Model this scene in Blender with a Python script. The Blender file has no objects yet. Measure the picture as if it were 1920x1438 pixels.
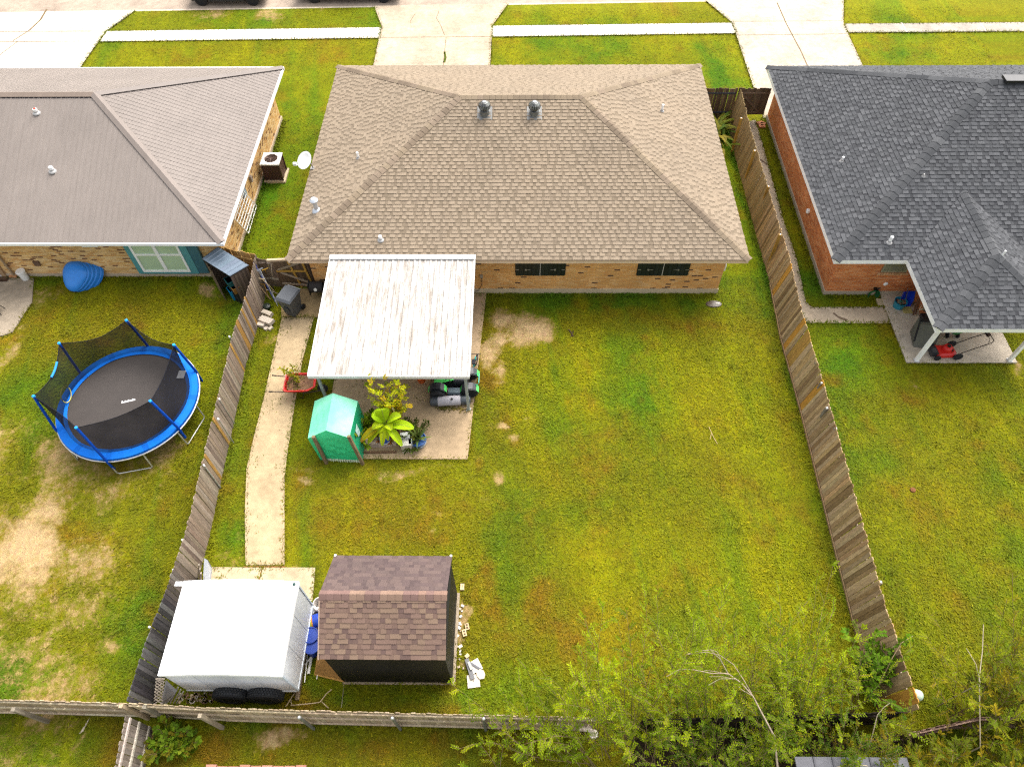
import bpy, math, random
import numpy as np
from mathutils import Vector, Matrix
random.seed(7); RNG = np.random.default_rng(7)
S = bpy.context.scene; C = S.collection
R = math.radians

# ------------------------------------------------------------------ camera
FPX, PITCH, YAW, ROLL, CH = 1340.0, R(54.78), 0.0208, -0.0149, 22.0
def _basis():
    c, s = math.cos(YAW), math.sin(YAW); p = PITCH
    f = Vector((-s*math.cos(p), c*math.cos(p), -math.sin(p))); r = Vector((c, s, 0)); u = r.cross(f)
    cr, sr = math.cos(ROLL), math.sin(ROLL)
    return cr*r+sr*u, cr*u-sr*r, f
CR, CU, CF = _basis()
cam_d = bpy.data.cameras.new('camera'); cam = bpy.data.objects.new('camera', cam_d); C.objects.link(cam)
m = Matrix((CR, CU, -CF)).transposed().to_4x4(); m.translation = (0, 0, CH)
cam.matrix_world = m
cam_d.sensor_width = 36; cam_d.sensor_fit = 'HORIZONTAL'; cam_d.lens = FPX/1920*36
cam_d.clip_start = .1; cam_d.clip_end = 2000
S.camera = cam

def ray(u, v): return CF*FPX + CR*(u-960) + CU*(719-v)
def at(u, v, z=0.0):                       # surveyed point of the photo at a known height
    d = ray(u, v); t = (z-CH)/d.z
    return Vector((d.x*t, d.y*t, z))
def aty(u, v, y):                          # ... on a wall of known depth
    d = ray(u, v); t = y/d.y
    return Vector((d.x*t, y, CH+d.z*t))

# ------------------------------------------------------------------ light
SUN_EL, SUN_AZ = R(54), R(32)             # azimuth from +y towards +x: brighter cloud ahead, to the right
w = bpy.data.worlds.new('World'); S.world = w; w.use_nodes = True
nt = w.node_tree; bg = nt.nodes['Background']
sky = nt.nodes.new('ShaderNodeTexSky'); sky.sky_type = 'NISHITA'; sky.sun_disc = False
sky.sun_elevation = SUN_EL; sky.sun_rotation = SUN_AZ; sky.dust_density = 6; sky.air_density = 1.2; sky.ozone_density = .5
hs = nt.nodes.new('ShaderNodeHueSaturation'); hs.inputs['Saturation'].default_value = .25   # overcast: grey cloud light
nt.links.new(sky.outputs[0], hs.inputs['Color']); nt.links.new(hs.outputs[0], bg.inputs[0])
bg.inputs[1].default_value = .15
sd = bpy.data.lights.new('sun', 'SUN'); sd.energy = .55; sd.angle = R(45); sd.color = (1, .93, .82)
so = bpy.data.objects.new('sun', sd); C.objects.link(so)
dirv = Vector((math.sin(SUN_AZ)*math.cos(SUN_EL), math.cos(SUN_AZ)*math.cos(SUN_EL), math.sin(SUN_EL)))
so.rotation_euler = dirv.to_track_quat('Z', 'Y').to_euler(); so.location = dirv*60
S.cycles.use_denoising = False; S.cycles.filter_width = 1.25
S.view_settings.view_transform = 'Standard'; S.view_settings.look = 'None'; S.view_settings.gamma = 1
S.view_settings.exposure = 1.45

# ------------------------------------------------------------------ materials
def nd(t, ty, **k):
    n = t.nodes.new(ty)
    for a, b in k.items(): setattr(n, a, b)
    return n
def mathn(t, op, a, b=None):
    n = nd(t, 'ShaderNodeMath', operation=op)
    for i, q in enumerate((a, b)):
        if q is None: continue
        if isinstance(q, (int, float)): n.inputs[i].default_value = q
        else: t.links.new(q, n.inputs[i])
    return n.outputs[0]
def mulcol(t, c, f):
    n = nd(t, 'ShaderNodeVectorMath', operation='SCALE'); t.links.new(c, n.inputs[0]); t.links.new(f, n.inputs['Scale']); return n.outputs[0]
def noise(t, scale, detail=4, rough=.55, stretch=(1, 1, 1), vec=None):
    n = nd(t, 'ShaderNodeTexNoise'); n.inputs['Scale'].default_value = scale; n.inputs['Detail'].default_value = detail; n.inputs['Roughness'].default_value = rough
    if vec is None: vec = nd(t, 'ShaderNodeTexCoord').outputs['Object']
    mp = nd(t, 'ShaderNodeMapping'); mp.inputs['Scale'].default_value = stretch
    t.links.new(vec, mp.inputs[0]); t.links.new(mp.outputs[0], n.inputs['Vector'])
    return n.outputs['Fac']
def mapr(t, f, a, b, c, d):
    n = nd(t, 'ShaderNodeMapRange'); t.links.new(f, n.inputs[0])
    for i, q in enumerate((a, b, c, d)): n.inputs[i+1].default_value = q
    return n.outputs[0]
def base(name, rough=.6, metal=0.0, spec=.4):
    M = bpy.data.materials.new(name); M.use_nodes = True; t = M.node_tree; b = t.nodes['Principled BSDF']
    b.inputs['Roughness'].default_value = rough; b.inputs['Metallic'].default_value = metal; b.inputs['Specular IOR Level'].default_value = spec
    return M, t, b
def bump(t, b, h, strength, dist=.02):
    n = nd(t, 'ShaderNodeBump'); n.inputs['Strength'].default_value = strength; n.inputs['Distance'].default_value = dist
    t.links.new(h, n.inputs['Height']); t.links.new(n.outputs[0], b.inputs['Normal'])
def mk(name, rough=.6, metal=0.0, sc=6, amt=.2, bp=.15, spec=.4, stretch=(1, 1, 1), fine=60):
    """vertex colour of the piece, weathered by two noises"""
    M, t, b = base(name, rough, metal, spec)
    a = nd(t, 'ShaderNodeAttribute', attribute_name='Col')
    n1 = noise(t, sc, 5, .6, stretch); n2 = noise(t, fine, 3, .6, stretch)
    f = mathn(t, 'MULTIPLY', mapr(t, n1, .25, .75, 1-amt, 1+amt), mapr(t, n2, .25, .75, 1-amt*.6, 1+amt*.6))
    t.links.new(mulcol(t, a.outputs['Color'], f), b.inputs['Base Color'])
    t.links.new(mapr(t, n1, .3, .7, max(0, rough-.08), min(1, rough+.08)), b.inputs['Roughness'])
    if bp: bump(t, b, n2, bp)
    return M
M_paint = mk('painted_surface', .45, sc=2.5, amt=.07, bp=.03)
M_plastic = mk('plastic', .4, sc=3, amt=.09, bp=.03)
M_metal = mk('galvanised_metal', .38, .55, sc=5, amt=.15, bp=.05)
M_wood = mk('weathered_wood', .85, sc=3.2, amt=.38, bp=.35, stretch=(7, 7, .7), fine=16, spec=.2)
M_lumber = mk('lumber', .7, sc=4, amt=.16, bp=.15, stretch=(3, 3, 3), fine=30, spec=.25)
M_conc = mk('concrete', .85, sc=1.1, amt=.13, bp=.2, fine=28, spec=.25)
M_rubber = mk('rubber', .75, sc=9, amt=.18, bp=.2, spec=.3)
M_fabric = mk('fabric', .8, sc=2.2, amt=.12, bp=.1, spec=.2)
M_shingle = mk('asphalt_shingle', .9, sc=.55, amt=.09, bp=.35, fine=90, spec=.2)
M_leaf = mk('leaf', .65, sc=2, amt=.2, bp=0, spec=.1)
M_bark = mk('bark', .85, sc=10, amt=.3, bp=.3, spec=.2)
M_glass = mk('window_glass', .08, sc=1, amt=.1, bp=0, spec=.6)
M_soil = mk('soil', .95, sc=8, amt=.4, bp=.6, spec=.1)
def leaf_translucency():
    t = M_leaf.node_tree; b = t.nodes['Principled BSDF']; out = t.nodes['Material Output']
    tr = nd(t, 'ShaderNodeBsdfTranslucent'); mx = nd(t, 'ShaderNodeMixShader'); mx.inputs[0].default_value = .42
    t.links.new(b.inputs['Base Color'].links[0].from_socket, tr.inputs['Color'])
    t.links.new(b.outputs[0], mx.inputs[1]); t.links.new(tr.outputs[0], mx.inputs[2]); t.links.new(mx.outputs[0], out.inputs[0])
leaf_translucency()

def brick_mat(name, stops, mortar, dark_amt):
    M, t, b = base(name, .88, 0, .2)
    uv = nd(t, 'ShaderNodeUVMap')
    br = nd(t, 'ShaderNodeTexBrick'); t.links.new(uv.outputs[0], br.inputs['Vector'])
    br.inputs['Color1'].default_value = (0, 0, 0, 1); br.inputs['Color2'].default_value = (1, 1, 1, 1); br.inputs['Mortar'].default_value = (.5, .5, .5, 1)
    br.inputs['Scale'].default_value = 1; br.inputs['Brick Width'].default_value = .24; br.inputs['Row Height'].default_value = .082
    br.inputs['Mortar Size'].default_value = .008; br.inputs['Mortar Smooth'].default_value = .3
    cr = nd(t, 'ShaderNodeValToRGB'); e = cr.color_ramp.elements
    while len(e) < len(stops): e.new(.5)
    for k, (p, c) in enumerate(stops): e[k].position = p; e[k].color = (*c, 1)
    cr.color_ramp.interpolation = 'CONSTANT'
    t.links.new(br.outputs['Color'], cr.inputs[0])
    n1 = noise(t, .9, 4, .6); n2 = noise(t, 40, 2)
    mx = nd(t, 'ShaderNodeMix', data_type='RGBA'); t.links.new(br.outputs['Fac'], mx.inputs[0]); t.links.new(cr.outputs[0], mx.inputs[6]); mx.inputs[7].default_value = (*mortar, 1)
    f = mathn(t, 'MULTIPLY', mapr(t, n1, .3, .7, .85, 1.15), mapr(t, n2, .3, .7, .9, 1.1))
    t.links.new(mulcol(t, mx.outputs[2], f), b.inputs['Base Color'])
    h = mathn(t, 'SUBTRACT', 1.0, br.outputs['Fac']); bump(t, b, h, .5, .01)
    return M
M_brick_mid = brick_mat('tan_brick', [(0, (.10, .05, .03)), (.06, (.58, .29, .085)), (.3, (.64, .34, .115)), (.6, (.60, .285, .085)), (.85, (.66, .38, .155))], (.54, .33, .15), 1)
M_brick_left = brick_mat('buff_brick', [(0, (.17, .08, .04)), (.10, (.56, .335, .12)), (.35, (.62, .40, .175)), (.62, (.52, .28, .10)), (.8, (.64, .44, .215))], (.54, .37, .18), 1)
M_brick_right = brick_mat('red_brick', [(0, (.44, .118, .03)), (.25, (.54, .16, .04)), (.6, (.57, .19, .056)), (.85, (.61, .24, .09))], (.56, .33, .19), 1)

G_BASE = np.array((.120, .131, .0022)); G_LUSH = np.array((.056, .122, .0028)); G_YEL = np.array((.205, .196, .0018)); G_BROWN = np.array((.155, .098, .005)); G_DIRT = np.array((.39, .27, .135)); G_TAN = np.array((.22, .155, .045))
def lawn_mat():
    M, t, b = base('lawn_turf', .95, 0, .08)
    a = nd(t, 'ShaderNodeAttribute', attribute_name='Col')
    dk = nd(t, 'ShaderNodeAttribute', attribute_name='Dirt'); q1 = noise(t, 3.2, 8, .72); q2 = noise(t, 14, 6, .7)
    kk = mathn(t, 'ADD', dk.outputs['Fac'], mathn(t, 'ADD', mathn(t, 'MULTIPLY', mathn(t, 'SUBTRACT', q1, .5), 1.15), mathn(t, 'MULTIPLY', mathn(t, 'SUBTRACT', q2, .5), .55)))
    m1 = nd(t, 'ShaderNodeMix', data_type='RGBA'); t.links.new(mapr(t, kk, -.04, .26, 0, 1), m1.inputs[0]); t.links.new(a.outputs['Color'], m1.inputs[6]); m1.inputs[7].default_value = (*G_TAN, 1)
    m2 = nd(t, 'ShaderNodeMix', data_type='RGBA'); t.links.new(mapr(t, kk, .10, .55, 0, 1), m2.inputs[0]); t.links.new(m1.outputs[2], m2.inputs[6]); m2.inputs[7].default_value = (*G_DIRT, 1)
    n0 = noise(t, .9, 5, .6); n1 = noise(t, 5, 5, .65); n2 = noise(t, 26, 4, .7); n3 = noise(t, 9, 6, .75, (1, .5, 1))
    f = mathn(t, 'MULTIPLY', mapr(t, n1, .3, .7, .78, 1.22), mapr(t, n2, .3, .7, .8, 1.2))
    f = mathn(t, 'MULTIPLY', f, mapr(t, n0, .3, .7, .9, 1.1))
    cc = mulcol(t, m2.outputs[2], f)
    hv = nd(t, 'ShaderNodeHueSaturation'); t.links.new(cc, hv.inputs['Color']); t.links.new(mapr(t, n3, .3, .7, .475, .525), hv.inputs['Hue'])
    t.links.new(hv.outputs[0], b.inputs['Base Color'])
    bump(t, b, n2, .8, .05)
    return M
M_lawn = lawn_mat()
def simple_attr(name):
    M, t, b = base(name, .8, 0, .15)
    a = nd(t, 'ShaderNodeAttribute', attribute_name='Col'); t.links.new(a.outputs['Color'], b.inputs['Base Color']); return M, t, b
M_blade, t_, b_ = simple_attr('grass_blade')

def net_mat():
    M, t, b = base('safety_net', .8, 0, .1); b.inputs['Base Color'].default_value = (.012, .012, .016, 1)
    tr = nd(t, 'ShaderNodeBsdfTransparent'); mx = nd(t, 'ShaderNodeMixShader')
    uv = nd(t, 'ShaderNodeUVMap'); n = noise(t, 1.2, 3, .5)
    t.links.new(mapr(t, n, .3, .7, .70, .86), mx.inputs[0])
    t.links.new(tr.outputs[0], mx.inputs[1]); t.links.new(b.outputs[0], mx.inputs[2]); t.links.new(mx.outputs[0], t.nodes['Material Output'].inputs[0])
    return M
M_net = net_mat()
def tarp_mat():
    M, t, b = base('green_plastic_sheet', .55, 0, .25)
    a = nd(t, 'ShaderNodeAttribute', attribute_name='Col')
    n1 = noise(t, .9, 3, .5, (1, 1, .5)); n2 = noise(t, 3, 4, .55)
    pale = nd(t, 'ShaderNodeMix', data_type='RGBA'); t.links.new(mapr(t, n1, .42, .75, 0, .6), pale.inputs[0]); t.links.new(a.outputs['Color'], pale.inputs[6]); pale.inputs[7].default_value = (.42, .62, .52, 1)
    t.links.new(mulcol(t, pale.outputs[2], mapr(t, n2, .3, .7, .92, 1.08)), b.inputs['Base Color']); bump(t, b, n2, .35, .03)
    return M
M_tarp = tarp_mat()
def patio_roof_mat():
    M, t, b = base('chalky_corrugated_metal', .55, .0, .35)
    n1 = noise(t, 4.5, 6, .75, (1.6, .13, 1)); n2 = noise(t, 3, 6, .75, (2.2, .5, 1)); n3 = noise(t, 30, 3, .6, (1, .4, 1))
    cr = nd(t, 'ShaderNodeValToRGB'); e = cr.color_ramp.elements
    e[0].position = .40; e[0].color = (.23, .195, .16, 1); e[1].position = .60; e[1].color = (.50, .49, .47, 1)
    k = mathn(t, 'ADD', mathn(t, 'MULTIPLY', n1, .55), mathn(t, 'MULTIPLY', n2, .45))
    t.links.new(k, cr.inputs[0]); t.links.new(mulcol(t, cr.outputs[0], mapr(t, n3, .3, .7, .92, 1.08)), b.inputs['Base Color'])
    return M
M_patio = patio_roof_mat()
def conc_old(name, scale=.5):
    M, t, b = base(name, .88, 0, .2)
    a = nd(t, 'ShaderNodeAttribute', attribute_name='Col')
    n1 = noise(t, scale, 6, .65); n2 = noise(t, 4, 5, .7); n3 = noise(t, 45, 3, .6)
    n4 = noise(t, 1.7, 5, .6); n1s = mapr(t, n4, .58, .74, 1.0, .8)
    f = mathn(t, 'MULTIPLY', mathn(t, 'MULTIPLY', n1s, mapr(t, n1, .3, .7, .74, 1.18)), mathn(t, 'MULTIPLY', mapr(t, n2, .3, .75, .84, 1.1), mapr(t, n3, .3, .7, .92, 1.08)))
    t.links.new(mulcol(t, a.outputs['Color'], f), b.inputs['Base Color']); bump(t, b, n3, .25, .01)
    return M
M_slab = conc_old('stained_concrete')

# ------------------------------------------------------------------ mesh builder
Z3 = Vector((0, 0, 1))
class MB:
    def __init__(s): s.v = []; s.f = []; s.c = []
    def add(s, vs, fs, col=(1, 1, 1)):
        o = len(s.v); s.v += [tuple(p) for p in vs]
        for f in fs:
            s.f.append([o+i for i in f]); s.c.append(col)
        return s
    def face(s, pts, col=(1, 1, 1)): return s.add(pts, [list(range(len(pts)))], col)
    def box(s, x0, x1, y0, y1, z0, z1, col=(1, 1, 1), M=None):
        vs = [Vector((x, y, z)) for z in (z0, z1) for y in (y0, y1) for x in (x0, x1)]
        if M is not None: vs = [M @ p for p in vs]
        return s.add(vs, [(0, 2, 3, 1), (4, 5, 7, 6), (0, 1, 5, 4), (2, 6, 7, 3), (0, 4, 6, 2), (1, 3, 7, 5)], col)
    def beam(s, p, q, wd, ht, col=(1, 1, 1), up=Z3):
        p = Vector(p); q = Vector(q); d = q-p; L = d.length; d.normalize()
        if abs(d.dot(up)) > .98: up = Vector((0, 1, 0))
        x = d.cross(up).normalized(); y = x.cross(d)
        M = Matrix((x, d, y)).transposed().to_4x4(); M.translation = p
        return s.box(-wd/2, wd/2, 0, L, -ht/2, ht/2, col, M)
    def prism(s, poly, z0, z1, col=(1, 1, 1)):
        n = len(poly); z0f = z0 if callable(z0) else (lambda x, y: z0); z1f = z1 if callable(z1) else (lambda x, y: z1)
        vs = [(p[0], p[1], z0f(p[0], p[1])) for p in poly]+[(p[0], p[1], z1f(p[0], p[1])) for p in poly]
        ar = sum(poly[i][0]*poly[(i+1) % n][1]-poly[(i+1) % n][0]*poly[i][1] for i in range(n))
        up = list(range(n, 2*n)); dn = list(range(n))[::-1]
        fs = [up, dn]+[(i, (i+1) % n, (i+1) % n+n, i+n) for i in range(n)]
        if ar < 0: fs = [list(f)[::-1] for f in fs]
        return s.add(vs, fs, col)
    def tube(s, pts, r, n=8, col=(1, 1, 1), closed=False):
        pts = [Vector(p) for p in pts]; k = len(pts); rs = r if isinstance(r, (list, tuple)) else [r]*k
        rings = []; ref = None
        for i, p in enumerate(pts):
            a = pts[(i-1) % k] if (closed or i > 0) else p; b = pts[(i+1) % k] if (closed or i < k-1) else p
            d = (b-a).normalized()
            if ref is None: ref = Vector((1, 0, 0)) if abs(d.x) < .8 else Vector((0, 1, 0))
            x = d.cross(ref)
            if x.length < 1e-4: x = d.cross(Vector((0, .3, 1)))
            x.normalize(); y = d.cross(x); ref = x.cross(d) if False else ref
            rings.append([p+rs[i]*(math.cos(2*math.pi*j/n)*x+math.sin(2*math.pi*j/n)*y) for j in range(n)])
        vs = [q for rg in rings for q in rg]; fs = []
        for i in range(k if closed else k-1):
            a = i*n; b = ((i+1) % k)*n
            for j in range(n): fs.append((a+j, a+(j+1) % n, b+(j+1) % n, b+j))
        if not closed: fs += [list(range(n))[::-1], list(range((k-1)*n, k*n))]
        return s.add(vs, fs, col)
    def lathe(s, prof, n=24, M=None, col=(1, 1, 1), cols=None):
        vs = []; k = len(prof); M = M or Matrix()
        for r, z in prof:
            for j in range(n): vs.append(M @ Vector((r*math.cos(2*math.pi*j/n), r*math.sin(2*math.pi*j/n), z)))
        o = len(s.v); s.v += [tuple(p) for p in vs]
        for i in range(k-1):
            for j in range(n):
                s.f.append([o+i*n+j, o+i*n+(j+1) % n, o+(i+1)*n+(j+1) % n, o+(i+1)*n+j]); s.c.append(cols[i] if cols else col)
        if prof[0][0] > 1e-4: s.f.append([o+j for j in range(n)][::-1]); s.c.append(cols[0] if cols else col)
        if prof[-1][0] > 1e-4: s.f.append([o+(k-1)*n+j for j in range(n)]); s.c.append(cols[-1] if cols else col)
        return s
    def build(s, name, mat, parent=None, smooth=None, uv=False):
        me = bpy.data.meshes.new(name); me.from_pydata(s.v, [], s.f)
        a = me.attributes.new('Col', 'FLOAT_COLOR', 'CORNER')
        col = np.ones((len(me.loops), 4), np.float32)
        cnt = [len(f) for f in s.f]; col[:, :3] = np.repeat(np.array([c[:3] for c in s.c], np.float32), cnt, axis=0)
        a.data.foreach_set('color', col.ravel())
        if uv:
            l = me.uv_layers.new(name='UVMap'); P = np.zeros((len(me.loops), 2), np.float32); i = 0
            for pl in me.polygons:
                n = pl.normal; uu = Z3.cross(n)
                uu = Vector((1, 0, 0)) if uu.length < .05 else uu.normalized(); vv = n.cross(uu)
                for li in pl.loop_indices:
                    q = me.vertices[me.loops[li].vertex_index].co; P[li] = (q.dot(uu), q.dot(vv))
            l.data.foreach_set('uv', P.ravel())
        me.materials.append(mat)
        if smooth is not None:
            me.shade_smooth(); me.set_sharp_from_angle(angle=R(smooth))
        me.update()
        o = bpy.data.objects.new(name, me); C.objects.link(o)
        if parent is not None:
            o.parent = parent
            if parent.type == 'EMPTY': o.matrix_parent_inverse = Matrix.Translation(-parent.location)
        return o
    def thing(s, name, mat, label, cat, group=None, **k):
        o = s.build(name, mat, **k); tag(o, label, cat, group); return o
    def struct(s, name, mat, kind='structure', **k):
        o = s.build(name, mat, **k); o['kind'] = kind; return o
def tag(o, label, cat, group=None):
    o['label'] = label; o['category'] = cat
    if group: o['group'] = group
def T(name, label, cat, loc, group=None):
    o = bpy.data.objects.new(name, None); C.objects.link(o); o.location = Vector(loc); o.empty_display_size = .3
    tag(o, label, cat, group); return o
def LM(loc, rz=0, rx=0, ry=0): return Matrix.Translation(Vector(loc)) @ Matrix.Rotation(rz, 4, 'Z') @ Matrix.Rotation(ry, 4, 'Y') @ Matrix.Rotation(rx, 4, 'X')
def vary(c, a=.15, h=.03):
    k = 1+random.uniform(-a, a); return tuple(max(.002, q*k*(1+random.uniform(-h, h))) for q in c)
def lerp(a, b, t): return tuple(x+(y-x)*t for x, y in zip(a, b))

# ------------------------------------------------------------------ lawn colour map (turf, dry patches, bare soil)
def lattice(seed, n=256): return np.random.default_rng(seed).random((n, n))
LAT = [lattice(k) for k in range(6)]
def vnoise(x, y, sc, k=0):
    g = LAT[k]; n = g.shape[0]; x = x*sc+37.3; y = y*sc+11.7
    xi = np.floor(x).astype(int); yi = np.floor(y).astype(int); fx = x-xi; fy = y-yi
    fx = fx*fx*(3-2*fx); fy = fy*fy*(3-2*fy); a = lambda i, j: g[i % n, j % n]
    return (a(xi, yi)*(1-fx)+a(xi+1, yi)*fx)*(1-fy)+(a(xi, yi+1)*(1-fx)+a(xi+1, yi+1)*fx)*fy
def fbm(x, y, sc, k=0, o=4):
    s = 0; am = .5; tot = 0
    for i in range(o): s = s+am*vnoise(x, y, sc*2**i, (k+i) % 6); tot += am; am *= .55
    return s/tot
def px_blobs(lst):
    out = []
    for u, v, ru, rv, a in lst:
        c = at(u, v); e = at(u+ru, v); n = at(u, v-rv); s_ = at(u, v+rv)
        out.append((c.x, c.y, max(.1, abs(e.x-c.x)), max(.1, abs(n.y-s_.y)/2), a))
    return out
def field(x, y, blobs):
    s = np.zeros_like(x)
    for cx, cy, rx, ry, a in blobs: s = np.maximum(s, a*np.exp(-(((x-cx)/rx)**2+((y-cy)/ry)**2)*.9))
    return s
DIRT = px_blobs([(40, 1040, 75, 95, 1.25), (15, 870, 70, 70, .75), (90, 960, 70, 40, .9), (70, 1215, 90, 60, .7), (195, 1200, 45, 40, .75), (215, 1160, 30, 25, .6),
    (130, 830, 60, 30, .6), (80, 845, 20, 18, .8), (215, 1040, 60, 40, .55), (20, 650, 40, 60, .7), (70, 560, 60, 35, .6), (260, 1040, 60, 40, .5), (150, 900, 80, 40, .5),
    (985, 625, 55, 42, 1.05), (930, 605, 30, 30, .9), (1020, 605, 30, 20, .7), (925, 665, 30, 40, .8), (948, 705, 22, 30, .85), (930, 805, 18, 11, .75), (905, 780, 14, 50, .5), (985, 780, 20, 20, .5),
    (965, 830, 20, 20, .55), (900, 870, 18, 30, .6), (935, 885, 16, 16, .6), (1020, 855, 20, 14, .35), (905, 930, 14, 22, .5), (560, 880, 70, 16, .55), (800, 880, 110, 14, .55), (575, 905, 26, 14, .6),
    (500, 640, 20, 30, .5), (450, 980, 18, 50, .6), (425, 1050, 40, 18, .6), (560, 1075, 40, 22, .55), (860, 1170, 14, 70, .75), (880, 1240, 24, 40, .6), (810, 966, 14, 9, .62), (805, 996, 16, 9, .62),
    (150, 1385, 25, 18, .9), (270, 1385, 20, 40, .7), (60, 1345, 60, 10, .7), (520, 1395, 60, 30, .7), (420, 1370, 50, 20, .55), (400, 25, 55, 14, .65), (505, 28, 60, 12, .65), (605, 18, 20, 8, .7), (975, 20, 30, 6, .5),
    (1700, 715, 22, 9, .7), (1690, 690, 40, 12, .5), (1910, 690, 20, 40, .5), (1725, 1300, 60, 40, .5), (1750, 912, 14, 10, .45), (1300, 780, 12, 50, .25), (1185, 580, 60, 12, .35), (440, 470, 20, 30, .5), (395, 545, 30, 20, .7)])
BROWN = px_blobs([(920, 700, 60, 150, .8), (700, 960, 180, 90, .75), (560, 940, 40, 120, .6), (950, 1150, 160, 110, .55), (1130, 1180, 170, 70, .8), (1330, 1220, 110, 60, .5), (1070, 880, 200, 110, .4), (1330, 870, 60, 140, .45),
    (1420, 620, 40, 80, .5), (1500, 900, 22, 300, .5), (1180, 600, 170, 26, .6), (1340, 620, 110, 22, .5), (700, 1330, 220, 26, .9), (600, 1410, 400, 50, .85), (900, 1420, 120, 40, .9), (240, 600, 130, 60, .55), (60, 620, 80, 60, .6), (120, 1000, 240, 200, .5),
    (620, 90, 50, 40, .6), (440, 90, 120, 14, .35), (1700, 900, 160, 120, .35), (1650, 740, 120, 26, .5), (640, 560, 30, 30, .7), (1620, 1150, 40, 150, .4), (430, 860, 40, 180, .35), (980, 1000, 150, 60, .4), (1750, 1100, 130, 70, .25), (1250, 20, 120, 8, .4), (1300, 970, 90, 60, .3)])
LUSH = px_blobs([(1600, 690, 60, 90, 1), (1580, 830, 40, 120, .7), (1110, 565, 260, 16, .9), (1000, 590, 60, 14, .8), (430, 700, 60, 120, .3), (500, 380, 50, 120, 1), (560, 300, 40, 160, .7), (1390, 350, 30, 250, 1), (100, 1400, 120, 40, 1), (250, 1200, 60, 90, .75), (30, 1270, 120, 50, .8),
    (440, 990, 20, 40, .8), (430, 880, 20, 60, .5), (970, 760, 50, 120, .35), (960, 960, 50, 110, .5), (910, 740, 20, 60, .8), (600, 1310, 60, 22, .9), (760, 1310, 160, 20, .5), (1000, 1080, 70, 60, .35), (1230, 880, 130, 60, .25), (170, 860, 80, 30, .5), (200, 960, 50, 30, .6), (1580, 600, 40, 20, .8), (1460, 480, 12, 200, .8), (140, 530, 120, 10, .8), (550, 40, 130, 10, .3), (1700, 1100, 40, 180, .4)])
YEL = px_blobs([(1130, 700, 200, 110, .9), (1350, 740, 130, 120, .8), (1420, 1080, 140, 160, .75), (1200, 1000, 160, 120, .35), (1050, 40, 330, 60, .8), (1700, 60, 320, 80, .9), (330, 700, 90, 80, .6), (300, 130, 200, 50, .6), (1800, 950, 140, 160, .45), (1800, 760, 120, 50, .35), (200, 560, 160, 30, .3), (1380, 150, 60, 60, .8), (560, 130, 120, 60, .4)])
def lawn_col(x, y):
    wx = x+1.3*(fbm(x, y, .8, 3, 5)-.5); wy = y+1.3*(fbm(x, y, .8, 5, 5)-.5)
    n1 = fbm(x, y, .35, 0); n2 = fbm(x, y, 1.1, 2, 5); n3 = fbm(x, y, .16, 4, 3)
    mix = lambda a, b, t: a+(b-a)*np.clip(t, 0, 1)[..., None]
    c = np.broadcast_to(G_BASE, x.shape+(3,)).copy()
    c = mix(c, G_YEL, field(wx, wy, YEL)*(.15+1.2*n2)+np.clip(n3-.58, 0, 1)*1.2)
    c = mix(c, G_LUSH, field(wx, wy, LUSH)*(.4+1.0*n1)+np.clip(n1-.54, 0, 1)*3)
    c = mix(c, G_BROWN, field(wx, wy, BROWN)*(.08+1.4*n2)+np.clip(n2-.58, 0, 1)*2.4)
    d = field(wx, wy, DIRT)
    left = np.clip((-10.6-x)/2, 0, 1)*np.clip((16-y)/3, 0, 1)*.52
    k = np.maximum(d, left)*(.1+1.5*fbm(x, y, .75, 1, 6))-.40
    k = np.where(d > .95, k+.25*(d-.95), k)
    st = fbm(x*1.6+.3*wy, y*.16, 1.0, 1, 3)                    # faint mowing bands running up the yard
    c = mix(c, G_YEL*.92, np.clip(st-.55, 0, 1)*2.2); c = mix(c, G_LUSH*1.1, np.clip(.42-st, 0, 1)*1.8)
    return c*(.80+.40*fbm(x, y, 2.0, 3, 4))[..., None], k

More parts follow.
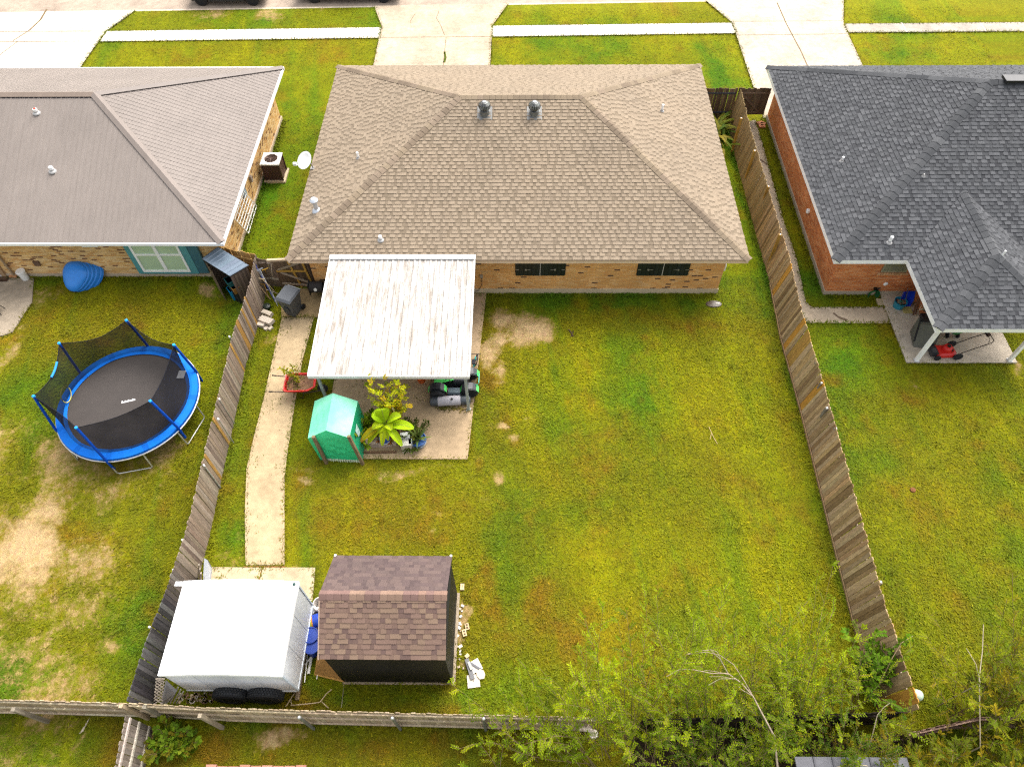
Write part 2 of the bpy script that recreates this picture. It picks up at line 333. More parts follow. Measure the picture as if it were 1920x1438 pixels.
KY = lambda x: 42.62+(x+31.3)*.0247          # kerb line of the street
def ground():
    xs = np.concatenate([[-400, -120, -60, -40, -32], np.arange(-26, 26.01, .14), [32, 40, 60, 120, 400]])
    ys = np.concatenate([[-400, -100, -30, -8, -2], np.arange(1, 20, .13), np.arange(20, 42.3, .22), [42.6]])
    X, Y = np.meshgrid(xs, ys); nx, ny = len(xs), len(ys)
    col, dk = lawn_col(X, Y); Yk = np.where(Y > 42.55, KY(X), Y)
    Zv = (fbm(X, Y, .3, 2, 3)-.5)*.05*(Y < 42)
    X2 = np.concatenate([X, xs[None], xs[None]]); Y2 = np.concatenate([Yk, KY(xs)[None]+.02, np.full((1, nx), 500)]); Z2 = np.concatenate([Zv, np.full((2, nx), -.13)])
    col = np.concatenate([col, col[-1:], col[-1:]])
    dk = np.concatenate([dk, dk[-1:], dk[-1:]]); ny += 2
    me = bpy.data.meshes.new('ground'); V = np.stack([X2, Y2, Z2], -1).reshape(-1, 3)
    i = np.arange((ny-1)*(nx-1)); r_ = i//(nx-1); c_ = i % (nx-1); a = r_*nx+c_
    F = np.stack([a, a+1, a+nx+1, a+nx], -1)
    me.vertices.add(len(V)); me.vertices.foreach_set('co', V.ravel().astype(np.float32))
    me.loops.add(F.size); me.loops.foreach_set('vertex_index', F.ravel().astype(np.int32))
    me.polygons.add(len(F)); me.polygons.foreach_set('loop_start', np.arange(0, F.size, 4, dtype=np.int32)); me.polygons.foreach_set('loop_total', np.full(len(F), 4, np.int32))
    at_ = me.attributes.new('Col', 'FLOAT_COLOR', 'POINT'); cc = np.ones((len(V), 4), np.float32); cc[:, :3] = col.reshape(-1, 3); at_.data.foreach_set('color', cc.ravel())
    da = me.attributes.new('Dirt', 'FLOAT', 'POINT'); da.data.foreach_set('value', dk.ravel().astype(np.float32))
    me.update(); me.validate(); me.shade_smooth(); me.materials.append(M_lawn)
    o = bpy.data.objects.new('ground', me); C.objects.link(o); o['kind'] = 'structure'
ground()

# ------------------------------------------------------------------ paving
PAVED = []
def pxpoly(lst): return [tuple(at(u, v)[:2]) for u, v in lst]
def slab(name, poly, z, col, mat=None):
    PAVED.append(poly); MB().prism(poly, -.2, z, col).struct(name, mat or M_slab)
C_PATH = (.42, .315, .185); C_SIDE = (.55, .49, .40); C_DRV = (.43, .345, .25)
path = pxpoly([(529, 597), (497, 740), (478, 815), (463, 880), (460, 960), (461, 1060), (534, 1060), (534, 900), (538, 860), (553, 760), (567, 680), (589, 597)])
slab('garden_path', path, .05, C_PATH)
slab('gate_landing', [(-9.98, 20.32), (-9.66, 18.76), (-8.1, 18.76), (-7.3, 18.76), (-7.3, 20.06), (-8.4, 20.06), (-8.4, 20.32)], .055, (.38, .265, .13))
slab('patio_slab', [(-7.03, 20.05), (-7.06, 12.25), (-1.85, 12.25), (-1.42, 20.05)], .06, (.36, .26, .155))
slab('shed_path', [(-10.0, 8.3), (-8.25, 8.3), (-8.25, 6.4), (-10.0, 6.4)], .045, (.45, .36, .23))
slab('shed_path_end', [(-8.22, 8.3), (-6.54, 8.3), (-6.42, 6.9), (-8.22, 6.9)], .047, (.45, .36, .23))
slab('driveway', [(-8.85, KY(-8.8)+.05), (-8.15, 41.0), (-8.1, 32.2), (-1.72, 32.2), (-1.69, 41.0), (-.8, KY(-.8)+.05)], .05, C_DRV)
slab('driveway', [(-31.5, KY(-31)+.05), (-31.5, 33), (-24.5, 33), (-24.2, 40.5), (-23.2, KY(-23)+.05)], .05, C_SIDE)
slab('driveway', [(11.1, KY(11)+.05), (12.26, 41.2), (12.3, 32.0), (18.5, 32.0), (18.64, 41.0), (19.4, KY(19.4)+.05)], .05, (.45, .39, .305))
slab('sidewalk', [(-24.15, 39.42), (-24.1, 40.5), (-8.17, 40.8), (-8.12, 39.7)], .045, (.78, .72, .62))
slab('sidewalk', [(-1.68, 39.78), (-1.67, 40.92), (12.22, 41.15), (12.25, 40.05)], .045, (.78, .72, .62))
slab('sidewalk', [(18.66, 40.08), (18.68, 41.0), (40, 41.2), (40, 40.2)], .045, (.36, .32, .27))
slab('porch_slab', [(14.72, 20.0), (14.72, 16.5), (18.9, 16.5), (18.9, 18.9), (16.0, 18.9), (16.0, 20.0)], .08, (.45, .39, .31))
sp = pxpoly([(1393, 232), (1416, 226), (1430, 272), (1452, 353), (1470, 417), (1493, 484), (1511, 567), (1522, 577), (1672, 576), (1680, 607), (1512, 606), (1490, 575), (1470, 520), (1440, 440), (1415, 350), (1396, 270)])
slab('side_path', sp, .03, (.37, .30, .215))
slab('side_porch_slab', [(-24, 20.9), (-20.6, 20.9), (-20.15, 19.55), (-20.3, 17.95), (-24, 15.9)], .05, (.33, .27, .20))
road = [(-120, KY(-120)+.32), (-120, KY(-120)+9), (120, KY(120)+9), (120, KY(120)+.32)]
MB().prism(road, -.3, -.1, (.36, .285, .22)).struct('street', M_slab)
kb = MB()
for i in range(40):
    x0 = -60+3*i
    kb.prism([(x0, KY(x0)), (x0+2.98, KY(x0+2.98)), (x0+2.98, KY(x0+2.98)+.3), (x0, KY(x0)+.3)], -.3, -.07, vary((.55, .46, .36), .06))
kb.struct('kerb', M_slab)
# joints, cracks in the paving: narrow sunken strips of dark sand laid 4 mm proud
jt = MB(); CJ = (.16, .11, .06)
def strip(p, q, wd, z, col=CJ):
    p = Vector((*p, z)); q = Vector((*q, z)); d = (q-p).normalized(); s_ = Vector((-d.y, d.x, 0))*wd/2
    jt.face([p-s_, q-s_, q+s_, p+s_], col)
def crack(pts, wd, z, col=CJ):
    for a, b in zip(pts, pts[1:]): strip(a, b, wd*random.uniform(.5, 1.3), z, col)
strip((-8.1, 39.7), (-1.72, 39.75), .035, .054); strip((-4.3, 39.7), (-4.25, 32.3), .03, .054); strip((-24.4, 39.42), (-31, 39.4), .05, .054); strip((-25, 40.5), (-31, 40.5), .05, .054)
crack([(-28.6, 43), (-28.5, 41.8), (-28.7, 40.6), (-29.2, 39.5)], .09, .054); crack([(-28.9, 39.4), (-29.5, 37.5), (-29.6, 35)], .06, .054)
crack([(-4.9, 42.6), (-5.0, 41.8), (-4.7, 41), (-4.4, 39.9)], .025, .054); crack([(-6.3, 42.3), (-6.5, 41.5), (-6.4, 40.8)], .03, .054); crack([(-4.3, 38.2), (-4.2, 37.6), (-4.25, 37.1)], .1, .054, (.07, .09, .01))
crack([(15.3, 43.4), (15.35, 41), (15.55, 38), (15.6, 35), (15.6, 33)], .05, .054); strip((12.3, 39.8), (18.6, 39.9), .03, .054); strip((12.2, 41.3), (18.6, 41.3), .025, .054)
for x in (-21.5, -18.9, -16, -13.2, -10.6): strip((x, 39.5), (x, 40.7), .025, .049)
for x in (.6, 3.4, 6.1, 8.8, 11): strip((x, 39.8), (x, 41.0), .025, .049)
for x in (22, 26.5, 31): strip((x, 40.1), (x, 41.1), .1, .049, (.5, .44, .38))
strip((-9.66, 18.745), (-7.3, 18.745), .05, .05); crack([(-8.24, 8.3), (-8.26, 7.6), (-8.23, 6.9)], .03, .05, (.3, .16, .05)); strip((-8.85, 8.32), (-7.5, 8.32), .05, .049, (.2, .09, .03))
for i in range(5): crack([(-5.2+random.uniform(-2, 3), 37+i*1.1) for _ in range(2)], .02, .053, (.45, .36, .26))
crack([tuple(at(1562, 588)[:2]), tuple(at(1572, 596)[:2]), tuple(at(1588, 602)[:2])], .12, .036, (.14, .1, .07)); crack([tuple(at(1425, 300)[:2]), tuple(at(1438, 310)[:2])], .08, .036, (.14, .1, .07))
jt.struct('pavement_joints', M_soil)

# ------------------------------------------------------------------ roofs
def clip_half(poly, n, d):                     # keep n.p <= d
    out = []; k = len(poly)
    for i in range(k):
        a = poly[i]; b = poly[(i+1) % k]; da = n[0]*a[0]+n[1]*a[1]-d; db = n[0]*b[0]+n[1]*b[1]-d
        if da <= 0: out.append(a)
        if da*db < 0:
            t = da/(da-db); out.append((a[0]+(b[0]-a[0])*t, a[1]+(b[1]-a[1])*t))
    return out
def clip_convex(poly, cl):
    k = len(cl); ar = sum(cl[i][0]*cl[(i+1) % k][1]-cl[(i+1) % k][0]*cl[i][1] for i in range(k))
    for i in range(k):
        a = cl[i]; b = cl[(i+1) % k]; n = (b[1]-a[1], -(b[0]-a[0]))
        if ar < 0: n = (-n[0], -n[1])
        poly = clip_half(poly, n, n[0]*a[0]+n[1]*a[1])
        if len(poly) < 3: return []
    return poly
def frame2(poly):
    A, B = Vector(poly[0]), Vector(poly[1]); u = (B-A).normalized(); n = (B-A).cross(Vector(poly[2])-A).normalized()
    if n.z < 0: n = -n
    v = n.cross(u)
    if v.z < 0: v = -v
    f = lambda p: ((Vector(p)-A).dot(u), (Vector(p)-A).dot(v))
    g = lambda a, b, h: A+u*a+v*b+n*h
    return f, g, n
def shingle_plane(mb, poly, pal, course=.155, wmin=.11, wmax=.34, seed=0, lift=.014, under=(.05, .04, .035)):
    """courses of tabs; every tab is its own raised piece clipped to the roof plane"""
    rr = random.Random(seed); f, g, n = frame2(poly); q = [f(p) for p in poly]
    u0 = min(a for a, b in q); u1 = max(a for a, b in q); v1 = max(b for a, b in q)
    mb.face([g(a, b, -.004) for a, b in q], under)
    j = 0
    while j*course < v1:
        b0 = j*course; b1 = b0+course*1.04; a = u0-rr.random()*.3; thick = rr.random() < .5
        while a < u1:
            thick = not thick if rr.random() < .85 else thick
            wd = rr.uniform(wmin*1.5, wmax) if thick else rr.uniform(wmin, wmax*.6); r_ = clip_convex([(a, b0), (a+wd, b0), (a+wd, b1), (a, b1)], q)
            if r_:
                c = rr.choice(pal[0] if thick else pal[1]); k = 1+rr.uniform(-.04, .04); c = tuple(x*k for x in c)
                h0 = lift*(1.7 if thick else .8)
                hh = lambda b: h0+(.003-h0)*(b-b0)/(b1-b0)
                mb.face([g(x, y, hh(y)) for x, y in r_], c)
                m_ = len(r_)
                for i in range(m_):
                    p, s_ = r_[i], r_[(i+1) % m_]
                    if abs(p[1]-b0) < 1e-5 and abs(s_[1]-b0) < 1e-5:
                        mb.face([g(p[0], b0, 0), g(s_[0], b0, 0), g(s_[0], b0, h0), g(p[0], b0, h0)], tuple(x*.65 for x in c))  # tab front edge darkened, painting in the shadow line below each tab
            a += wd
        j += 1
def ridge_caps(mb, p, q, n1, n2, pal, step=.24, wd=.17, seed=0):
    rr = random.Random(seed); p = Vector(p); q = Vector(q); d = (q-p); L = d.length; d.normalize()
    ws = []
    for n in (n1, n2):
        x = d.cross(n).normalized()
        mid = (n1+n2).normalized()
        if x.dot(mid) > 0: x = -x
        ws.append((x, n))
    up = (n1+n2).normalized(); k = int(L/step); c0 = rr.choice(pal); run = 0
    for i in range(k+1):
        a = p+d*(i*step); b = p+d*min((i+1.12)*step, L+.02)
        if run <= 0: c0 = rr.choice(pal); run = rr.randint(1, 3)
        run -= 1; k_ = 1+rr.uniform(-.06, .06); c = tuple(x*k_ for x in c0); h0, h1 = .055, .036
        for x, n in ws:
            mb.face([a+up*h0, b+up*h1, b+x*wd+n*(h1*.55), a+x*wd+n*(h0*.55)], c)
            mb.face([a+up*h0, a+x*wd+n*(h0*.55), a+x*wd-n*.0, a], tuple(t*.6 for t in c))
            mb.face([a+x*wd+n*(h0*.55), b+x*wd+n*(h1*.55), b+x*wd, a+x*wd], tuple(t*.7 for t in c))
def rib_plane(mb, poly, pitch, col, rib_h=.03, rib_w=.035, minor=True):
    f, g, n = frame2(poly); q = [f(p) for p in poly]; u0 = min(a for a, b in q); u1 = max(a for a, b in q); v0 = min(b for a, b in q)-1; v1 = max(b for a, b in q)+1
    mb.face([g(a, b, 0) for a, b in q], col)
    k = 0; u = u0+pitch/2
    while u < u1:
        for du, h, wd in ((0, rib_h, rib_w),)+(((pitch/3, rib_h*.3, rib_w*.6), (2*pitch/3, rib_h*.3, rib_w*.6)) if minor else ()):
            r_ = clip_convex([(u+du-wd/2, v0), (u+du+wd/2, v0), (u+du+wd/2, v1), (u+du-wd/2, v1)], q)
            if len(r_) >= 3:
                bs = [b for a, b in r_]; b0, b1 = min(bs), max(bs)
                if b1-b0 < .1: continue
                a0, a1 = u+du-wd/2, u+du+wd/2; t0, t1 = u+du-wd*.22, u+du+wd*.22; c = vary(col, .05, .0)
                P_ = lambda a, b, h_: g(a, b, h_)
                mb.face([P_(t0, b0, h), P_(t1, b0, h), P_(t1, b1, h), P_(t0, b1, h)], c)
                mb.face([P_(a0, b0, .001), P_(t0, b0, h), P_(t0, b1, h), P_(a0, b1, .001)], c)
                mb.face([P_(t1, b0, h), P_(a1, b0, .001), P_(a1, b1, .001), P_(t1, b1, h)], c)
                mb.face([P_(a0, b0, .001), P_(a1, b0, .001), P_(t1, b0, h), P_(t0, b0, h)], c)
        u += pitch; k += 1
def hip_planes(x0, x1, y0, y1, ze, zr, r0, r1, yr):
    A, B, Cc, D = (x0, y0, ze), (x1, y0, ze), (x1, y1, ze), (x0, y1, ze); E_, F_ = (r0, yr, zr), (r1, yr, zr)
    return dict(rear=[A, B, F_, E_], right=[B, Cc, F_], front=[Cc, D, E_, F_], left=[D, A, E_])
def wall_ring(mb, x0, x1, y0, y1, z0, z1, t=.2, col=(1, 1, 1)):
    mb.box(x0, x1, y0, y0+t, z0, z1, col); mb.box(x0, x1, y1-t, y1, z0, z1, col); mb.box(x0, x0+t, y0+t, y1-t, z0, z1, col); mb.box(x1-t, x1, y0+t, y1-t, z0, z1, col)
def fascia_ring(mb, x0, x1, y0, y1, z0, z1, t, col):
    mb.box(x0, x1, y0, y0+t, z0, z1, col); mb.box(x0, x1, y1-t, y1, z0, z1, col); mb.box(x0, x0+t, y0+t, y1-t, z0, z1, col); mb.box(x1-t, x1, y0+t, y1-t, z0, z1, col)
PAL_TAN = ([(.238, .186, .132), (.23, .179, .127), (.246, .193, .138)], [(.168, .13, .09), (.185, .143, .1), (.198, .154, .109), (.176, .137, .095)])
PAL_TANCAP = [(.18, .138, .095), (.205, .158, .108), (.225, .175, .12), (.165, .125, .088), (.21, .16, .115)]
PAL_GREY = ([(.076, .078, .083), (.067, .069, .074), (.088, .09, .095), (.06, .062, .066)], [(.04, .041, .045), (.047, .048, .052), (.054, .056, .06), (.063, .065, .069)])
PAL_GREYCAP = [(.062, .064, .068), (.074, .076, .08), (.09, .092, .096), (.054, .056, .06)]
PAL_BROWN = ([(.20, .118, .082), (.235, .15, .10), (.185, .108, .082), (.26, .17, .115)], [(.135, .078, .06), (.16, .094, .07), (.18, .105, .085), (.145, .085, .068)])
HOUSES = []
def roof_vent_pipe(parent, p, r=.05, h=.3, cap=(.85, .85, .84), flash=True, name='vent_pipe'):
    mb = MB(); p = Vector(p); mb.lathe([(r, -.15), (r, h), (r*.7, h), (r*.7, h-.05), (0, h-.05)], 12, LM(p), cap)
    if flash: mb.lathe([(r*2.0, -.02), (r*1.8, .02), (r*1.1, .05), (r*1.02, .1)], 12, LM(p), (.36, .35, .34))
    return mb.build(name, M_paint, parent, smooth=40)
def turbine_vent(parent, p):
    p = Vector(p)-Z3*.12; mb = MB(); cg = (.13, .135, .13)
    mb.box(-.3, .3, -.3, .3, -.01, .02, (.16, .16, .155), LM(p+Z3*.12) @ Matrix.Rotation(R(22), 4, 'X'))
    mb.lathe([(.19, -.1), (.17, .22), (.2, .24), (.2, .27), (.16, .28)], 20, LM(p), (.17, .175, .17))
    b = mb.build('turbine_vent', M_metal, parent, smooth=35)
    fb = MB(); n = 18
    for i in range(n):
        a0 = 2*math.pi*i/n; prof = [(.13, .30), (.21, .36), (.245, .45), (.22, .55), (.13, .62), (.05, .645)]
        for (r0, z0), (r1, z1) in zip(prof, prof[1:]):
            q = lambda r, z, a: p+Vector((r*math.cos(a), r*math.sin(a), z))
            tw = lambda z: a0+(z-.3)*.9
            fb.face([q(r0, z0, tw(z0)), q(r0*1.04, z0, tw(z0)+.26), q(r1*1.04, z1, tw(z1)+.26), q(r1, z1, tw(z1))], vary((.13, .135, .13), .3))
    fb.lathe([(.09, .63), (.08, .655), (0, .66)], 14, LM(p), (.25, .25, .25)); fb.lathe([(.11, .27), (.105, .6)], 12, LM(p), (.02, .02, .02))
    fb.build('fan_head', M_metal, b); return b
def roof_z(poly, x, y):
    f, g, n = frame2(poly); A = Vector(poly[0]); return A.z-(n.x*(x-A.x)+n.y*(y-A.y))/n.z
def on_roof(poly, u, v):
    f, g, n = frame2(poly); A = Vector(poly[0]); d = ray(u, v); o = Vector((0, 0, CH)); t = (A-o).dot(n)/d.dot(n); return o+d*t

# ------------------------------------------------------------------ middle house
MX0, MX1, MY0, MY1, ZE = -8.95, 8.68, 19.5, 32.7, 2.5
house = T('brick_house', 'tan brick house under a tan shingle hip roof with two turbine vents', 'house', (0, 26, 0))
mp_ = hip_planes(MX0, MX1, MY0, MY1, ZE, 5.08, -2.47, 2.43, 26.15)
mb = MB()
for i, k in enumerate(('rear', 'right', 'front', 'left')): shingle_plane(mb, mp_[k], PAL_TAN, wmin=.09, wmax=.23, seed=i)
roof = mb.build('roof', M_shingle, house)
N = {k: frame2(v)[2] for k, v in mp_.items()}; mb = MB()
E0, E1 = (-2.47, 26.15, 5.08), (2.43, 26.15, 5.08)
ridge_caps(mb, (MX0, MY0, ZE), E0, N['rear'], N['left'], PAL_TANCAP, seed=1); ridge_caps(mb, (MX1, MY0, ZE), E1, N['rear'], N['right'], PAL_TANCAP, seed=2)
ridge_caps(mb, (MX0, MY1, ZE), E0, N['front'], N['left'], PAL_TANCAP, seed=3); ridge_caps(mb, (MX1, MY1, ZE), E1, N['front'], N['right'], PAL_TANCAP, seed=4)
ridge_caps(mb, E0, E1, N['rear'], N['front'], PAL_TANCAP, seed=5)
mb.build('ridge_cap', M_shingle, roof)
for u in (909, 1002): turbine_vent(roof, on_roof(mp_['rear'], u, 213))
roof_vent_pipe(roof, on_roof(mp_['rear'], 714, 450), .07, .2); roof_vent_pipe(roof, on_roof(mp_['left'], 672, 297), .05, .28); roof_vent_pipe(roof, on_roof(mp_['right'], 1241, 209), .05, .32)
p = on_roof(mp_['left'], 594, 395); mb = MB(); mb.lathe([(.2, -.05), (.16, .05), (.09, .1), (.09, .42), (.15, .44), (.17, .52), (.1, .6), (0, .61)], 16, LM(p), (.55, .58, .62)); mb.build('flue_cap', M_metal, roof, smooth=40)
mb = MB(); wall_ring(mb, -8.37, 8.06, 20.1, 32.1, .28, 2.38); mb.build('wall', M_brick_mid, house, uv=True)
mb = MB(); wall_ring(mb, -8.40, 8.09, 20.07, 32.13, -.2, .28, .25, (.47, .38, .25)); mb.build('foundation', M_conc, house)
mb = MB(); fascia_ring(mb, MX0+.02, MX1-.02, MY0+.02, MY1-.02, 2.30, 2.485, .03, (.62, .46, .32)); mb.build('fascia', M_paint, house)
mb = MB(); mb.box(MX0+.06, MX1-.06, MY0+.06, MY1-.06, 2.36, 2.39, (.5, .38, .27)); mb.build('soffit', M_paint, house)
mb = MB(); mb.box(MX0+.0, MX1-.0, MY0, MY0+.02, 2.455, 2.497, (.36, .25, .19)); mb.build('drip_edge', M_paint, house)
CB = (.012, .017, .015)
for (xa, xb) in ((-.22, 1.78), (4.62, 6.68)):
    fr = MB(); fr.box(xa, xb, 20.075, 20.098, 1.1, 2.34, (.03, .03, .03)); win = fr.build('window', M_paint, house)
    for s_ in (0, 1):
        a = xa+.01+s_*(xb-xa)/2; b = a+(xb-xa)/2-.03; sh = MB(); n = 6
        for i in range(n):
            p0 = a+(b-a)*i/n; p1 = a+(b-a)*(i+1)/n; sh.box(p0+.008, p1-.008, 20.045, 20.072, 1.08, 2.33, vary(CB, .2))
        sh.box(a, b, 20.058, 20.0715, 1.09, 2.32, (.006, .008, .008))
        so_ = sh.build('shutter', M_paint, win)
        st = MB(); zc = 1.42; c = (.35, .33, .3)
        st.box(a+.02+s_*.0, a+.14, 20.036, 20.044, zc-.015, zc+.015, c) if s_ == 0 else st.box(b-.14, b-.02, 20.036, 20.044, zc-.015, zc+.015, c)
        st.build('strap_hinge', M_metal, win); st = MB()
        st.box((a+b)/2-.1, (a+b)/2+.1, 20.036, 20.044, zc-.012, zc+.012, c); st.box((a+b)/2-.11+s_*.16, (a+b)/2-.05+s_*.16, 20.034, 20.0435, zc-.045, zc+.045, c)
        st.build('shutter_latch', M_metal, win)
    g = MB(); g.box((xa+xb)/2-.022, (xa+xb)/2+.0, 20.05, 20.074, 1.08, 2.33, (.55, .52, .46)); g.build('mullion', M_paint, win)
p = aty(909, 496, 20.0); mb = MB(); mb.lathe([(.04, 0), (.1, .05), (.12, .3), (.09, .34), (0, .37)], 12, LM((p.x, 19.98, 2.02)), (.012, .012, .013)); mb.box(p.x-.05, p.x+.05, 19.98, 20.098, 2.1, 2.3, (.012, .012, .013)); mb.build('wall_lamp', M_paint, house, smooth=40)
mb = MB(); p = aty(1354.5, 515, 20.12); mb.box(8.062, 8.16, 20.2, 20.4, 1.2, 1.5, (.7, .68, .62)); mb.build('meter_box', M_paint, house)
mb = MB(); q = aty(903, 527, 20.05); mb.tube([(q.x, 20.06, 1.0), (q.x+.01, 20.03, .6), (q.x-.15, 20.0, .25), (q.x-.5, 19.98, .15)], .012, 6, (.03, .025, .02)); mb.box(q.x-.06, q.x+.06, 20.04, 20.098, .95, 1.1, (.3, .25, .18)); mb.build('outlet_cable', M_rubber, house)

# ------------------------------------------------------------------ left house, ribbed metal roof
house = T('brick_house', 'buff brick house with a ribbed brown-grey metal roof and a turquoise framed window', 'house', (-20, 26, 0))
LX0, LX1, LY0, LY1 = -33.0, -11.66, 20.46, 32.6
lp = hip_planes(LX0, LX1, LY0, LY1, ZE, 5.02, -27, -17.55, 26.5)
mb = MB(); CL = (.20, .170, .150); CLS = (.24, .225, .235)
for k in ('rear', 'right', 'front', 'left'): rib_plane(mb, lp[k], .23, CL, .014, .026)
def metal_roof_mat():
    M, t, b = base('ribbed_roof_metal', .62, .0, .25)
    a = nd(t, 'ShaderNodeAttribute', attribute_name='Col'); n1 = noise(t, .5, 4); n2 = noise(t, 3, 5, .7, (2, .3, 1))
    t.links.new(mulcol(t, a.outputs['Color'], mathn(t, 'MULTIPLY', mapr(t, n1, .3, .7, .94, 1.06), mapr(t, n2, .3, .7, .93, 1.07))), b.inputs['Base Color']); return M
M_roofmetal = metal_roof_mat()
roof = mb.build('roof', M_roofmetal, house)
N = {k: frame2(v)[2] for k, v in lp.items()}
def metal_cap(parent, p, q, n1, n2, col, wd=.17):
    mb = MB(); p = Vector(p); q = Vector(q); d = (q-p).normalized(); up = (n1+n2).normalized()
    for n in (n1, n2):
        x = d.cross(n).normalized(); x = -x if x.dot(up) > 0 else x
        mb.face([p+up*.075, q+up*.075, q+x*wd+n*.045, p+x*wd+n*.045], col); mb.face([p+x*wd+n*.045, q+x*wd+n*.045, q+x*wd+n*.03, p+x*wd+n*.03], tuple(.6*c for c in col))
    return mb.build('ridge_cap', M_roofmetal, parent)
L0, L1 = (-27, 26.5, 5.02), (-17.55, 26.5, 5.02)
metal_cap(roof, (LX1, LY0, ZE), L1, N['rear'], N['right'], (.19, .158, .138)); metal_cap(roof, (LX1, LY1, ZE), L1, N['front'], N['right'], (.19, .162, .145)); metal_cap(roof, L0, L1, N['rear'], N['front'], (.2, .155, .125))
# foam closure gaps under the caps
def closure(pA, pB, x, n, k):
    mb = MB(); vs = []
    for i in range(k):
        for t, w_ in ((.05, .176), (.10, .212), (.80, .212), (.86, .176)): p = pA+(pB-pA)*((i+t)/k); vs += [p+x*.172+n*.006, p+x*w_+n*.006]
    mb.add(vs, [(2*i, 2*i+2, 2*i+3, 2*i+1) for i in range(len(vs)//2-1)], (.035, .028, .028)); mb.build('closure_strip', M_rubber, roof)
pA = Vector((LX1, LY1, ZE)); pB = Vector(L1); d = (pB-pA).normalized(); x = d.cross(N['right']).normalized(); x = -x if x.z > 0 else x; closure(pA, pB, x, N['right'], 26)
x = Vector((0, -1, 0)); x = (x-N['rear']*x.dot(N['rear'])).normalized(); closure(Vector((-24, 26.5, 5.02)), Vector(L1), x, N['rear'], 34)
c = roof_vent_pipe(roof, on_roof(lp['rear'], 69, 212), .085, .18, (.8, .78, .75)); mb = MB(); mb.lathe([(.06, .13), (.05, .2), (0, .21)], 10, LM(on_roof(lp['rear'], 69, 212)), (.45, .04, .015)); mb.build('pipe_boot', M_plastic, roof)
roof_vent_pipe(roof, on_roof(lp['rear'], 99, 321), .085, .2, (.82, .82, .82))
mb = MB(); wall_ring(mb, -32.4, -12.26, 21.06, 32.0, .18, 2.38); mb.build('wall', M_brick_left, house, uv=True)
mb = MB(); wall_ring(mb, -32.43, -12.2, 21.0, 32.06, -.2, .18, .28, (.42, .34, .24)); mb.build('foundation', M_conc, house)
mb = MB(); fascia_ring(mb, LX0+.03, LX1-.03, LY0+.03, LY1-.03, 2.30, 2.475, .04, (.82, .8, .77)); mb.build('fascia', M_paint, house)
mb = MB(); fascia_ring(mb, LX0-.07, LX1+.07, LY0-.07, LY1+.07, 2.37, 2.49, .095, (.80, .80, .79)); mb.build('gutter', M_paint, house)
mb = MB(); mb.box(LX0+.08, LX1-.08, LY0+.08, LY1-.08, 2.36, 2.39, (.7, .68, .65)); mb.build('soffit', M_paint, house)
# turquoise window
wl = aty(262, 507, 21.0).x; wr = aty(378, 507, 21.0).x; TQ = (.085, .27, .28)
fr = MB(); z0, z1, y = .3, 2.34, 20.9
wl, wr = wl-.02, wr-.1
for a, b, c, d in ((wl, wl+.24, z0, z1), (wr-.3, wr, z0, z1), (wl+.24, wr-.3, z0, z0+.13), (wl+.24, wr-.3, z1-.12, z1)): fr.box(a, b, y, 21.055, c, d, TQ)
fr.box(wr, wr+.42, y+.02, 21.055, z0+.02, z1, (.045, .13, .16))
win = fr.build('window', M_paint, house)
wf = MB(); a0, a1, b0, b1 = wl+.24, wr-.3, z0+.13, z1-.12; WH = (.8, .8, .76)
for a, b, c, d in ((a0, a0+.09, b0, b1), (a1-.09, a1, b0, b1), (a0+.09, a1-.09, b0, b0+.09), (a0+.09, a1-.09, b1-.09, b1), ((a0+a1)/2-.07, (a0+a1)/2+.07, b0+.09, b1-.09)): wf.box(a, b, y-.03, y+.04, c, d, WH)
zc = (b0+b1)/2+.08
wf.box(a0+.09, (a0+a1)/2-.07, y-.025, y+.035, zc-.04, zc+.04, WH); wf.box((a0+a1)/2+.07, a1-.09, y-.025, y+.035, zc-.04, zc+.04, WH)
wf.build('frame', M_paint, win)
for xa, xb in ((a0+.09, (a0+a1)/2-.07), ((a0+a1)/2+.07, a1-.09)):
    for za, zb in ((b0+.09, zc-.04), (zc+.04, b1-.09)):
        g = MB(); g.box(xa, xb, y+.01, y+.03, za, zb, (.42, .55, .36)); g.build('pane', M_glass, win)
p = aty(165, 461, 21.05); fr = MB(); x0 = aty(152, 461, 21.0).x; x1 = aty(182, 461, 21.0).x
for a, b, c, d in ((x0, x0+.09, 1.72, 2.34), (x1-.09, x1, 1.72, 2.34), (x0+.09, x1-.09, 1.72, 1.8), (x0+.09, x1-.09, 2.26, 2.34)): fr.box(a, b, 21.0, 21.058, c, d, (.72, .72, .66))
win = fr.build('window', M_paint, house); g = MB(); g.box(x0+.09, x1-.09, 21.03, 21.05, 1.8, 2.26, (.12, .17, .08)); g.build('pane', M_glass, win)
xd = aty(24, 511, 21.0).x
mb = MB(); mb.box(xd-.55, xd-.38, 20.96, 21.058, .05, 2.34, (.34, .22, .12)); mb.box(xd-2.4, xd-.55, 21.0, 21.058, .05, 2.3, (.02, .016, .022)); mb.box(xd-2.4, xd-.55, 20.95, 21.0, .05, .16, (.5, .44, .4)); mb.build('door', M_paint, house)
mb = MB(); mb.tube([(xd-.02, 20.98, 2.36), (xd-.02, 20.98, .1)], .045, 8, (.28, .2, .12)); mb.build('downpipe', M_paint, house)
p = aty(69, 494, 21.02); mb = MB(); mb.box(p.x-.12, p.x+.12, 20.98, 21.058, p.z-.12, p.z+.12, (.13, .075, .05)); mb.build('dryer_vent', M_plastic, house)
mb = MB(); p = at(519, 197, 1.8); mb.box(-12.258, -12.1, 29.5, 29.7, 2.05, 2.2, (.75, .72, .68)); mb.build('flood_light', M_plastic, house)
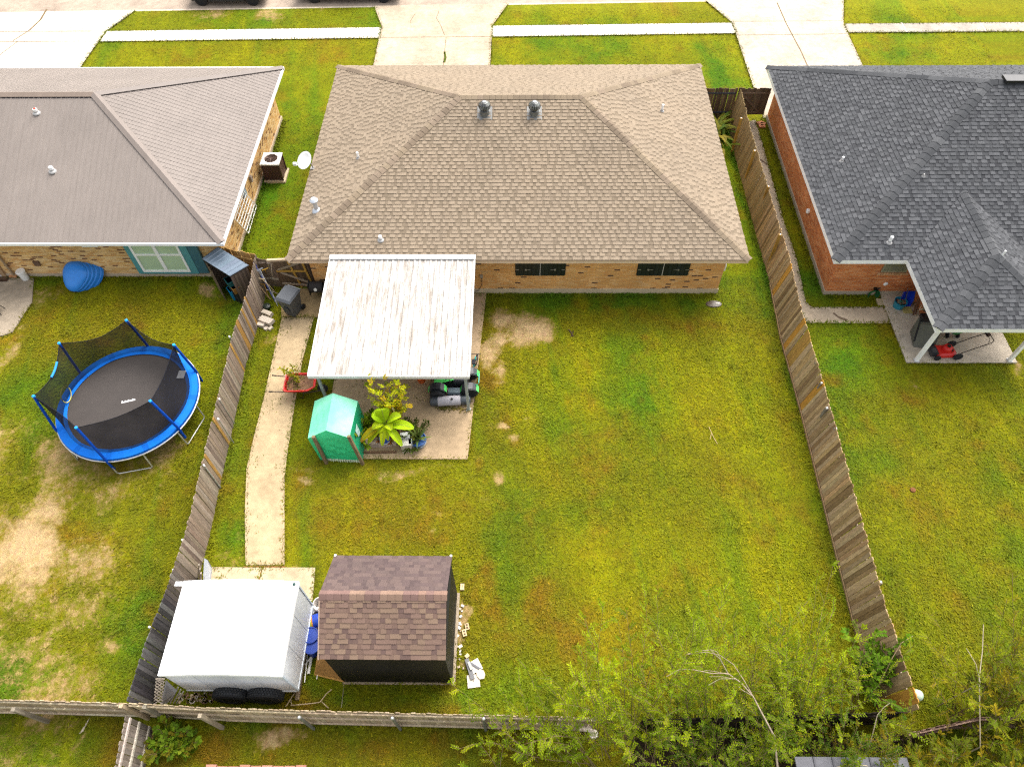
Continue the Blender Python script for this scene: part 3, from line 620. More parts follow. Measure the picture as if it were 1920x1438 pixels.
for y0_, y1_, z0_, z1_, c in ((26.0, 26.15, .9, 1.2, (.3, .24, .2)), (24.8, 25.1, 1.0, 1.5, (.28, .35, .42))): mb = MB(); mb.box(-12.258, -12.155, y0_, y1_, z0_, z1_, c); mb.build('wall_box', M_plastic, house)

# ------------------------------------------------------------------ right house
house = T('brick_house', 'red-orange brick house with a charcoal shingle roof and a rear porch, right edge', 'house', (20, 26, 0))
X0, X1, Y0, Y1 = 11.9, 31.0, 19.5, 32.55
rp = hip_planes(X0, X1, Y0, Y1, ZE, 5.78, 18.4, 24.5, 26.03)
mb = MB()
for i, k in enumerate(('rear', 'right', 'front', 'left')): shingle_plane(mb, rp[k], PAL_GREY, wmin=.1, wmax=.25, seed=20+i, under=(.02, .02, .022))
roof = mb.build('roof', M_shingle, house); N = {k: frame2(v)[2] for k, v in rp.items()}
AX0, AX1, AY, AZ, AXM, AYH = 14.62, 19.34, 16.14, 3.72, 16.98, 18.52
ym = Y0+(AZ-ZE)/((5.78-ZE)/(26.03-Y0))
ap = dict(left=[(AX0, Y0, ZE), (AX0, AY, ZE), (AXM, AYH, AZ), (AXM, ym, AZ)], rear=[(AX0, AY, ZE), (AX1, AY, ZE), (AXM, AYH, AZ)], right=[(AX1, AY, ZE), (AX1, Y0, ZE), (AXM, ym, AZ), (AXM, AYH, AZ)])
mb = MB()
for i, k in enumerate(ap): shingle_plane(mb, [tuple(Vector(q)+Vector((0, 0, .03))) for q in ap[k]], PAL_GREY, wmin=.1, wmax=.25, seed=30+i, under=(.02, .02, .022))
mb.build('porch_roof', M_shingle, roof); NA = {k: frame2(v)[2] for k, v in ap.items()}
mb = MB(); F0, F1 = (18.4, 26.03, 5.78), (24.5, 26.03, 5.78)
ridge_caps(mb, (X0, Y0, ZE), F0, N['rear'], N['left'], PAL_GREYCAP, .3, .2, 1); ridge_caps(mb, (X0, Y1, ZE), F0, N['front'], N['left'], PAL_GREYCAP, .3, .2, 2)
ridge_caps(mb, F0, F1, N['rear'], N['front'], PAL_GREYCAP, .3, .2, 6); mb.build('ridge_cap', M_shingle, roof); mb = MB()
up3 = Vector((0, 0, .03)); ridge_caps(mb, Vector((AX0, AY, ZE))+up3, Vector((AXM, AYH, AZ))+up3, NA['rear'], NA['left'], PAL_GREYCAP, .3, .2, 3); ridge_caps(mb, Vector((AX1, AY, ZE))+up3, Vector((AXM, AYH, AZ))+up3, NA['rear'], NA['right'], PAL_GREYCAP, .3, .2, 4)
ridge_caps(mb, Vector((AXM, AYH, AZ))+up3, Vector((AXM, ym, AZ))+up3, NA['left'], NA['right'], PAL_GREYCAP, .3, .2, 5)
mb.build('ridge_cap', M_shingle, roof)
mb = MB(); mb.box(18.9, 24.3, 25.82, 26.24, 5.8, 5.9, (.015, .015, .018)); mb.build('ridge_vent', M_plastic, roof)
roof_vent_pipe(roof, on_roof(rp['rear'], 1667, 455), .06, .3); roof_vent_pipe(roof, on_roof(ap['right'], 1877, 482), .035, .3, flash=False); roof_vent_pipe(roof, on_roof(rp['left'], 1578, 303), .05, .22, (.7, .7, .7)); roof_vent_pipe(roof, on_roof(rp['rear'], 1731, 331), .04, .1, (.5, .5, .5))
mb = MB(); wall_ring(mb, 12.44, 30.4, 20.03, 32.0, .22, 2.38); mb.box(16.0, 19.0, 18.85, 20.02, .09, 2.38); mb.build('wall', M_brick_right, house, uv=True)
mb = MB(); wall_ring(mb, 12.40, 30.44, 20.0, 32.04, -.2, .22, .27, (.38, .32, .24)); mb.build('foundation', M_conc, house)
W_ = (.86, .86, .84); mb = MB(); t = .05
mb.box(X0, X0+t, Y0+t, Y1, 2.3, 2.49, W_); mb.box(X0, AX0, Y0, Y0+t, 2.3, 2.49, W_); mb.box(AX0, AX0+t, AY+t, Y0+t, 2.3, 2.49, W_); mb.box(AX0, AX1, AY, AY+t, 2.3, 2.49, W_); mb.box(AX1-t, AX1, AY+t, Y0, 2.3, 2.49, W_); mb.box(AX1, X1, Y0, Y0+t, 2.3, 2.49, W_); mb.box(X0, X1, Y1-t, Y1, 2.3, 2.49, W_)
mb.build('fascia', M_paint, house)
mb = MB(); mb.box(X0+.055, X1, Y0+.055, Y1-.055, 2.36, 2.39, (.75, .74, .72)); mb.box(AX0+.055, AX1-.055, AY+.055, Y0+.055, 2.36, 2.392, (.75, .74, .72)); mb.build('soffit', M_paint, house)
for (u, v) in ((1718, 676), (1892, 676)):
    p = at(u, v, .08); mb = MB(); mb.box(p.x-.06, p.x+.06, p.y-.06, p.y+.06, .08, 2.36, W_); mb.box(p.x-.09, p.x+.09, p.y-.09, p.y+.09, .08, .12, (.5, .5, .5)); mb.box(p.x-.085, p.x+.085, p.y-.085, p.y+.085, 2.2, 2.358, W_); mb.build('porch_post', M_paint, house)
a = aty(1650, 512, 20.0); b = aty(1692, 512, 20.0)
fr = MB(); CW = (.3, .28, .19); x0, x1, z0, z1 = a.x, b.x+.12, 1.35, 2.3
for q in ((x0, x0+.06, z0, z1), (x1-.06, x1, z0, z1), (x0+.06, x1-.06, z0, z0+.06), (x0+.06, x1-.06, z1-.06, z1), (x0+.06, x1-.06, 1.8, 1.85)): fr.box(q[0], q[1], 19.99, 20.028, q[2], q[3], CW)
win = fr.build('window', M_paint, house); g = MB(); g.box(x0+.06, x1-.06, 20.0, 20.025, z0+.06, 1.8, (.2, .2, .13)); g.build('pane', M_glass, win); g = MB(); g.box(x0+.06, x1-.06, 20.005, 20.026, 1.85, z1-.06, (.15, .15, .1)); g.build('pane', M_glass, win)
sl = MB()
for i in range(11): xx = x0-.1+i*(x1-x0+.2)/11; sl.box(xx+.006, xx+(x1-x0+.2)/11-.006, 19.95, 20.028, z0-.14, z0-.02, vary((.5, .28, .14), .2))
sl.build('sill', M_conc, win)
p = aty(1661, 533, 20.0); mb = MB(); mb.lathe([(.09, 0), (.09, .03), (.05, .05), (0, .05)], 14, LM((p.x, 20.028, p.z), rx=R(90)), (.85, .85, .83)); mb.build('wall_vent', M_plastic, house, smooth=40)
p = at(1495, 398, .9); mb = MB(); mb.lathe([(.11, 0), (.11, .06), (.08, .09), (0, .09)], 14, LM((12.438, p.y, .95), ry=R(-90)), (.85, .85, .83)); mb.build('wall_vent', M_plastic, house, smooth=40)

# ------------------------------------------------------------------ fences
def path_pts(pts, step):
    """points every `step` along a polyline, with direction"""
    out = []; P_ = [Vector((*p, 0)) for p in pts]; rest = 0
    for a, b in zip(P_, P_[1:]):
        d = b-a; L = d.length; d.normalize(); s = rest
        while s < L: out.append((a+d*s, d)); s += step
        rest = s-L
    return out
def fence(name, label, pts, h, side, tone, bw=.14, lean=0, posts=None, rails=(.35, .95, 1.5), post_col=(.2, .17, .13), cap=None, base_board=False, rail_col=(.33, .27, .2), grp=None, jit=.035, post_r=0, post_h=None):
    """boards stand on the line; `side` (+1 = left of travel) is where rails and posts are"""
    o0 = Vector((*pts[0], 0)); root = T(name, label, 'fence', o0, grp); mb = MB(); L = 0
    lst = path_pts(pts, bw); tot = len(lst)*bw
    for i, (p, d) in enumerate(lst):
        n = Vector((-d.y, d.x, 0)); hh = h+random.uniform(-jit, jit); c = tone(i*bw/tot, p); lr = random.uniform(-.012, .012); ln = lean+random.uniform(-.012, .012)
        q = lambda a, b, z: p+d*(a+lr*z)+n*(b+ln*z/h*1.0)+Z3*z
        e = bw-.008; k = .03; t0, t1 = -.012+random.uniform(-.006, .006), .012
        vs = [q(a, b, z) for b in (t0, t1) for (a, z) in ((0, 0.02), (e, 0.02), (e, hh-k), (e-k, hh), (k, hh), (0, hh-k))]
        mb.add(vs, [(0, 1, 2, 3, 4, 5), (11, 10, 9, 8, 7, 6)]+[((j+1) % 6, j, j+6, (j+1) % 6+6) for j in range(6)], c)
    mb.build('board_panel', M_wood, root)
    for zr in rails:
        rb = MB()
        for a, b in zip(pts, pts[1:]):
            a = Vector((*a, 0)); b = Vector((*b, 0)); d = (b-a).normalized(); n = Vector((-d.y, d.x, 0)); off = n*(side*.035+lean*zr/h)
            k = max(1, round((b-a).length/2.4))
            for i in range(k):
                p0 = a+(b-a)*(i/k)+off+Z3*(zr+random.uniform(-.02, .02)); p1 = a+(b-a)*((i+1)/k)+off-d*.01+Z3*(zr+random.uniform(-.02, .02)); rb.beam(p0, p1, .04, .085, vary(rail_col, .15))
        rb.build('rail', M_wood, root)
    for p in (posts or []):
        pb = MB(); px, py = p[:2]; ph = p[2] if len(p) > 2 else (post_h or h-.05); pc = p[3] if len(p) > 3 else post_col
        if post_r: pb.tube([(px, py, 0), (px, py, ph)], post_r, 10, vary(pc, .1))
        else: pb.box(px-.05, px+.05, py-.05, py+.05, 0, ph, vary(pc, .12))
        po = pb.build('post', M_metal if post_r else M_wood, root)
        if cap: cb = MB(); cb.lathe([(.032, -.05), (.034, .01), (.022, .03), (0, .035)], 10, LM((px, py, ph)), cap); cb.build('post_cap', M_plastic, po, smooth=50)
    return root
G1, G2, G3 = (.30, .20, .10), (.37, .26, .14), (.20, .128, .06)
ORG = (.42, .21, .035)
def tone_right(t, p):
    c = random.choice((G1, G2, G3, (.33, .235, .13), (.34, .225, .105))); c = vary(c, .22)
    if p.y > 24: c = lerp(c, (.20, .15, .06), .5)
    for y0, y1 in ((20.0, 20.2), (17.15, 17.4), (16.3, 16.9), (14.35, 14.6), (4.15, 4.5)):
        if y0 < p.y < y1: c = vary(ORG if y0 != 16.3 else (.36, .21, .05), .12)
    return c
RFP = [(10.43, 31.9), (10.33, 28.8), (10.32, 23.5), (10.36, 20.6), (10.2, 17.7), (10.22, 14.4), (10.17, 11.1), (10.14, 9.5), (10.1, 6.6), (10.2, 4.0)]
caps = [tuple(at(u, v, 1.62)[:2])+(1.62,) for u, v in ((1531, 680), (1541, 718), (1551, 765), (1567, 803), (1651, 1091))]
yl = [tuple(at(u, v, 1.85)[:2])+(1.85, (.34, .19, .04)) for u, v in ((1415, 283), (1441, 350), (1463, 440), (1390, 222))]
fr_ = fence('privacy_fence', 'long weathered wooden fence with a few orange boards, right of the middle yard', RFP, 1.7, 1, tone_right, lean=.28, posts=caps+yl, cap=(.8, .8, .78), rails=(.4, 1.35))
bb = MB()
for a, b in zip(RFP[3:], RFP[4:]): bb.beam((a[0]-.035, a[1], .06), (b[0]-.035, b[1], .06), .03, .12, vary((.25, .16, .08), .15))
bb.build('kick_board', M_wood, fr_)
WG, WG2, WG3 = (.20, .155, .115), (.25, .2, .155), (.15, .115, .088)
def tone_left(t, p):
    c = vary(random.choice((WG, WG2, WG3, (.22, .165, .12))), .13)
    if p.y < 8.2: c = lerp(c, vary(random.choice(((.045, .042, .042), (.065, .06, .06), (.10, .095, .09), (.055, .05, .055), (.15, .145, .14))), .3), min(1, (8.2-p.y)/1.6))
    for y0, y1 in ((17.55, 17.75), (16.9, 17.2), (15.9, 16.05), (12.75, 12.88), (11.3, 11.5), (18.1, 18.24)):
        if y0 < p.y < y1: c = vary((.30, .17, .045), .1)
    return c
LFP = [(-10.46, 3.98), (-10.42, 5.4), (-10.3, 6.7), (-10.2, 8.2), (-10.2, 9.3), (-10.33, 11.5), (-10.42, 13.7), (-10.58, 16.4), (-10.5, 19.0), (-10.62, 20.55)]
capl = [tuple(at(u, v, 1.62)[:2])+(1.62,) for u, v in ((430, 631), (411, 748), (409, 785), (382, 872), (342, 1012), (325, 1068), (280, 1175))]
fence('privacy_fence', 'wavy grey wooden fence between the trampoline lawn and the garden path', LFP, 1.7, 1, tone_left, posts=capl, cap=(.8, .8, .78), rails=(.4, 1.35), post_r=.025, post_col=(.4, .4, .38))
tl2 = lambda t, p: vary(random.choice(((.36, .21, .07), (.32, .18, .055), (.40, .25, .10))), .12)
fence('privacy_fence', 'short run of honey-coloured fence between the buff house corner and the small cabinet', [(-12.22, 21.0), (-10.66, 20.6)], 1.75, -1, tl2, rails=(.5, 1.4), rail_col=(.42, .27, .1))
tb = lambda t, p: vary(random.choice(((.36, .275, .175), (.41, .32, .21), (.33, .25, .155))), .1)
bpts = [(-10.44, 3.93), (-8.3, 3.84), (-5.8, 3.78), (-3.3, 3.74), (-.8, 3.7), (2.0, 3.66)]
pl = [at(u, v) for u, v in ((318, 1349), (417, 1363))]
f_ = fence('privacy_fence', 'pale wooden back fence with exposed rails behind the white box trailer and dark shed', bpts, 1.68, -1, tb, posts=[(-9.98, 3.86), (-8.38, 3.62, 1.78, (.33, .27, .19))], rails=(.12, .85, 1.52), rail_col=(.50, .40, .27))
for x in (-5.8, -3.35, -.95):
    pb = MB(); pb.tube([(x, 3.62, 0), (x, 3.62, 1.62)], .045, 10, (.26, .26, .25)); pb.lathe([(.05, 0), (.05, .03), (.03, .06), (0, .065)], 10, LM((x, 3.62, 1.62)), (.4, .4, .4)); pb.build('post', M_metal, f_, smooth=40)
fence('privacy_fence', 'pale wooden fence with exposed rails, running off the left edge below the patchy lawn', [(-18, 3.98), (-14.2, 4.0), (-10.5, 3.93)], 1.68, -1, tb, posts=[(-13.4, 3.75, 1.72), (-10.55, 3.85, 1.75, (.36, .28, .18))], rails=(.1, .8, 1.52), rail_col=(.50, .41, .29))
ts = lambda t, p: vary(random.choice(((.16, .13, .105), (.21, .175, .145), (.13, .105, .085), (.19, .15, .12))), .14)
fence('privacy_fence', 'grey-brown fence stub heading toward the viewer beside the small bush', [(-10.35, 3.6), (-10.25, 2.2), (-10.1, .8), (-10, -1)], 1.7, 1, ts, rails=(.3, .95, 1.5), rail_col=(.42, .36, .3))
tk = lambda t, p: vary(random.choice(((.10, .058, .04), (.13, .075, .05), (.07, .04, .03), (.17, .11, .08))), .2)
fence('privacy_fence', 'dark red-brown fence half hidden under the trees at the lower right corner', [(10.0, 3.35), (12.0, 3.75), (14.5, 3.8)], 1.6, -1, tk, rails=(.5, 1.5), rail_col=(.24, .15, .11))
td = lambda t, p: vary(random.choice(((.02, .013, .009), (.03, .02, .012), (.014, .01, .008))), .3)  # weathered boards coloured near-black to paint in the deep shade on them
fence('privacy_fence', 'back fence of weathered boards with deep shade painted in, behind the leafy thicket', [(3.2, 3.62), (6, 3.7), (10.0, 3.85)], 1.7, -1, td, rails=(.4, 1.45), rail_col=(.03, .02, .015))
tg = lambda t, p: vary(random.choice(((.14, .09, .055), (.11, .07, .042), (.17, .11, .065))), .15)
fl = at(1327, 159, 1.7); fr2 = at(1382, 161, 1.7)
fence('privacy_fence', 'short dark fence beside the tan house, behind the strappy plant', [(8.1, 32.0), (10.55, 32.0)], 1.7, -1, tg, rails=(.4, 1.45), rail_col=(.05, .05, .055))
def gate(label, x0, x1, y, z0, z1, tone, brace, n):
    root = T('wooden_gate', label, 'gate', ((x0+x1)/2, y, 0)); mb = MB(); bw = (x1-x0)/n
    for i in range(n): mb.box(x0+i*bw+.004, x0+(i+1)*bw-.004, y, y+.022, z0, z1+random.uniform(-.04, .04), vary(random.choice(tone), .15))
    mb.build('board_panel', M_wood, root); fb = MB()
    for a, b, c in brace: fb.beam(a, b, .085, .04, c, up=Vector((0, 1, 0)))
    fb.build('brace_frame', M_lumber, root); return root
DKB = ((.12, .08, .05), (.15, .10, .062), (.10, .066, .04))
gx0, gx1 = 10.62, 12.2; gy = 31.9; bc = (.17, .115, .075)
gate('dark brown wooden gate with a diagonal brace between the red house and the fence', gx0, gx1, gy, .3, 1.75, DKB, [((gx0, gy-.022, .45), (gx1-.3, gy-.022, .45), bc), ((gx0, gy-.022, 1.5), (gx1, gy-.022, 1.5), bc), ((gx0+.25, gy-.045, 1.45), (gx1-.35, gy-.045, .5), bc)], 11)
YL2 = (.42, .24, .045); GYB = (.36, .28, .2); y = 20.33
gate('wooden gate with yellow and grey braces between the grey fence and the tan house', -9.95, -8.5, 20.38, .06, 1.6, ((.13, .085, .05), (.16, .11, .065), (.11, .07, .04)),
     [((-9.9, y, 1.05), (-8.68, y, 1.05), YL2), ((-9.3, y+.02, 1.55), (-9.1, y+.02, .08), YL2), ((-8.75, y+.02, 1.55), (-8.62, y+.02, .08), YL2), ((-9.75, y, .98), (-8.65, y, .35), GYB), ((-9.85, y, .34), (-8.6, y, .2), GYB), ((-9.85, y, 1.1), (-8.9, y, 1.5), (.26, .2, .13))], 10)
tgt = lambda t, p: vary(random.choice(((.15, .11, .075), (.19, .14, .095), (.12, .085, .055))), .15)
fence('privacy_fence', 'short ragged fence panel behind the leaning garden tools', [(-10.6, 20.5), (-9.95, 20.42)], 1.6, -1, tgt, rails=(.5, 1.4), jit=.07)
mb = MB(); mb.box(-8.5, -8.4, 20.2, 20.34, 0, 1.9, (.06, .035, .02)); mb.thing('gate_post', M_wood, 'dark wooden gate post against the tan house wall, beside the braced gate', 'post')
mb = MB(); mb.beam((-10.0, 20.1, 1.88), (-8.9, 20.15, 1.9), .1, .09, (.42, .31, .2)); mb.thing('timber_beam', M_lumber, 'pale timber laid across the gate top beside the tan roof corner', 'beam')

# ------------------------------------------------------------------ patio cover
pc = T('patio_cover', 'chalky white corrugated metal patio cover on grey posts, attached to the tan house', 'patio cover', (-4.5, 17, 0))
mb = MB(); x0, x1, ya, yb, za, zb = -7.24, -1.76, 19.56, 14.22, 2.58, 2.3
f = lambda x, t, h: (x, ya+(yb-ya)*t, za+(zb-za)*t+h)
prof = []; x = x0; k = 0
while x < x1-.01:
    prof += [(x, 0), (x+.09, 0), (x+.115, .03), (x+.16, .03), (x+.185, 0)]; x += .205
prof = [(min(a, x1), b) for a, b in prof]+[(x1, 0)]
for (a, h0), (b, h1) in zip(prof, prof[1:]):
    if b-a > 1e-4:
        c = (1, 1, 1); mb.face([f(a, 1, h0), f(b, 1, h1), f(b, 0, h1), f(a, 0, h0)], c)
mb.build('roof_panel', M_patio, pc)
WC = (.62, .61, .59); mb = MB()
mb.box(x0-.02, x1+.02, yb-.05, yb, zb-.12, zb+.02, WC); mb.build('front_beam', M_paint, pc)
for xx in (x0-.03, x1): sb = MB(); sb.beam((xx+.015, ya, za-.02), (xx+.015, yb, zb-.02), .04, .11, (.66, .65, .62)); sb.build('side_rail', M_paint, pc)
mb = MB(); mb.box(x0-.03, x1+.05, ya-.14, ya+.08, za+.02, za+.075, (.56, .56, .55)); mb.build('wall_flashing', M_paint, pc)
for (px, py) in ((-1.9, 14.3), (-7.0, 14.35), (-4.4, 14.3)):
    if px == -4.4: continue
    mb = MB(); mb.box(px-.045, px+.045, py-.045, py+.045, .06, 2.2, (.25, .29, .28)); mb.box(px-.08, px+.08, py-.08, py+.08, .06, .075, (.3, .33, .32)); mb.build('post', M_paint, pc)

# ------------------------------------------------------------------ trampoline
TC = Vector((-14.03, 14.13, 0)); TR = 2.42
tp = T('trampoline', 'round blue and black trampoline with a dark safety net on the left lawn', 'trampoline', TC)
BL = (.0, .13, .55); ang0 = R(31)
pt = lambda a, r, z: TC+Vector((r*math.cos(a), r*math.sin(a), z))
mb = MB(); n = 72
mb.face([pt(2*math.pi*i/n, 2.1, .9) for i in range(n)], (.058, .05, .046)); mb.build('jump_mat', M_fabric, tp)
mb = MB(); sec = 12
for i in range(n):
    a0, a1 = 2*math.pi*i/n, 2*math.pi*(i+1)/n; c = vary(BL, .04) if i % 6 else (.0, .10, .46)
    g = lambda a, r: r*(1-.010*abs(math.sin(a*3)))
    mb.face([pt(a0, g(a0, 2.06), .935), pt(a1, g(a1, 2.06), .935), pt(a1, 2.24, .965), pt(a0, 2.24, .965)][::-1], c)
    mb.face([pt(a0, 2.24, .965), pt(a1, 2.24, .965), pt(a1, 2.43, .93), pt(a0, 2.43, .93)][::-1], c); mb.face([pt(a0, 2.43, .93), pt(a1, 2.43, .93), pt(a1, 2.44, .84), pt(a0, 2.44, .84)][::-1], tuple(.8*q for q in c))
pad = mb.build('spring_pad', M_fabric, tp, smooth=50)
mb = MB(); p = at(340, 702, .97); mb.box(p.x-.13, p.x+.13, p.y-.17, p.y+.17, .962, .972, (.8, .8, .8)); mb.build('label_patch', M_fabric, pad)
mb = MB(); p0 = at(228, 755, .903); p1 = at(254, 749, .903); d = (p1-p0).normalized(); q = Vector((-d.y, d.x, 0))
for i in range(9):
    a = p0+d*(i*(p1-p0).length/9); hh = (.1, .06, .09, .06, .1, .06, .06, .09, .06)[i]; mb.face([a-q*.03, a+d*.045-q*.03, a+d*.045+q*(hh-.03), a+q*(hh-.03)], (.75, .75, .75))
mb.build('mat_logo', M_fabric, tp)
mb = MB(); mb.tube([pt(2*math.pi*i/64, 2.46, .82) for i in range(64)], .028, 8, (.5, .5, .5), closed=True); mb.build('rim_tube', M_metal, tp, smooth=60)
mb = MB()
for i in range(96):
    a = 2*math.pi*i/96; mb.beam(pt(a, 2.1, .86), pt(a, 2.46, .84), .02, .02, (.25, .25, .25))
o = mb.build('spring_ring', M_metal, tp); o['kind'] = 'stuff'
for u0, v0, u1, v1 in ((352, 834, 384, 782), (221, 888, 287, 876), (118, 812, 160, 855), (120, 655, 90, 700)):
    a = at(u0, v0, .04); b = at(u1, v1, .04); ca = Vector((a.x-TC.x, a.y-TC.y, 0)).normalized(); cb_ = Vector((b.x-TC.x, b.y-TC.y, 0)).normalized()
    if u0 in (118, 120): a = TC+ca*2.5; b = TC+cb_*2.5; a.z = b.z = .04
    mb = MB(); mb.tube([TC+ca*2.46+Z3*.82, a+Z3*.06, a+(b-a).normalized()*.06, b-(b-a).normalized()*.06, b+Z3*.06, TC+cb_*2.46+Z3*.82], .024, 8, (.62, .62, .58)); mb.build('leg', M_metal, tp, smooth=50)
tops = []
for i, (u, v) in enumerate(((326, 647), (237, 601), (111, 644), (63, 743), (143, 802), (282, 752))):
    a = ang0+i*math.pi/3; bt = pt(a, 2.46, .3); tpz = at(u, v, 2.5); tops.append(tpz)
    mb = MB(); mb.tube([bt, pt(a, 2.46, .95), tpz], .045, 10, (.0, .05, .33)); mb.lathe([(.05, -.03), (.05, .03), (0, .05)], 10, LM(tpz), (.02, .28, .75)); mb.build('net_pole', M_fabric, tp, smooth=50)
for i in range(6):
    a0 = ang0+i*math.pi/3; t0, t1 = tops[i], tops[(i+1) % 6]; mb = MB(); nn = 14; rows = 7; g = {}
    for j in range(nn+1):
        s = j/nn; bow = math.sin(math.pi*s); top = t0.lerp(t1, s)-Z3*.26*bow; inn = Vector((TC.x-top.x, TC.y-top.y, 0))*.04*bow; top += inn
        bot = pt(a0+s*math.pi/3, 2.16, .95)
        for k in range(rows+1):
            q = bot.lerp(top, k/rows); q += Vector((TC.x-q.x, TC.y-q.y, 0))*.05*bow*math.sin(math.pi*k/rows); g[j, k] = q
    for j in range(nn):
        for k in range(rows): mb.face([g[j, k], g[j+1, k], g[j+1, k+1], g[j, k+1]])
    o = mb.build('net_panel', M_net, tp, smooth=80)
    if i == 3 - 1:
        mb = MB(); mb.tube([g[j, rows] for j in range(4, 9)], .035, 6, (.03, .25, .7)); mb.build('net_badge', M_fabric, o)
        b2 = MB(); s0 = [g[7, 1].lerp(g[7, 2], .5)+Vector((.0, .28*math.cos(t), .0))+Z3*.3*math.sin(t) for t in np.linspace(0, 2*math.pi, 22)[:-1]]; b2.tube(s0, .018, 6, (.5, .47, .12), closed=True); b2.build('net_door_ring', M_fabric, o)
    mb = MB(); mb.tube([g[j, rows] for j in range(nn+1)], .012, 6, (.01, .01, .014)); mb.build('net_hem', M_fabric, o)

# ------------------------------------------------------------------ white box trailer
tr = T('box_trailer', 'white box trailer with a bowed roof and tandem wheels beside the grey fence', 'trailer', (-7.8, 5.7, 0))
x0, x1, y0, y1, zf, zt = -9.42, -6.27, 4.5, 6.95, .52, 2.44
WT = (.93, .93, .93); n = 20; arch = lambda x: zt+.13*(1-((x-(x0+x1)/2)/((x1-x0)/2))**2)
mb = MB(); ov = .05
def rp_(x, y): return (x, y, arch(x)+.02 if True else 0)
for i in range(n):
    a = x0-ov+(x1-x0+2*ov)*i/n; b = x0-ov+(x1-x0+2*ov)*(i+1)/n
    za_, zb_ = max(arch(a), zt-.02), max(arch(b), zt-.02)
    mb.face([(a, y0-.04, za_), (b, y0-.04, zb_), (b, y1+.04, zb_), (a, y1+.04, za_)], WT)
    mb.face([(a, y0-.055, za_-.09), (b, y0-.055, zb_-.09), (b, y0-.04, zb_), (a, y0-.04, za_)], WT); mb.face([(b, y1+.04, zb_-.06), (a, y1+.04, za_-.06), (a, y1+.04, za_), (b, y1+.04, zb_)], WT)
mb.face([(x1+ov, y0-.04, zt-.02), (x1+ov+.005, y0-.04, zt-.11), (x1+ov+.005, y1+.04, zt-.11), (x1+ov, y1+.04, zt-.02)], WT); mb.face([(x0-ov, y1+.04, zt-.02), (x0-ov, y1+.04, zt-.11), (x0-ov, y0-.04, zt-.11), (x0-ov, y0-.04, zt-.02)], WT)
mb.box(x0-.28, x0+.02, y1-.1, y1+.02, zt-.06, zt-.01, WT); mb.build('roof', M_paint, tr, smooth=30)
mb = MB(); gw = (.72, .745, .77); mb.box(x0, x1, y0, y1, zf, zt-.03, gw)
M_dirty = mk('grimy_white_panel', .5, sc=1.1, amt=.16, bp=.03, stretch=(2, 2, .25), fine=9); mb.build('box_body', M_dirty, tr)
mb = MB()
for yy in (y0-.01, y1-.04): mb.box(x1-.03, x1+.02, yy, yy+.05, zf, zt-.1, (.55, .62, .68))
mb.box(x1-.02, x1+.022, y0+.04, y1-.04, zf-.02, zf+.07, (.6, .65, .7)); mb.box(x0, x1-.04, y0-.022, y0, zf-.02, zf+.07, (.6, .62, .64)); mb.build('edge_trim', M_paint, tr)
mb = MB()
for i in range(1, 4): xx = x0+(x1-x0)*i/4; mb.box(xx-.008, xx+.008, y0-.004, y0+.004, zf+.07, zt-.12, (.5, .52, .54))
for i in range(1, 3): yy = y0+(y1-y0)*i/3; mb.box(x1-.004, x1+.004, yy-.008, yy+.008, zf+.07, zt-.12, (.5, .53, .57))
mb.build('panel_seam', M_paint, tr)
mb = MB(); p = (x1-.06, y1-.05, zt+.02); mb.lathe([(.05, 0), (.04, .03), (0, .035)], 8, LM(p), (.01, .05, .04)); mb.build('marker_light', M_plastic, tr)
mb = MB(); mb.box(x0+.1, x1-.1, y0+.35, y0+.45, .4, .52, (.05, .05, .05)); mb.box(x0+.1, x1-.1, y1-.45, y1-.35, .4, .52, (.05, .05, .05)); mb.box(x1-2.2, x1-.6, y0-.02, y1-.1, .36, .46, (.04, .04, .04)); mb.build('chassis', M_paint, tr)
def tyre(parent, c, r, wd, axis='y', rim=(.3, .3, .3), tread=True, name='wheel', rimr=.55):
    rot = {'y': (R(90), 0), 'x': (0, R(90)), 'z': (0, 0)}[axis]; M = LM(c, rx=rot[0], ry=rot[1]); h = wd/2
    w_ = MB(); w_.lathe([(r*rimr, -h*.8), (r*.62, -h), (r*.85, -h*.98), (r*.97, -h*.8), (r, -h*.55), (r, h*.55), (r*.97, h*.8), (r*.85, h*.98), (r*.62, h), (r*rimr, h*.8)], 36, M, (.018, .019, .021))
    if tread:
        for i in range(40):
            a = 2*math.pi*i/40
            for s_ in (-1, 0, 1):
                b = M @ Matrix.Rotation(a+.08*(s_+1), 4, 'Z') @ Matrix.Translation((r+.004, 0, s_*h*.42))
                w_.box(-.012, .012, -r*.06, r*.06, -h*.17, h*.17, vary((.03, .032, .035), .3), b)
    o = w_.build(name if tread is not None else 'tyre', M_rubber, parent, smooth=35)
    if rim:
        q = MB(); q.lathe([(r*rimr, -h*.75), (r*.5, -h*.6), (r*.45, -h*.2), (r*.15, -h*.25), (r*.13, -h*.5), (0, -h*.5)], 24, M, rim); q.lathe([(r*rimr, h*.75), (r*.5, h*.6), (r*.45, h*.2), (r*.15, h*.25), (r*.13, h*.5), (0, h*.5)][::-1], 24, M, rim); q.build('rim', M_metal, o, smooth=40)
    return o
for u in (433, 498):
    p = at(u, 1300, .55); tyre(tr, (p.x, 4.38, .49), .49, .3)

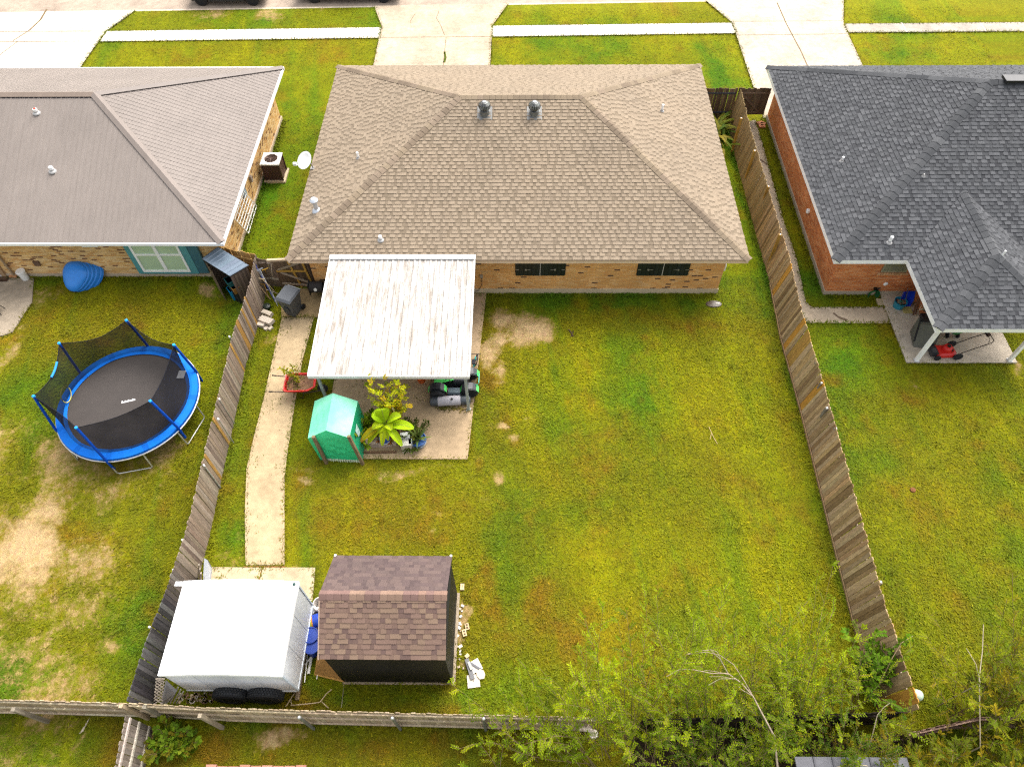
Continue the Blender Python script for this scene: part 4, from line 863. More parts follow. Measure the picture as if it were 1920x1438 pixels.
# ------------------------------------------------------------------ dark shed
sh = T('garden_shed', 'dark walled garden shed with a mauve-brown shingle roof next to the white trailer', 'shed', (-3.5, 6.2, 0))
sx0, sx1, sy0, sy1 = -5.13, -1.96, 4.86, 7.5
ye0, ye1, ze, zr, yr = 4.82, 7.62, 2.75, 3.62, 6.22; rx0, rx1 = -5.25, -1.92
fl_ = [(rx0, ye0, ze), (rx1, ye0, ze), (rx1, yr, zr), (rx0, yr, zr)]; bl_ = [(rx1, ye1, ze), (rx0, ye1, ze), (rx0, yr, zr), (rx1, yr, zr)]
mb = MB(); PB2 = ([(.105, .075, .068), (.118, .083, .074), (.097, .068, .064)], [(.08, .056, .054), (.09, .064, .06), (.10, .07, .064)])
PBF = ([(.175, .115, .084), (.19, .128, .09), (.165, .106, .082)], [(.13, .083, .068), (.148, .094, .073), (.122, .078, .066), (.162, .105, .08)])  # light painted into the slopes: lighter lit front palette, darker rear palette
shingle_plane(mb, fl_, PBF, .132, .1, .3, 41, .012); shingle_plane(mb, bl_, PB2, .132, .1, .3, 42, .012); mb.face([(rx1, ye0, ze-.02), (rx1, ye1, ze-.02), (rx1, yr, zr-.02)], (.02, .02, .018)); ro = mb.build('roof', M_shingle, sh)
mb = MB(); ridge_caps(mb, (rx0, yr, zr), (rx1, yr, zr), frame2(fl_)[2], frame2(bl_)[2], [(.2, .125, .095), (.23, .15, .11), (.17, .105, .09)], .2, .14, 3); mb.build('ridge_cap', M_shingle, ro)
mb = MB(); DK = (.012, .011, .009)
pr = [(sy0, .06), (sy1, .06), (sy1, ze-.02), (yr, zr-.12), (sy0+.02, ze-.0)]
mb.box(sx0, sx1, sy0, sy0+.04, .06, ze-.0, DK); mb.box(sx0, sx1, sy1-.04, sy1, .06, ze-.02, DK)
for xx in (sx0+.001, sx1-.04): mb.add([(xx+t, y_, z_) for t in (0, .039) for y_, z_ in pr], [(0, 1, 2, 3, 4)[::-1], (5, 6, 7, 8, 9)]+[(i, (i+1) % 5, (i+1) % 5+5, i+5) for i in range(5)], DK)
M_felt = mk('black_felt', .6, sc=1.2, amt=.3, bp=.1, stretch=(1, 1, .4), fine=20, spec=.25); mb.build('wall', M_felt, sh)
mb = MB(); mb.beam((rx0+.01, ye0, ze-.03), (rx0+.01, yr, zr-.03), .03, .1, (.35, .26, .2)); mb.beam((rx1-.01, ye0, ze-.05), (rx1-.01, yr, zr-.05), .02, .08, (.03, .028, .025)); mb.beam((rx1-.01, ye1, ze-.05), (rx1-.01, yr, zr-.05), .02, .08, (.03, .028, .025)); mb.build('barge_board', M_wood, sh)
for xx in (rx0+.03, rx1-.03): q = MB(); q.box(xx-.03, xx+.03, ye1-.02, ye1+.04, ze-.06, ze+.04, (.75, .73, .68)); q.build('corner_tip', M_paint, sh)
mb = MB(); mb.box(sx0-.02, sx1+.08, sy0-.06, sy0+.1, .0, .055, (.34, .27, .19)); mb.box(sx1-.02, sx1+.08, sy0+.1, sy1, 0, .055, (.3, .24, .17)); mb.build('skid_beam', M_wood, sh)
mb = MB(); a = at(599, 1218, 1.0); P0, P1, P2, P3 = (-5.92, 5.02, .04), (-5.15, 4.78, .03), (-5.145, 4.82, 1.3), (-5.3, 5.5, 1.75)
pa, pb_, pc_, pd_ = at(589, 1265, .05), at(646, 1279, .05), Vector((-5.16, 4.9, 1.3)), Vector((-5.16, 5.9, 1.6)); pe = at(597, 1215, .6)
mb.face([pa, pb_, pc_, pd_, pe], (.52, .29, .08)); nrm = (pb_-pa).cross(pc_-pa).normalized()*-.015; mb.face([q+nrm for q in (pa, pb_, pc_, pd_, pe)][::-1], (.4, .22, .07))
mb.thing('plywood_sheet', M_lumber, 'warm plywood sheet leaning at the left front corner of the dark shed', 'plywood')

# ------------------------------------------------------------------ plants
def basis(d):
    d = d.normalized(); x = d.cross(Z3)
    x = Vector((1, 0, 0)) if x.length < .05 else x.normalized()
    return x, d, x.cross(d)
def leaf(mb, p, d, L, W, col, nrm=None):
    d = d.normalized(); n = nrm or Vector((random.uniform(-.6, .6), random.uniform(-.6, .6), 1)); s = d.cross(n)
    if s.length < .01: s = Vector((1, 0, 0))
    s = s.normalized()*W/2; n = s.cross(d).normalized()
    dr = n*(-L*.06)
    mb.face([p, p+d*L*.45+s+dr, p+d*L+dr*3, p+d*L*.45-s+dr], col)
def stem_curve(p, d, L, bend, k=6):
    out = [p.copy()]; d = d.normalized(); q = p.copy()
    for i in range(k): q = q+d*(L/k); out.append(q.copy()); d = (d+bend/k+Vector((random.gauss(0, .06), random.gauss(0, .06), 0))).normalized()
    return out
def along(pts, t):
    f = t*(len(pts)-1); i = min(int(f), len(pts)-2); return pts[i].lerp(pts[i+1], f-i), (pts[i+1]-pts[i]).normalized()
def shrub(name, label, cat, bases, stems, length, lean, spread, twigs, leaves, LL, LW, cols, bark=(.17, .12, .06), grp=None, twig_len=.5, r=.012, bend=.5, bare=.25, root=None, droop=.2, z0=0):
    c = sum((Vector(b) for b in bases), Vector())/len(bases); root = root or T(name, label, cat, (c.x, c.y, z0), grp); st = MB(); lf = MB()
    for i in range(stems):
        b = Vector(random.choice(bases))+Vector((random.gauss(0, .09), random.gauss(0, .09), 0)); b.z = z0
        d = Vector((lean[0]+random.gauss(0, spread), lean[1]+random.gauss(0, spread), 1)); L = length*random.uniform(.6, 1.1)
        pts = stem_curve(b, d, L, Vector((lean[0]*bend+random.gauss(0, .25), lean[1]*bend+random.gauss(0, .25), -droop))); n = len(pts)
        st.tube(pts, [max(.003, r*(1-.85*j/(n-1))) for j in range(n)], 5, vary(bark, .25)); shade = random.uniform(.75, 1.2)
        for t in range(twigs):
            s_ = bare+(1-bare)*(t+random.random())/twigs; p, dd = along(pts, min(s_, .999)); x, y, z = basis(dd); a = random.uniform(0, 2*math.pi)
            td_ = dd*random.uniform(.5, 1.1)+(x*math.cos(a)+z*math.sin(a))*random.uniform(.5, 1); tl = twig_len*random.uniform(.5, 1.2)*(1.1-.5*s_)
            tw = stem_curve(p, td_, tl, Vector((0, 0, -droop)), 3); st.tube(tw, [.005, .004, .003, .002], 4, vary(bark, .2))
            c0 = vary(random.choice(cols), .18)
            for k in range(leaves):
                q, e = along(tw, (k+.6)/leaves*.999); x, y, z = basis(e); sd_ = 1 if k % 2 else -1
                leaf(lf, q, e*.75+x*sd_*random.uniform(.5, .9)+Z3*random.uniform(-.2, .35), LL*random.uniform(.7, 1.2), LW*random.uniform(.75, 1.2), tuple(shade*q_ for q_ in vary(c0, .15)))
        q, e = pts[-1], (pts[-1]-pts[-2])
        for k in range(3): leaf(lf, q, e.normalized()+Vector((random.gauss(0, .4), random.gauss(0, .4), .2)), LL, LW, vary(cols[0], .15))
    st.build('stem', M_bark, root); lf.build('foliage', M_leaf, root); return root
YG = [(.16, .225, .005), (.205, .265, .005), (.125, .185, .005), (.26, .29, .006)]
DG = [(.055, .105, .005), (.075, .13, .005), (.10, .15, .005)]
OG = [(.16, .175, .005), (.13, .16, .005), (.21, .165, .006), (.105, .14, .005)]
G_T = 'saplings of the thicket beyond the back fence'
def gp(u, v): p = at(u, v); return (p.x, p.y, 0)
def sapling(label, bs, stems, L, lean, spread, cols, tw=11, lv=10, LL=.08, LW=.036, **k):
    L *= 1.2; lean = (lean[0]*1.3, lean[1]+.1); stems = int(stems*1.0)
    return shrub('sapling', label, 'sapling', [gp(*b) for b in bs], stems, L, lean, spread, tw, lv, LL, LW, cols, grp=G_T, **k)
sapling('thin yellow-green sapling leaning left over the pale fence, leftmost of the thicket', [(1075, 1425), (1110, 1440)], 11, 3.4, (-.34, .12), .16, YG, lv=13, LL=.10, twig_len=.55)
sapling('wispy sapling just right of the fence end, stems fanning to the left', [(1140, 1420), (1180, 1430)], 13, 3.3, (-.2, .2), .2, YG, twig_len=.5)
sapling('bushy light green sapling left of the bare branch', [(1230, 1440), (1280, 1450), (1200, 1460)], 16, 3.2, (-.1, .2), .24, YG+DG[2:], twig_len=.5)
sapling('dense low sapling below the bare branch, at the bottom edge', [(1290, 1470), (1350, 1480), (1330, 1450)], 18, 2.6, (-.05, .1), .3, YG[:3]+DG, tw=14, twig_len=.45)
sapling('tall feathery sapling rising right of the bare branch over the lawn', [(1340, 1420), (1370, 1410)], 9, 4.4, (.02, .35), .2, YG, tw=13, bare=.4, twig_len=.6)
sapling('leafy green sapling in front of the shade-painted fence', [(1400, 1440), (1440, 1430), (1420, 1470)], 17, 3.0, (0, .2), .26, YG+DG, tw=13)
sapling('broad bright green sapling beside the foot of the orange-board fence', [(1490, 1420), (1520, 1440), (1460, 1410)], 16, 3.1, (.0, .25), .26, YG+DG[1:], tw=13)
sapling('low dark green sapling in front of the grey corner roof', [(1560, 1480), (1620, 1490)], 14, 2.4, (0, .15), .3, OG+DG, tw=13)
SP = 'olive shoots right of the dark fence'
for lab, bs, n, L, ln in (('olive green sapling with upright bare white twigs, near the right edge', [(1800, 1400), (1840, 1420)], 16, 3.6, (.05, .25)), ('olive sapling with orange tips filling the right bottom corner', [(1890, 1440), (1930, 1400)], 17, 3.4, (.0, .22)),
        ('spiky olive sapling below the red-brown fence', [(1720, 1460), (1760, 1450), (1690, 1480)], 16, 2.5, (0, .15)), ('yellowing olive sapling against the right edge, above the corner', [(1910, 1330), (1950, 1300)], 14, 2.9, (-.05, .2))):
    shrub('sapling', lab, 'sapling', [gp(*b) for b in bs], n, L, ln, .26, 14, 10, .15, .042, OG, grp=G_T, twig_len=.42)
shrub('climbing_shrub', 'bright green shrub growing against the right fence near its lower end', 'shrub', [gp(1600, 1290), gp(1610, 1270)], 16, 2.0, (.1, .1), .3, 9, 9, .13, .075, [(.10, .20, .008), (.15, .24, .008), (.075, .15, .006)], twig_len=.4)
shrub('small_bush', 'round light green bush beside the grey-brown fence stub', 'bush', [gp(332, 1396), gp(340, 1402)], 34, .8, (-.05, .1), .5, 6, 7, .14, .085, [(.15, .24, .012), (.22, .27, .015), (.09, .16, .01), (.13, .20, .01), (.22, .19, .015)], twig_len=.25, bare=.15)
sapling('lone long shoot leaning far left over the pale fence post', [(1010, 1425)], 5, 3.0, (-.42, .12), .1, YG, twig_len=.5)
sapling('pair of pale shoots low in the corner left of the thicket, at the bottom edge', [(1000, 1460), (940, 1465)], 7, 1.8, (-.3, .1), .25, YG, twig_len=.4)
sapling('tall open sapling with shoots high over the lawn, left of the right fence foot', [(1470, 1390), (1440, 1390)], 10, 4.4, (.05, .3), .17, YG, tw=10, bare=.45, twig_len=.55)
sapling('airy sapling between the bare branch and the tall open one', [(1300, 1400), (1250, 1400)], 14, 3.6, (-.1, .22), .25, YG, twig_len=.55)
sapling('feathery light green sapling close left of the right fence', [(1560, 1370), (1580, 1350)], 9, 3.0, (-.1, .22), .2, YG, bare=.35, twig_len=.5)
sapling('olive green sapling over the right lawn, behind the upright pale twig', [(1780, 1360), (1860, 1350)], 14, 3.2, (.02, .25), .3, OG, twig_len=.45)
sapling('leafy shoots hanging over the grey corner roof, left half', [(1490, 1480), (1540, 1490), (1585, 1490)], 30, 2.7, (-.05, .05), .32, YG[:3]+DG, tw=13, twig_len=.45)
sapling('leafy olive shoots hanging over the grey corner roof, right half', [(1640, 1490), (1690, 1485), (1720, 1470)], 28, 2.7, (-.05, .05), .32, OG, tw=13, twig_len=.45)
HY = [(.22, .29, .005), (.27, .33, .005), (.18, .25, .005)]
sapling('bright feathery sapling with shoots high over the lawn, left of the bare branch tips', [(1180, 1390), (1120, 1395)], 15, 4.0, (-.12, .26), .24, HY, tw=12, lv=12, bare=.4, LL=.095, twig_len=.6)
sapling('bright feathery sapling right under the bare branch tips', [(1290, 1385), (1330, 1380)], 15, 4.0, (-.06, .26), .24, HY, tw=12, lv=12, bare=.4, LL=.095, twig_len=.6)
sapling('bright feathery sapling between the bare branch and the right fence', [(1410, 1385), (1460, 1375), (1510, 1375)], 17, 3.8, (.0, .24), .24, HY, tw=12, lv=12, bare=.35, LL=.095, twig_len=.6)
sapling('bright olive sapling spreading over the right lawn by the pale upright twig', [(1790, 1345), (1850, 1335), (1890, 1340)], 18, 3.3, (.0, .22), .32, [(.2, .225, .005), (.24, .22, .006)], tw=12, lv=12, LL=.11, twig_len=.5)
# bare white branch
root = T('bare_branch', 'dead bare whitish branch arching left over the thicket', 'branch', gp(1440, 1460)); WB = (.33, .26, .19); mb = MB()
ap_ = lambda u, v, z: at(u, v, z)
main = [ap_(1458, 1440, 2.2), ap_(1452, 1380, 2.7), ap_(1425, 1330, 3.0), ap_(1412, 1305, 3.15), ap_(1390, 1280, 3.3), ap_(1365, 1262, 3.4)]; main.insert(0, Vector(gp(1452, 1470)))
mb.tube(main, [.034, .026, .022, .019, .016, .014, .011], 7, WB)
for pts, r_ in (([(1365, 1262, 3.4), (1350, 1235, 3.5), (1332, 1218, 3.55), (1310, 1220, 3.5), (1288, 1226, 3.4)], .012), ([(1412, 1305, 3.15), (1395, 1275, 3.35), (1375, 1245, 3.5), (1350, 1228, 3.6), (1325, 1222, 3.6), (1290, 1226, 3.5)], .011), ([(1365, 1262, 3.4), (1335, 1262, 3.45), (1300, 1255, 3.5), (1275, 1254, 3.45), (1250, 1268, 3.3)], .012),
               ([(1380, 1272, 3.35), (1350, 1272, 3.35), (1328, 1284, 3.3)], .008), ([(1370, 1265, 3.4), (1340, 1258, 3.5), (1320, 1256, 3.5)], .007), ([(1385, 1275, 3.3), (1355, 1268, 3.4), (1330, 1268, 3.4)], .006), ([(1412, 1305, 3.1), (1390, 1292, 3.0), (1384, 1285, 3.0)], .008), ([(1358, 1250, 3.5), (1345, 1222, 3.7), (1332, 1217, 3.7)], .007)):
    mb.tube([ap_(*q) for q in pts], [r_*(1-.55*i/len(pts)) for i in range(len(pts))], 6, vary(WB, .12))
mb.build('branch', M_bark, root)
def twig(label, pts, r_=.014, col=(.42, .35, .24)):
    mb = MB(); q = [at(*p) for p in pts]; g0 = Vector((q[0].x, q[0].y-.1, 0)); mb.tube([g0]+q, [r_*1.3]+[r_*(1-.6*i/len(q)) for i in range(len(q))], 6, col); mb.thing('dead_twig', M_bark, label, 'twig')
twig('pale forked twig standing above the olive saplings by the right edge', [(1838, 1400, 1.5), (1836, 1270, 2.6), (1842, 1220, 2.9), (1844, 1170, 3.2)], .016)
twig('thin pale twig crossing left of the upright one near the right edge', [(1838, 1280, 2.4), (1830, 1245, 2.7), (1812, 1215, 2.9)], .012)
twig('arched dead twig at the bottom edge, in front of the grey corner roof', [(1640, 1450, 2.0), (1625, 1435, 2.2), (1590, 1432, 2.2), (1560, 1440, 2.1)], .012)
twig('bare looping twig at the foot of the red-brown fence', [(1630, 1400, 1.2), (1645, 1340, 1.8), (1658, 1325, 2.0), (1668, 1318, 2.1)], .013)
twig('curved dead stem beside the bright shrub on the right fence', [(1650, 1280, 1.0), (1672, 1235, 1.8), (1690, 1205, 2.1), (1712, 1192, 2.2)], .012, (.3, .2, .12))
# strappy plant between the houses
root = T('strappy_plant', 'strappy yellow-green plant in the gap between the tan roof and the fence', 'plant', (9.6, 30.6, 0)); mb = MB(); n = 0
for i in range(58):
    a = random.uniform(0, 2*math.pi); b = Vector((9.55+random.gauss(0, .2), 30.4+random.gauss(0, .5), 0)); d = Vector((math.cos(a)*.5, math.sin(a)*.5, 1)); L = random.uniform(1.0, 1.9); pts = stem_curve(b, d, L, Vector((math.cos(a)*1.1, math.sin(a)*1.1, -1.5)), 6); c = vary(random.choice(((.12, .15, .01), (.17, .165, .015), (.06, .10, .008), (.22, .18, .02))), .2)
    for j in range(6):
        w0 = .07*math.sin(math.pi*(j+.35)/6.6); w1 = .07*math.sin(math.pi*(j+1.35)/6.7); s_ = Vector((-math.sin(a), math.cos(a), 0)); mb.face([pts[j]-s_*w0, pts[j]+s_*w0, pts[j+1]+s_*w1, pts[j+1]-s_*w1], c)
mb.build('foliage', M_leaf, root)

# ------------------------------------------------------------------ things along the fence by the gate
GB = (.075, .082, .09)
p = at(551, 589, .055); b = T('wheelie_bin', 'slate grey wheeled rubbish bin on the landing by the gate', 'bin', p); M = LM(p+Vector((0, .12, 0)), R(-22))
mb = MB(); sec = [(.05, .22, .26), (.5, .26, .3), (.95, .31, .35), (1.02, .33, .37)]; vs = []
for z, a, d in sec: vs += [M @ Vector(q) for q in ((-a, -d, z), (a, -d, z), (a, d, z), (-a, d, z))]
mb.add(vs, [(3, 2, 1, 0)]+[(i*4+j, i*4+(j+1) % 4, i*4+4+(j+1) % 4, i*4+4+j) for i in range(3) for j in range(4)]+[(12, 13, 14, 15)], GB); mb.box(-.1, .1, -.36, -.33, .35, .6, (.06, .065, .072), M); mb.build('body', M_plastic, b)
mb = MB(); q = [(-.36, -.42, 1.03), (.36, -.42, 1.03), (.36, .40, 1.06), (-.36, .40, 1.06), (-.3, -.33, 1.1), (.3, -.33, 1.1), (.3, .33, 1.12), (-.3, .33, 1.12)]
mb.add([M @ Vector(x) for x in q], [(3, 2, 1, 0), (4, 5, 6, 7), (0, 1, 5, 4), (1, 2, 6, 5), (2, 3, 7, 6), (3, 0, 4, 7)], (.07, .076, .085)); mb.build('lid', M_plastic, b)
mb = MB(); mb.tube([M @ Vector(x) for x in ((-.28, .34, 1.0), (-.28, .44, 1.02), (.28, .44, 1.02), (.28, .34, 1.0))], .02, 8, (.35, .36, .37)); mb.build('handle', M_plastic, b)
for s_ in (-1, 1):
    mb = MB(); mb.lathe([(.0, -.03), (.12, -.03), (.125, 0), (.12, .03), (0, .03)], 18, M @ LM((s_*.27, .3, .12), ry=R(90)), (.015, .015, .016)); mb.build('wheel', M_rubber, b, smooth=40)
# hose reel
p = Vector((-8.15, 19.85, 0)); b = T('hose_reel', 'black garden hose reel mounted low at the tan house corner, half under the patio cover', 'hose reel', p)
mb = MB(); q = aty(594, 531, 19.95); mb.box(q.x-.3, q.x+.3, 19.85, 20.06, .3, .42, (.02, .018, .016)); mb.box(q.x-.34, q.x-.3, 19.7, 20.06, .3, .85, (.02, .018, .016)); mb.box(q.x+.3, q.x+.34, 19.7, 20.06, .3, .85, (.02, .018, .016)); mb.build('frame', M_plastic, b)
mb = MB(); mb.lathe([(.1, -.28), (.22, -.26), (.24, -.1), (.22, 0), (.24, .1), (.22, .26), (.1, .28)], 20, LM((q.x, 19.82, .68), ry=R(90)), (.028, .024, .022)); mb.build('hose_coil', M_rubber, b, smooth=50)
mb = MB(); mb.lathe([(.0, -.02), (.07, -.02), (.07, .02), (.0, .02)], 14, LM((q.x-.0, 19.6, .74), rx=R(60)), (.6, .58, .52)); mb.build('hub', M_plastic, b)
# garden tools leaning on the fence
G_TL = 'long garden tools leaning on the grey fence'
tl = [((480, 500), (516, 566), (.05, .07, .28), 'purple-blue handled garden tool, leftmost of those leaning on the fence', .016), ((487, 505), (521, 574), (.42, .45, .5), 'slim silver pole leaning on the fence among the garden tools', .014), ((491, 523), (519, 551), (.55, .43, .25), 'short blond broom handle leaning across the other garden tools', .018),
      ((508, 493), (512, 535), (.62, .52, .38), 'upright cream pole standing before the ragged fence panel', .017), ((497, 505), (501, 520), (.5, .28, .03), 'yellow handled rake leaning on the fence', .017), ((485, 535), (507, 562), (.33, .22, .12), 'brown wooden stake lying low against the fence', .028), ((495, 533), (504, 558), (.42, .24, .06), 'orange-brown handle at the foot of the leaning tools', .018), ((505, 545), (524, 552), (.5, .45, .42), 'pale grey rod slanting to the right of the tool heap', .014),
      ((494, 495), (515, 548), (.10, .07, .05), 'dark brown pole between the coloured garden tool handles', .018), ((490, 515), (521, 569), (.32, .33, .36), 'grey metal tube beside the slim silver pole', .015)]
for (a, b_, c, lab, r_) in tl:
    hi = at(a[0], a[1], 1.45 if a[1] < 530 else .75); lo = at(b_[0], b_[1], .03); t = MB(); t.tube([lo, lo.lerp(hi, .5)+Vector((.01, 0, .01)), hi], r_, 7, c); root = T('garden_tool', lab, 'garden tool', lo, G_TL); t.build('handle', M_lumber, root, smooth=50)
    hd = MB(); d = (hi-lo).normalized(); x, y_, z = basis(d)
    if random.random() < .6:
        hd.beam(hi-x*.13, hi+x*.13, .03, .05, tuple(.6*q for q in c), up=d)
    else: hd.beam(hi, hi+d*.2, .09, .02, tuple(.7*q for q in c), up=z)
    hd.build('head', M_metal, root)
mb = MB(); p = at(502, 578); mb.lathe([(.12, 0), (.16, .1), (.15, .16), (.06, .2), (0, .2)], 14, LM(p), (.02, .028, .02)); mb.thing('plant_pot', M_plastic, 'small dark green pot lying at the fence foot above the concrete chunks', 'pot', smooth=40)
# broken concrete
G_CC = 'broken concrete pieces by the fence'
for u, v, sx, sy, sz, a, z, lab in ((500, 603, .62, .34, .14, -24, .1, 'large pale concrete block on top of the broken pile'), (502, 590, .5, .22, .16, -24, .02, 'long concrete piece at the back of the broken pile'), (488, 601, .2, .2, .14, 10, 0, 'small grey chunk at the left of the broken pile'), (491, 611, .34, .24, .16, -14, 0, 'rounded concrete chunk at the lower left of the pile'), (500, 617, .16, .2, .09, -30, 0, 'little pale brick at the pile front'), (508, 617, .14, .22, .09, -34, 0, 'outermost little pale brick, nearest the garden path')):
    p = at(u, v, z); mb = MB(); M = LM((p.x, p.y, z), R(a)); n = 8
    pr = [(sx/2*(1-.12*random.random())*c_, sy/2*(1-.15*random.random())*s_) for c_, s_ in ((-1, -1), (0, -1), (1, -1), (1, 0), (1, 1), (0, 1), (-1, 1), (-1, 0))]
    vs = [M @ Vector((x*1, y, 0)) for x, y in pr]+[M @ Vector((x*.93, y*.9, sz)) for x, y in pr]; mb.add(vs, [list(range(n))[::-1], list(range(n, 2*n))]+[(i, (i+1) % n, (i+1) % n+n, i+n) for i in range(n)], vary((.52, .45, .36), .1)); mb.thing('concrete_chunk', M_conc, lab, 'concrete chunk', G_CC)
# narrow metal cabinet
zt_ = 1.72; q = [at(u, v, zt_) for u, v in ((380, 489), (410, 467), (465.5, 497), (430.5, 517.5))]; cb = T('storage_cabinet', 'narrow brown ribbed storage cabinet with a blue-grey lean-to roof, doors ajar, by the left fence', 'cabinet', ((q[0]+q[2])/2).to_3d()*1)
cb.location.z = 0
mb = MB(); q[0].z = q[1].z = zt_+.12; e1 = (q[2]-q[1])
nb = 8
for i in range(nb):
    a = q[0].lerp(q[3], i/nb); b = q[0].lerp(q[3], (i+1)/nb); c = q[1].lerp(q[2], (i+1)/nb); d = q[1].lerp(q[2], i/nb); k = (b-a).normalized()*.02; up = Z3*.025
    mb.face([a+k, b-k, c-k, d+k], vary((.105, .14, .18), .06)); mb.face([b-k, b+up, c+up, c-k], (.05, .07, .09)); mb.face([b+up, b+k, c+k, c+up], (.16, .2, .25))
for i in range(4): a, b = q[i], q[(i+1) % 4]; mb.face([a, b, b-Z3*.06, a-Z3*.06], (.03, .035, .04))
mb.face([x-Z3*.06 for x in q][::-1], (.05, .05, .05)); mb.build('roof', M_paint, cb)
ctr = sum(q, Vector())/4; ins = [Vector((x.x+(ctr.x-x.x)*.1, x.y+(ctr.y-x.y)*.1, 0)) for x in q]; BRW = (.155, .11, .082)
def panel(a, b, h, name, col=BRW, n=9):
    m_ = MB()
    for i in range(n):
        p0 = a.lerp(b, i/n); p1 = a.lerp(b, (i+1)/n); nn = Vector((-(b-a).y, (b-a).x, 0)).normalized()*.015; s_ = 1 if i % 2 else -1
        m_.face([p0+nn*s_, p1+nn*s_, p1+nn*s_+Z3*h, p0+nn*s_+Z3*h], vary(col, .07))
        m_.face([p1+nn*s_, p1-nn*s_, p1-nn*s_+Z3*h, p1+nn*s_+Z3*h], tuple(.7*x for x in col))
    return m_.build(name, M_paint, cb)
hz = zt_-.04; panel(ins[3], ins[2], hz, 'side_panel'); panel(ins[2], ins[1], hz+.06, 'back_panel'); panel(ins[1], ins[0], hz+.1, 'side_panel')
mid = ins[0].lerp(ins[3], .5); dl = panel(ins[0], ins[0].lerp(ins[3], .48)+Vector((-.14, -.2, 0)), hz, 'door', (.22, .16, .11), 6); 
for i, (t, c, h, lab) in enumerate(((.62, (.01, .22, .42), .55, 'bright blue plastic tub inside the brown cabinet'), (.72, (.02, .10, .10), 1.15, 'teal crate high in the open brown cabinet'), (.85, (.28, .13, .03), .9, 'orange-brown box inside the brown cabinet'))):
    p = ins[0].lerp(ins[3], t)+(ctr-mid).to_3d()*.25; p.z = 0; m_ = MB(); M = LM(p, R(40)); m_.box(-.14, .14, -.17, .17, h-.3 if i else .05, h, c, M); m_.box(-.16, .16, -.19, .19, h-.04, h+.0, tuple(1.3*x for x in c), M)
    if i: m_.box(-.12, .12, -.15, .15, .02, h-.3, (.03, .03, .03), M)
    m_.thing('storage_tub', M_plastic, lab, 'tub')
# wheelbarrow
p = at(568, 735, 0); wb = T('wheelbarrow', 'red wheelbarrow of soil with its black handles over the garden path', 'wheelbarrow', p); M = LM((p.x, p.y+.02, 0), R(2)); RD = (.50, .018, .012)
ring = lambda z, sx0, sx1, sy: [(sx0, -sy*.8, z), (sx0+.08, -sy, z), (sx1-.25, -sy, z), (sx1, -sy*.55, z), (sx1, sy*.55, z), (sx1-.25, sy, z), (sx0+.08, sy, z), (sx0, sy*.8, z)]
mb = MB(); rs = [ring(.34, -.34, .3, .24), ring(.62, -.5, .58, .37), ring(.63, -.54, .62, .41), ring(.60, -.55, .63, .42), ring(.32, -.36, .34, .27)]; vs = [M @ Vector(x) for r_ in rs for x in r_]
mb.add(vs, [tuple(i*8+j for j in (0,)) for i in range(0)]+[(i*8+j, i*8+8+j, i*8+8+(j+1) % 8, i*8+(j+1) % 8) for i in range(4) for j in range(8)]+[tuple(range(8)), tuple(range(32, 40))], RD); mb.build('tray', M_paint, wb)
mb = MB(); vs = [M @ Vector((x*.96+.02, y*.96, .555+random.uniform(-.03, .03))) for x, y, z in ring(.55, -.46, .54, .345)]
for i in range(8): mb.face([vs[i], vs[(i+1) % 8], M @ Vector((.05, 0, .62))], vary((.17, .095, .055), .15))
mb.build('soil', M_soil, wb)
for s_ in (-1, 1):
    mb = MB(); mb.tube([M @ Vector(x) for x in ((.75, s_*.1, .2), (.3, s_*.26, .31), (-.5, s_*.34, .50), (-.92, s_*.36, .56))], .02, 8, (.07, .05, .04)); mb.tube([M @ Vector(x) for x in ((-.92, s_*.36, .56), (-1.06, s_*.37, .575))], .026, 8, (.012, .012, .012)); mb.build('handle', M_lumber, wb, smooth=50)
    mb = MB(); mb.tube([M @ Vector(x) for x in ((-.2, s_*.28, .36), (-.3, s_*.3, .03), (.05, s_*.3, .03), (.15, s_*.26, .34))], .016, 6, (.05, .05, .05)); mb.build('leg', M_metal, wb, smooth=50)
tyre(wb, M @ Vector((.78, 0, .2)), .2, .1, 'y', (.5, .5, .5), False)
lf = MB(); st = MB(); root = T('potted_weed', 'yellow-green seedling and clippings growing out of the red wheelbarrow', 'plant', M @ Vector((-.1, .1, .58)))
for i in range(7):
    b = M @ Vector((random.uniform(-.4, .0), random.uniform(-.2, .3), .58)); pts = stem_curve(b, Vector((random.gauss(-.15, .25), random.gauss(.2, .25), 1)), random.uniform(.35, .95), Vector((0, 0, -.2)), 5); st.tube(pts, [.008, .007, .006, .005, .004, .003], 5, (.25, .2, .05))
    for k in range(16): q, e = along(pts, random.uniform(.25, .999)); leaf(lf, q, Vector((random.gauss(0, 1), random.gauss(0, 1), .4)), .14, .06, vary(random.choice(((.26, .25, .01), (.34, .30, .015), (.16, .19, .015))), .2))
for i in range(90):
    q = M @ Vector((random.uniform(-.42, .15), random.uniform(-.3, .3), .60+random.random()*.04)); leaf(lf, q, Vector((random.gauss(0, 1), random.gauss(0, 1), .15)), .1, .045, vary(random.choice(((.17, .17, .02), (.09, .10, .015), (.28, .16, .07), (.32, .2, .1))), .25))
st.build('stem', M_bark, root); lf.build('foliage', M_leaf, root)

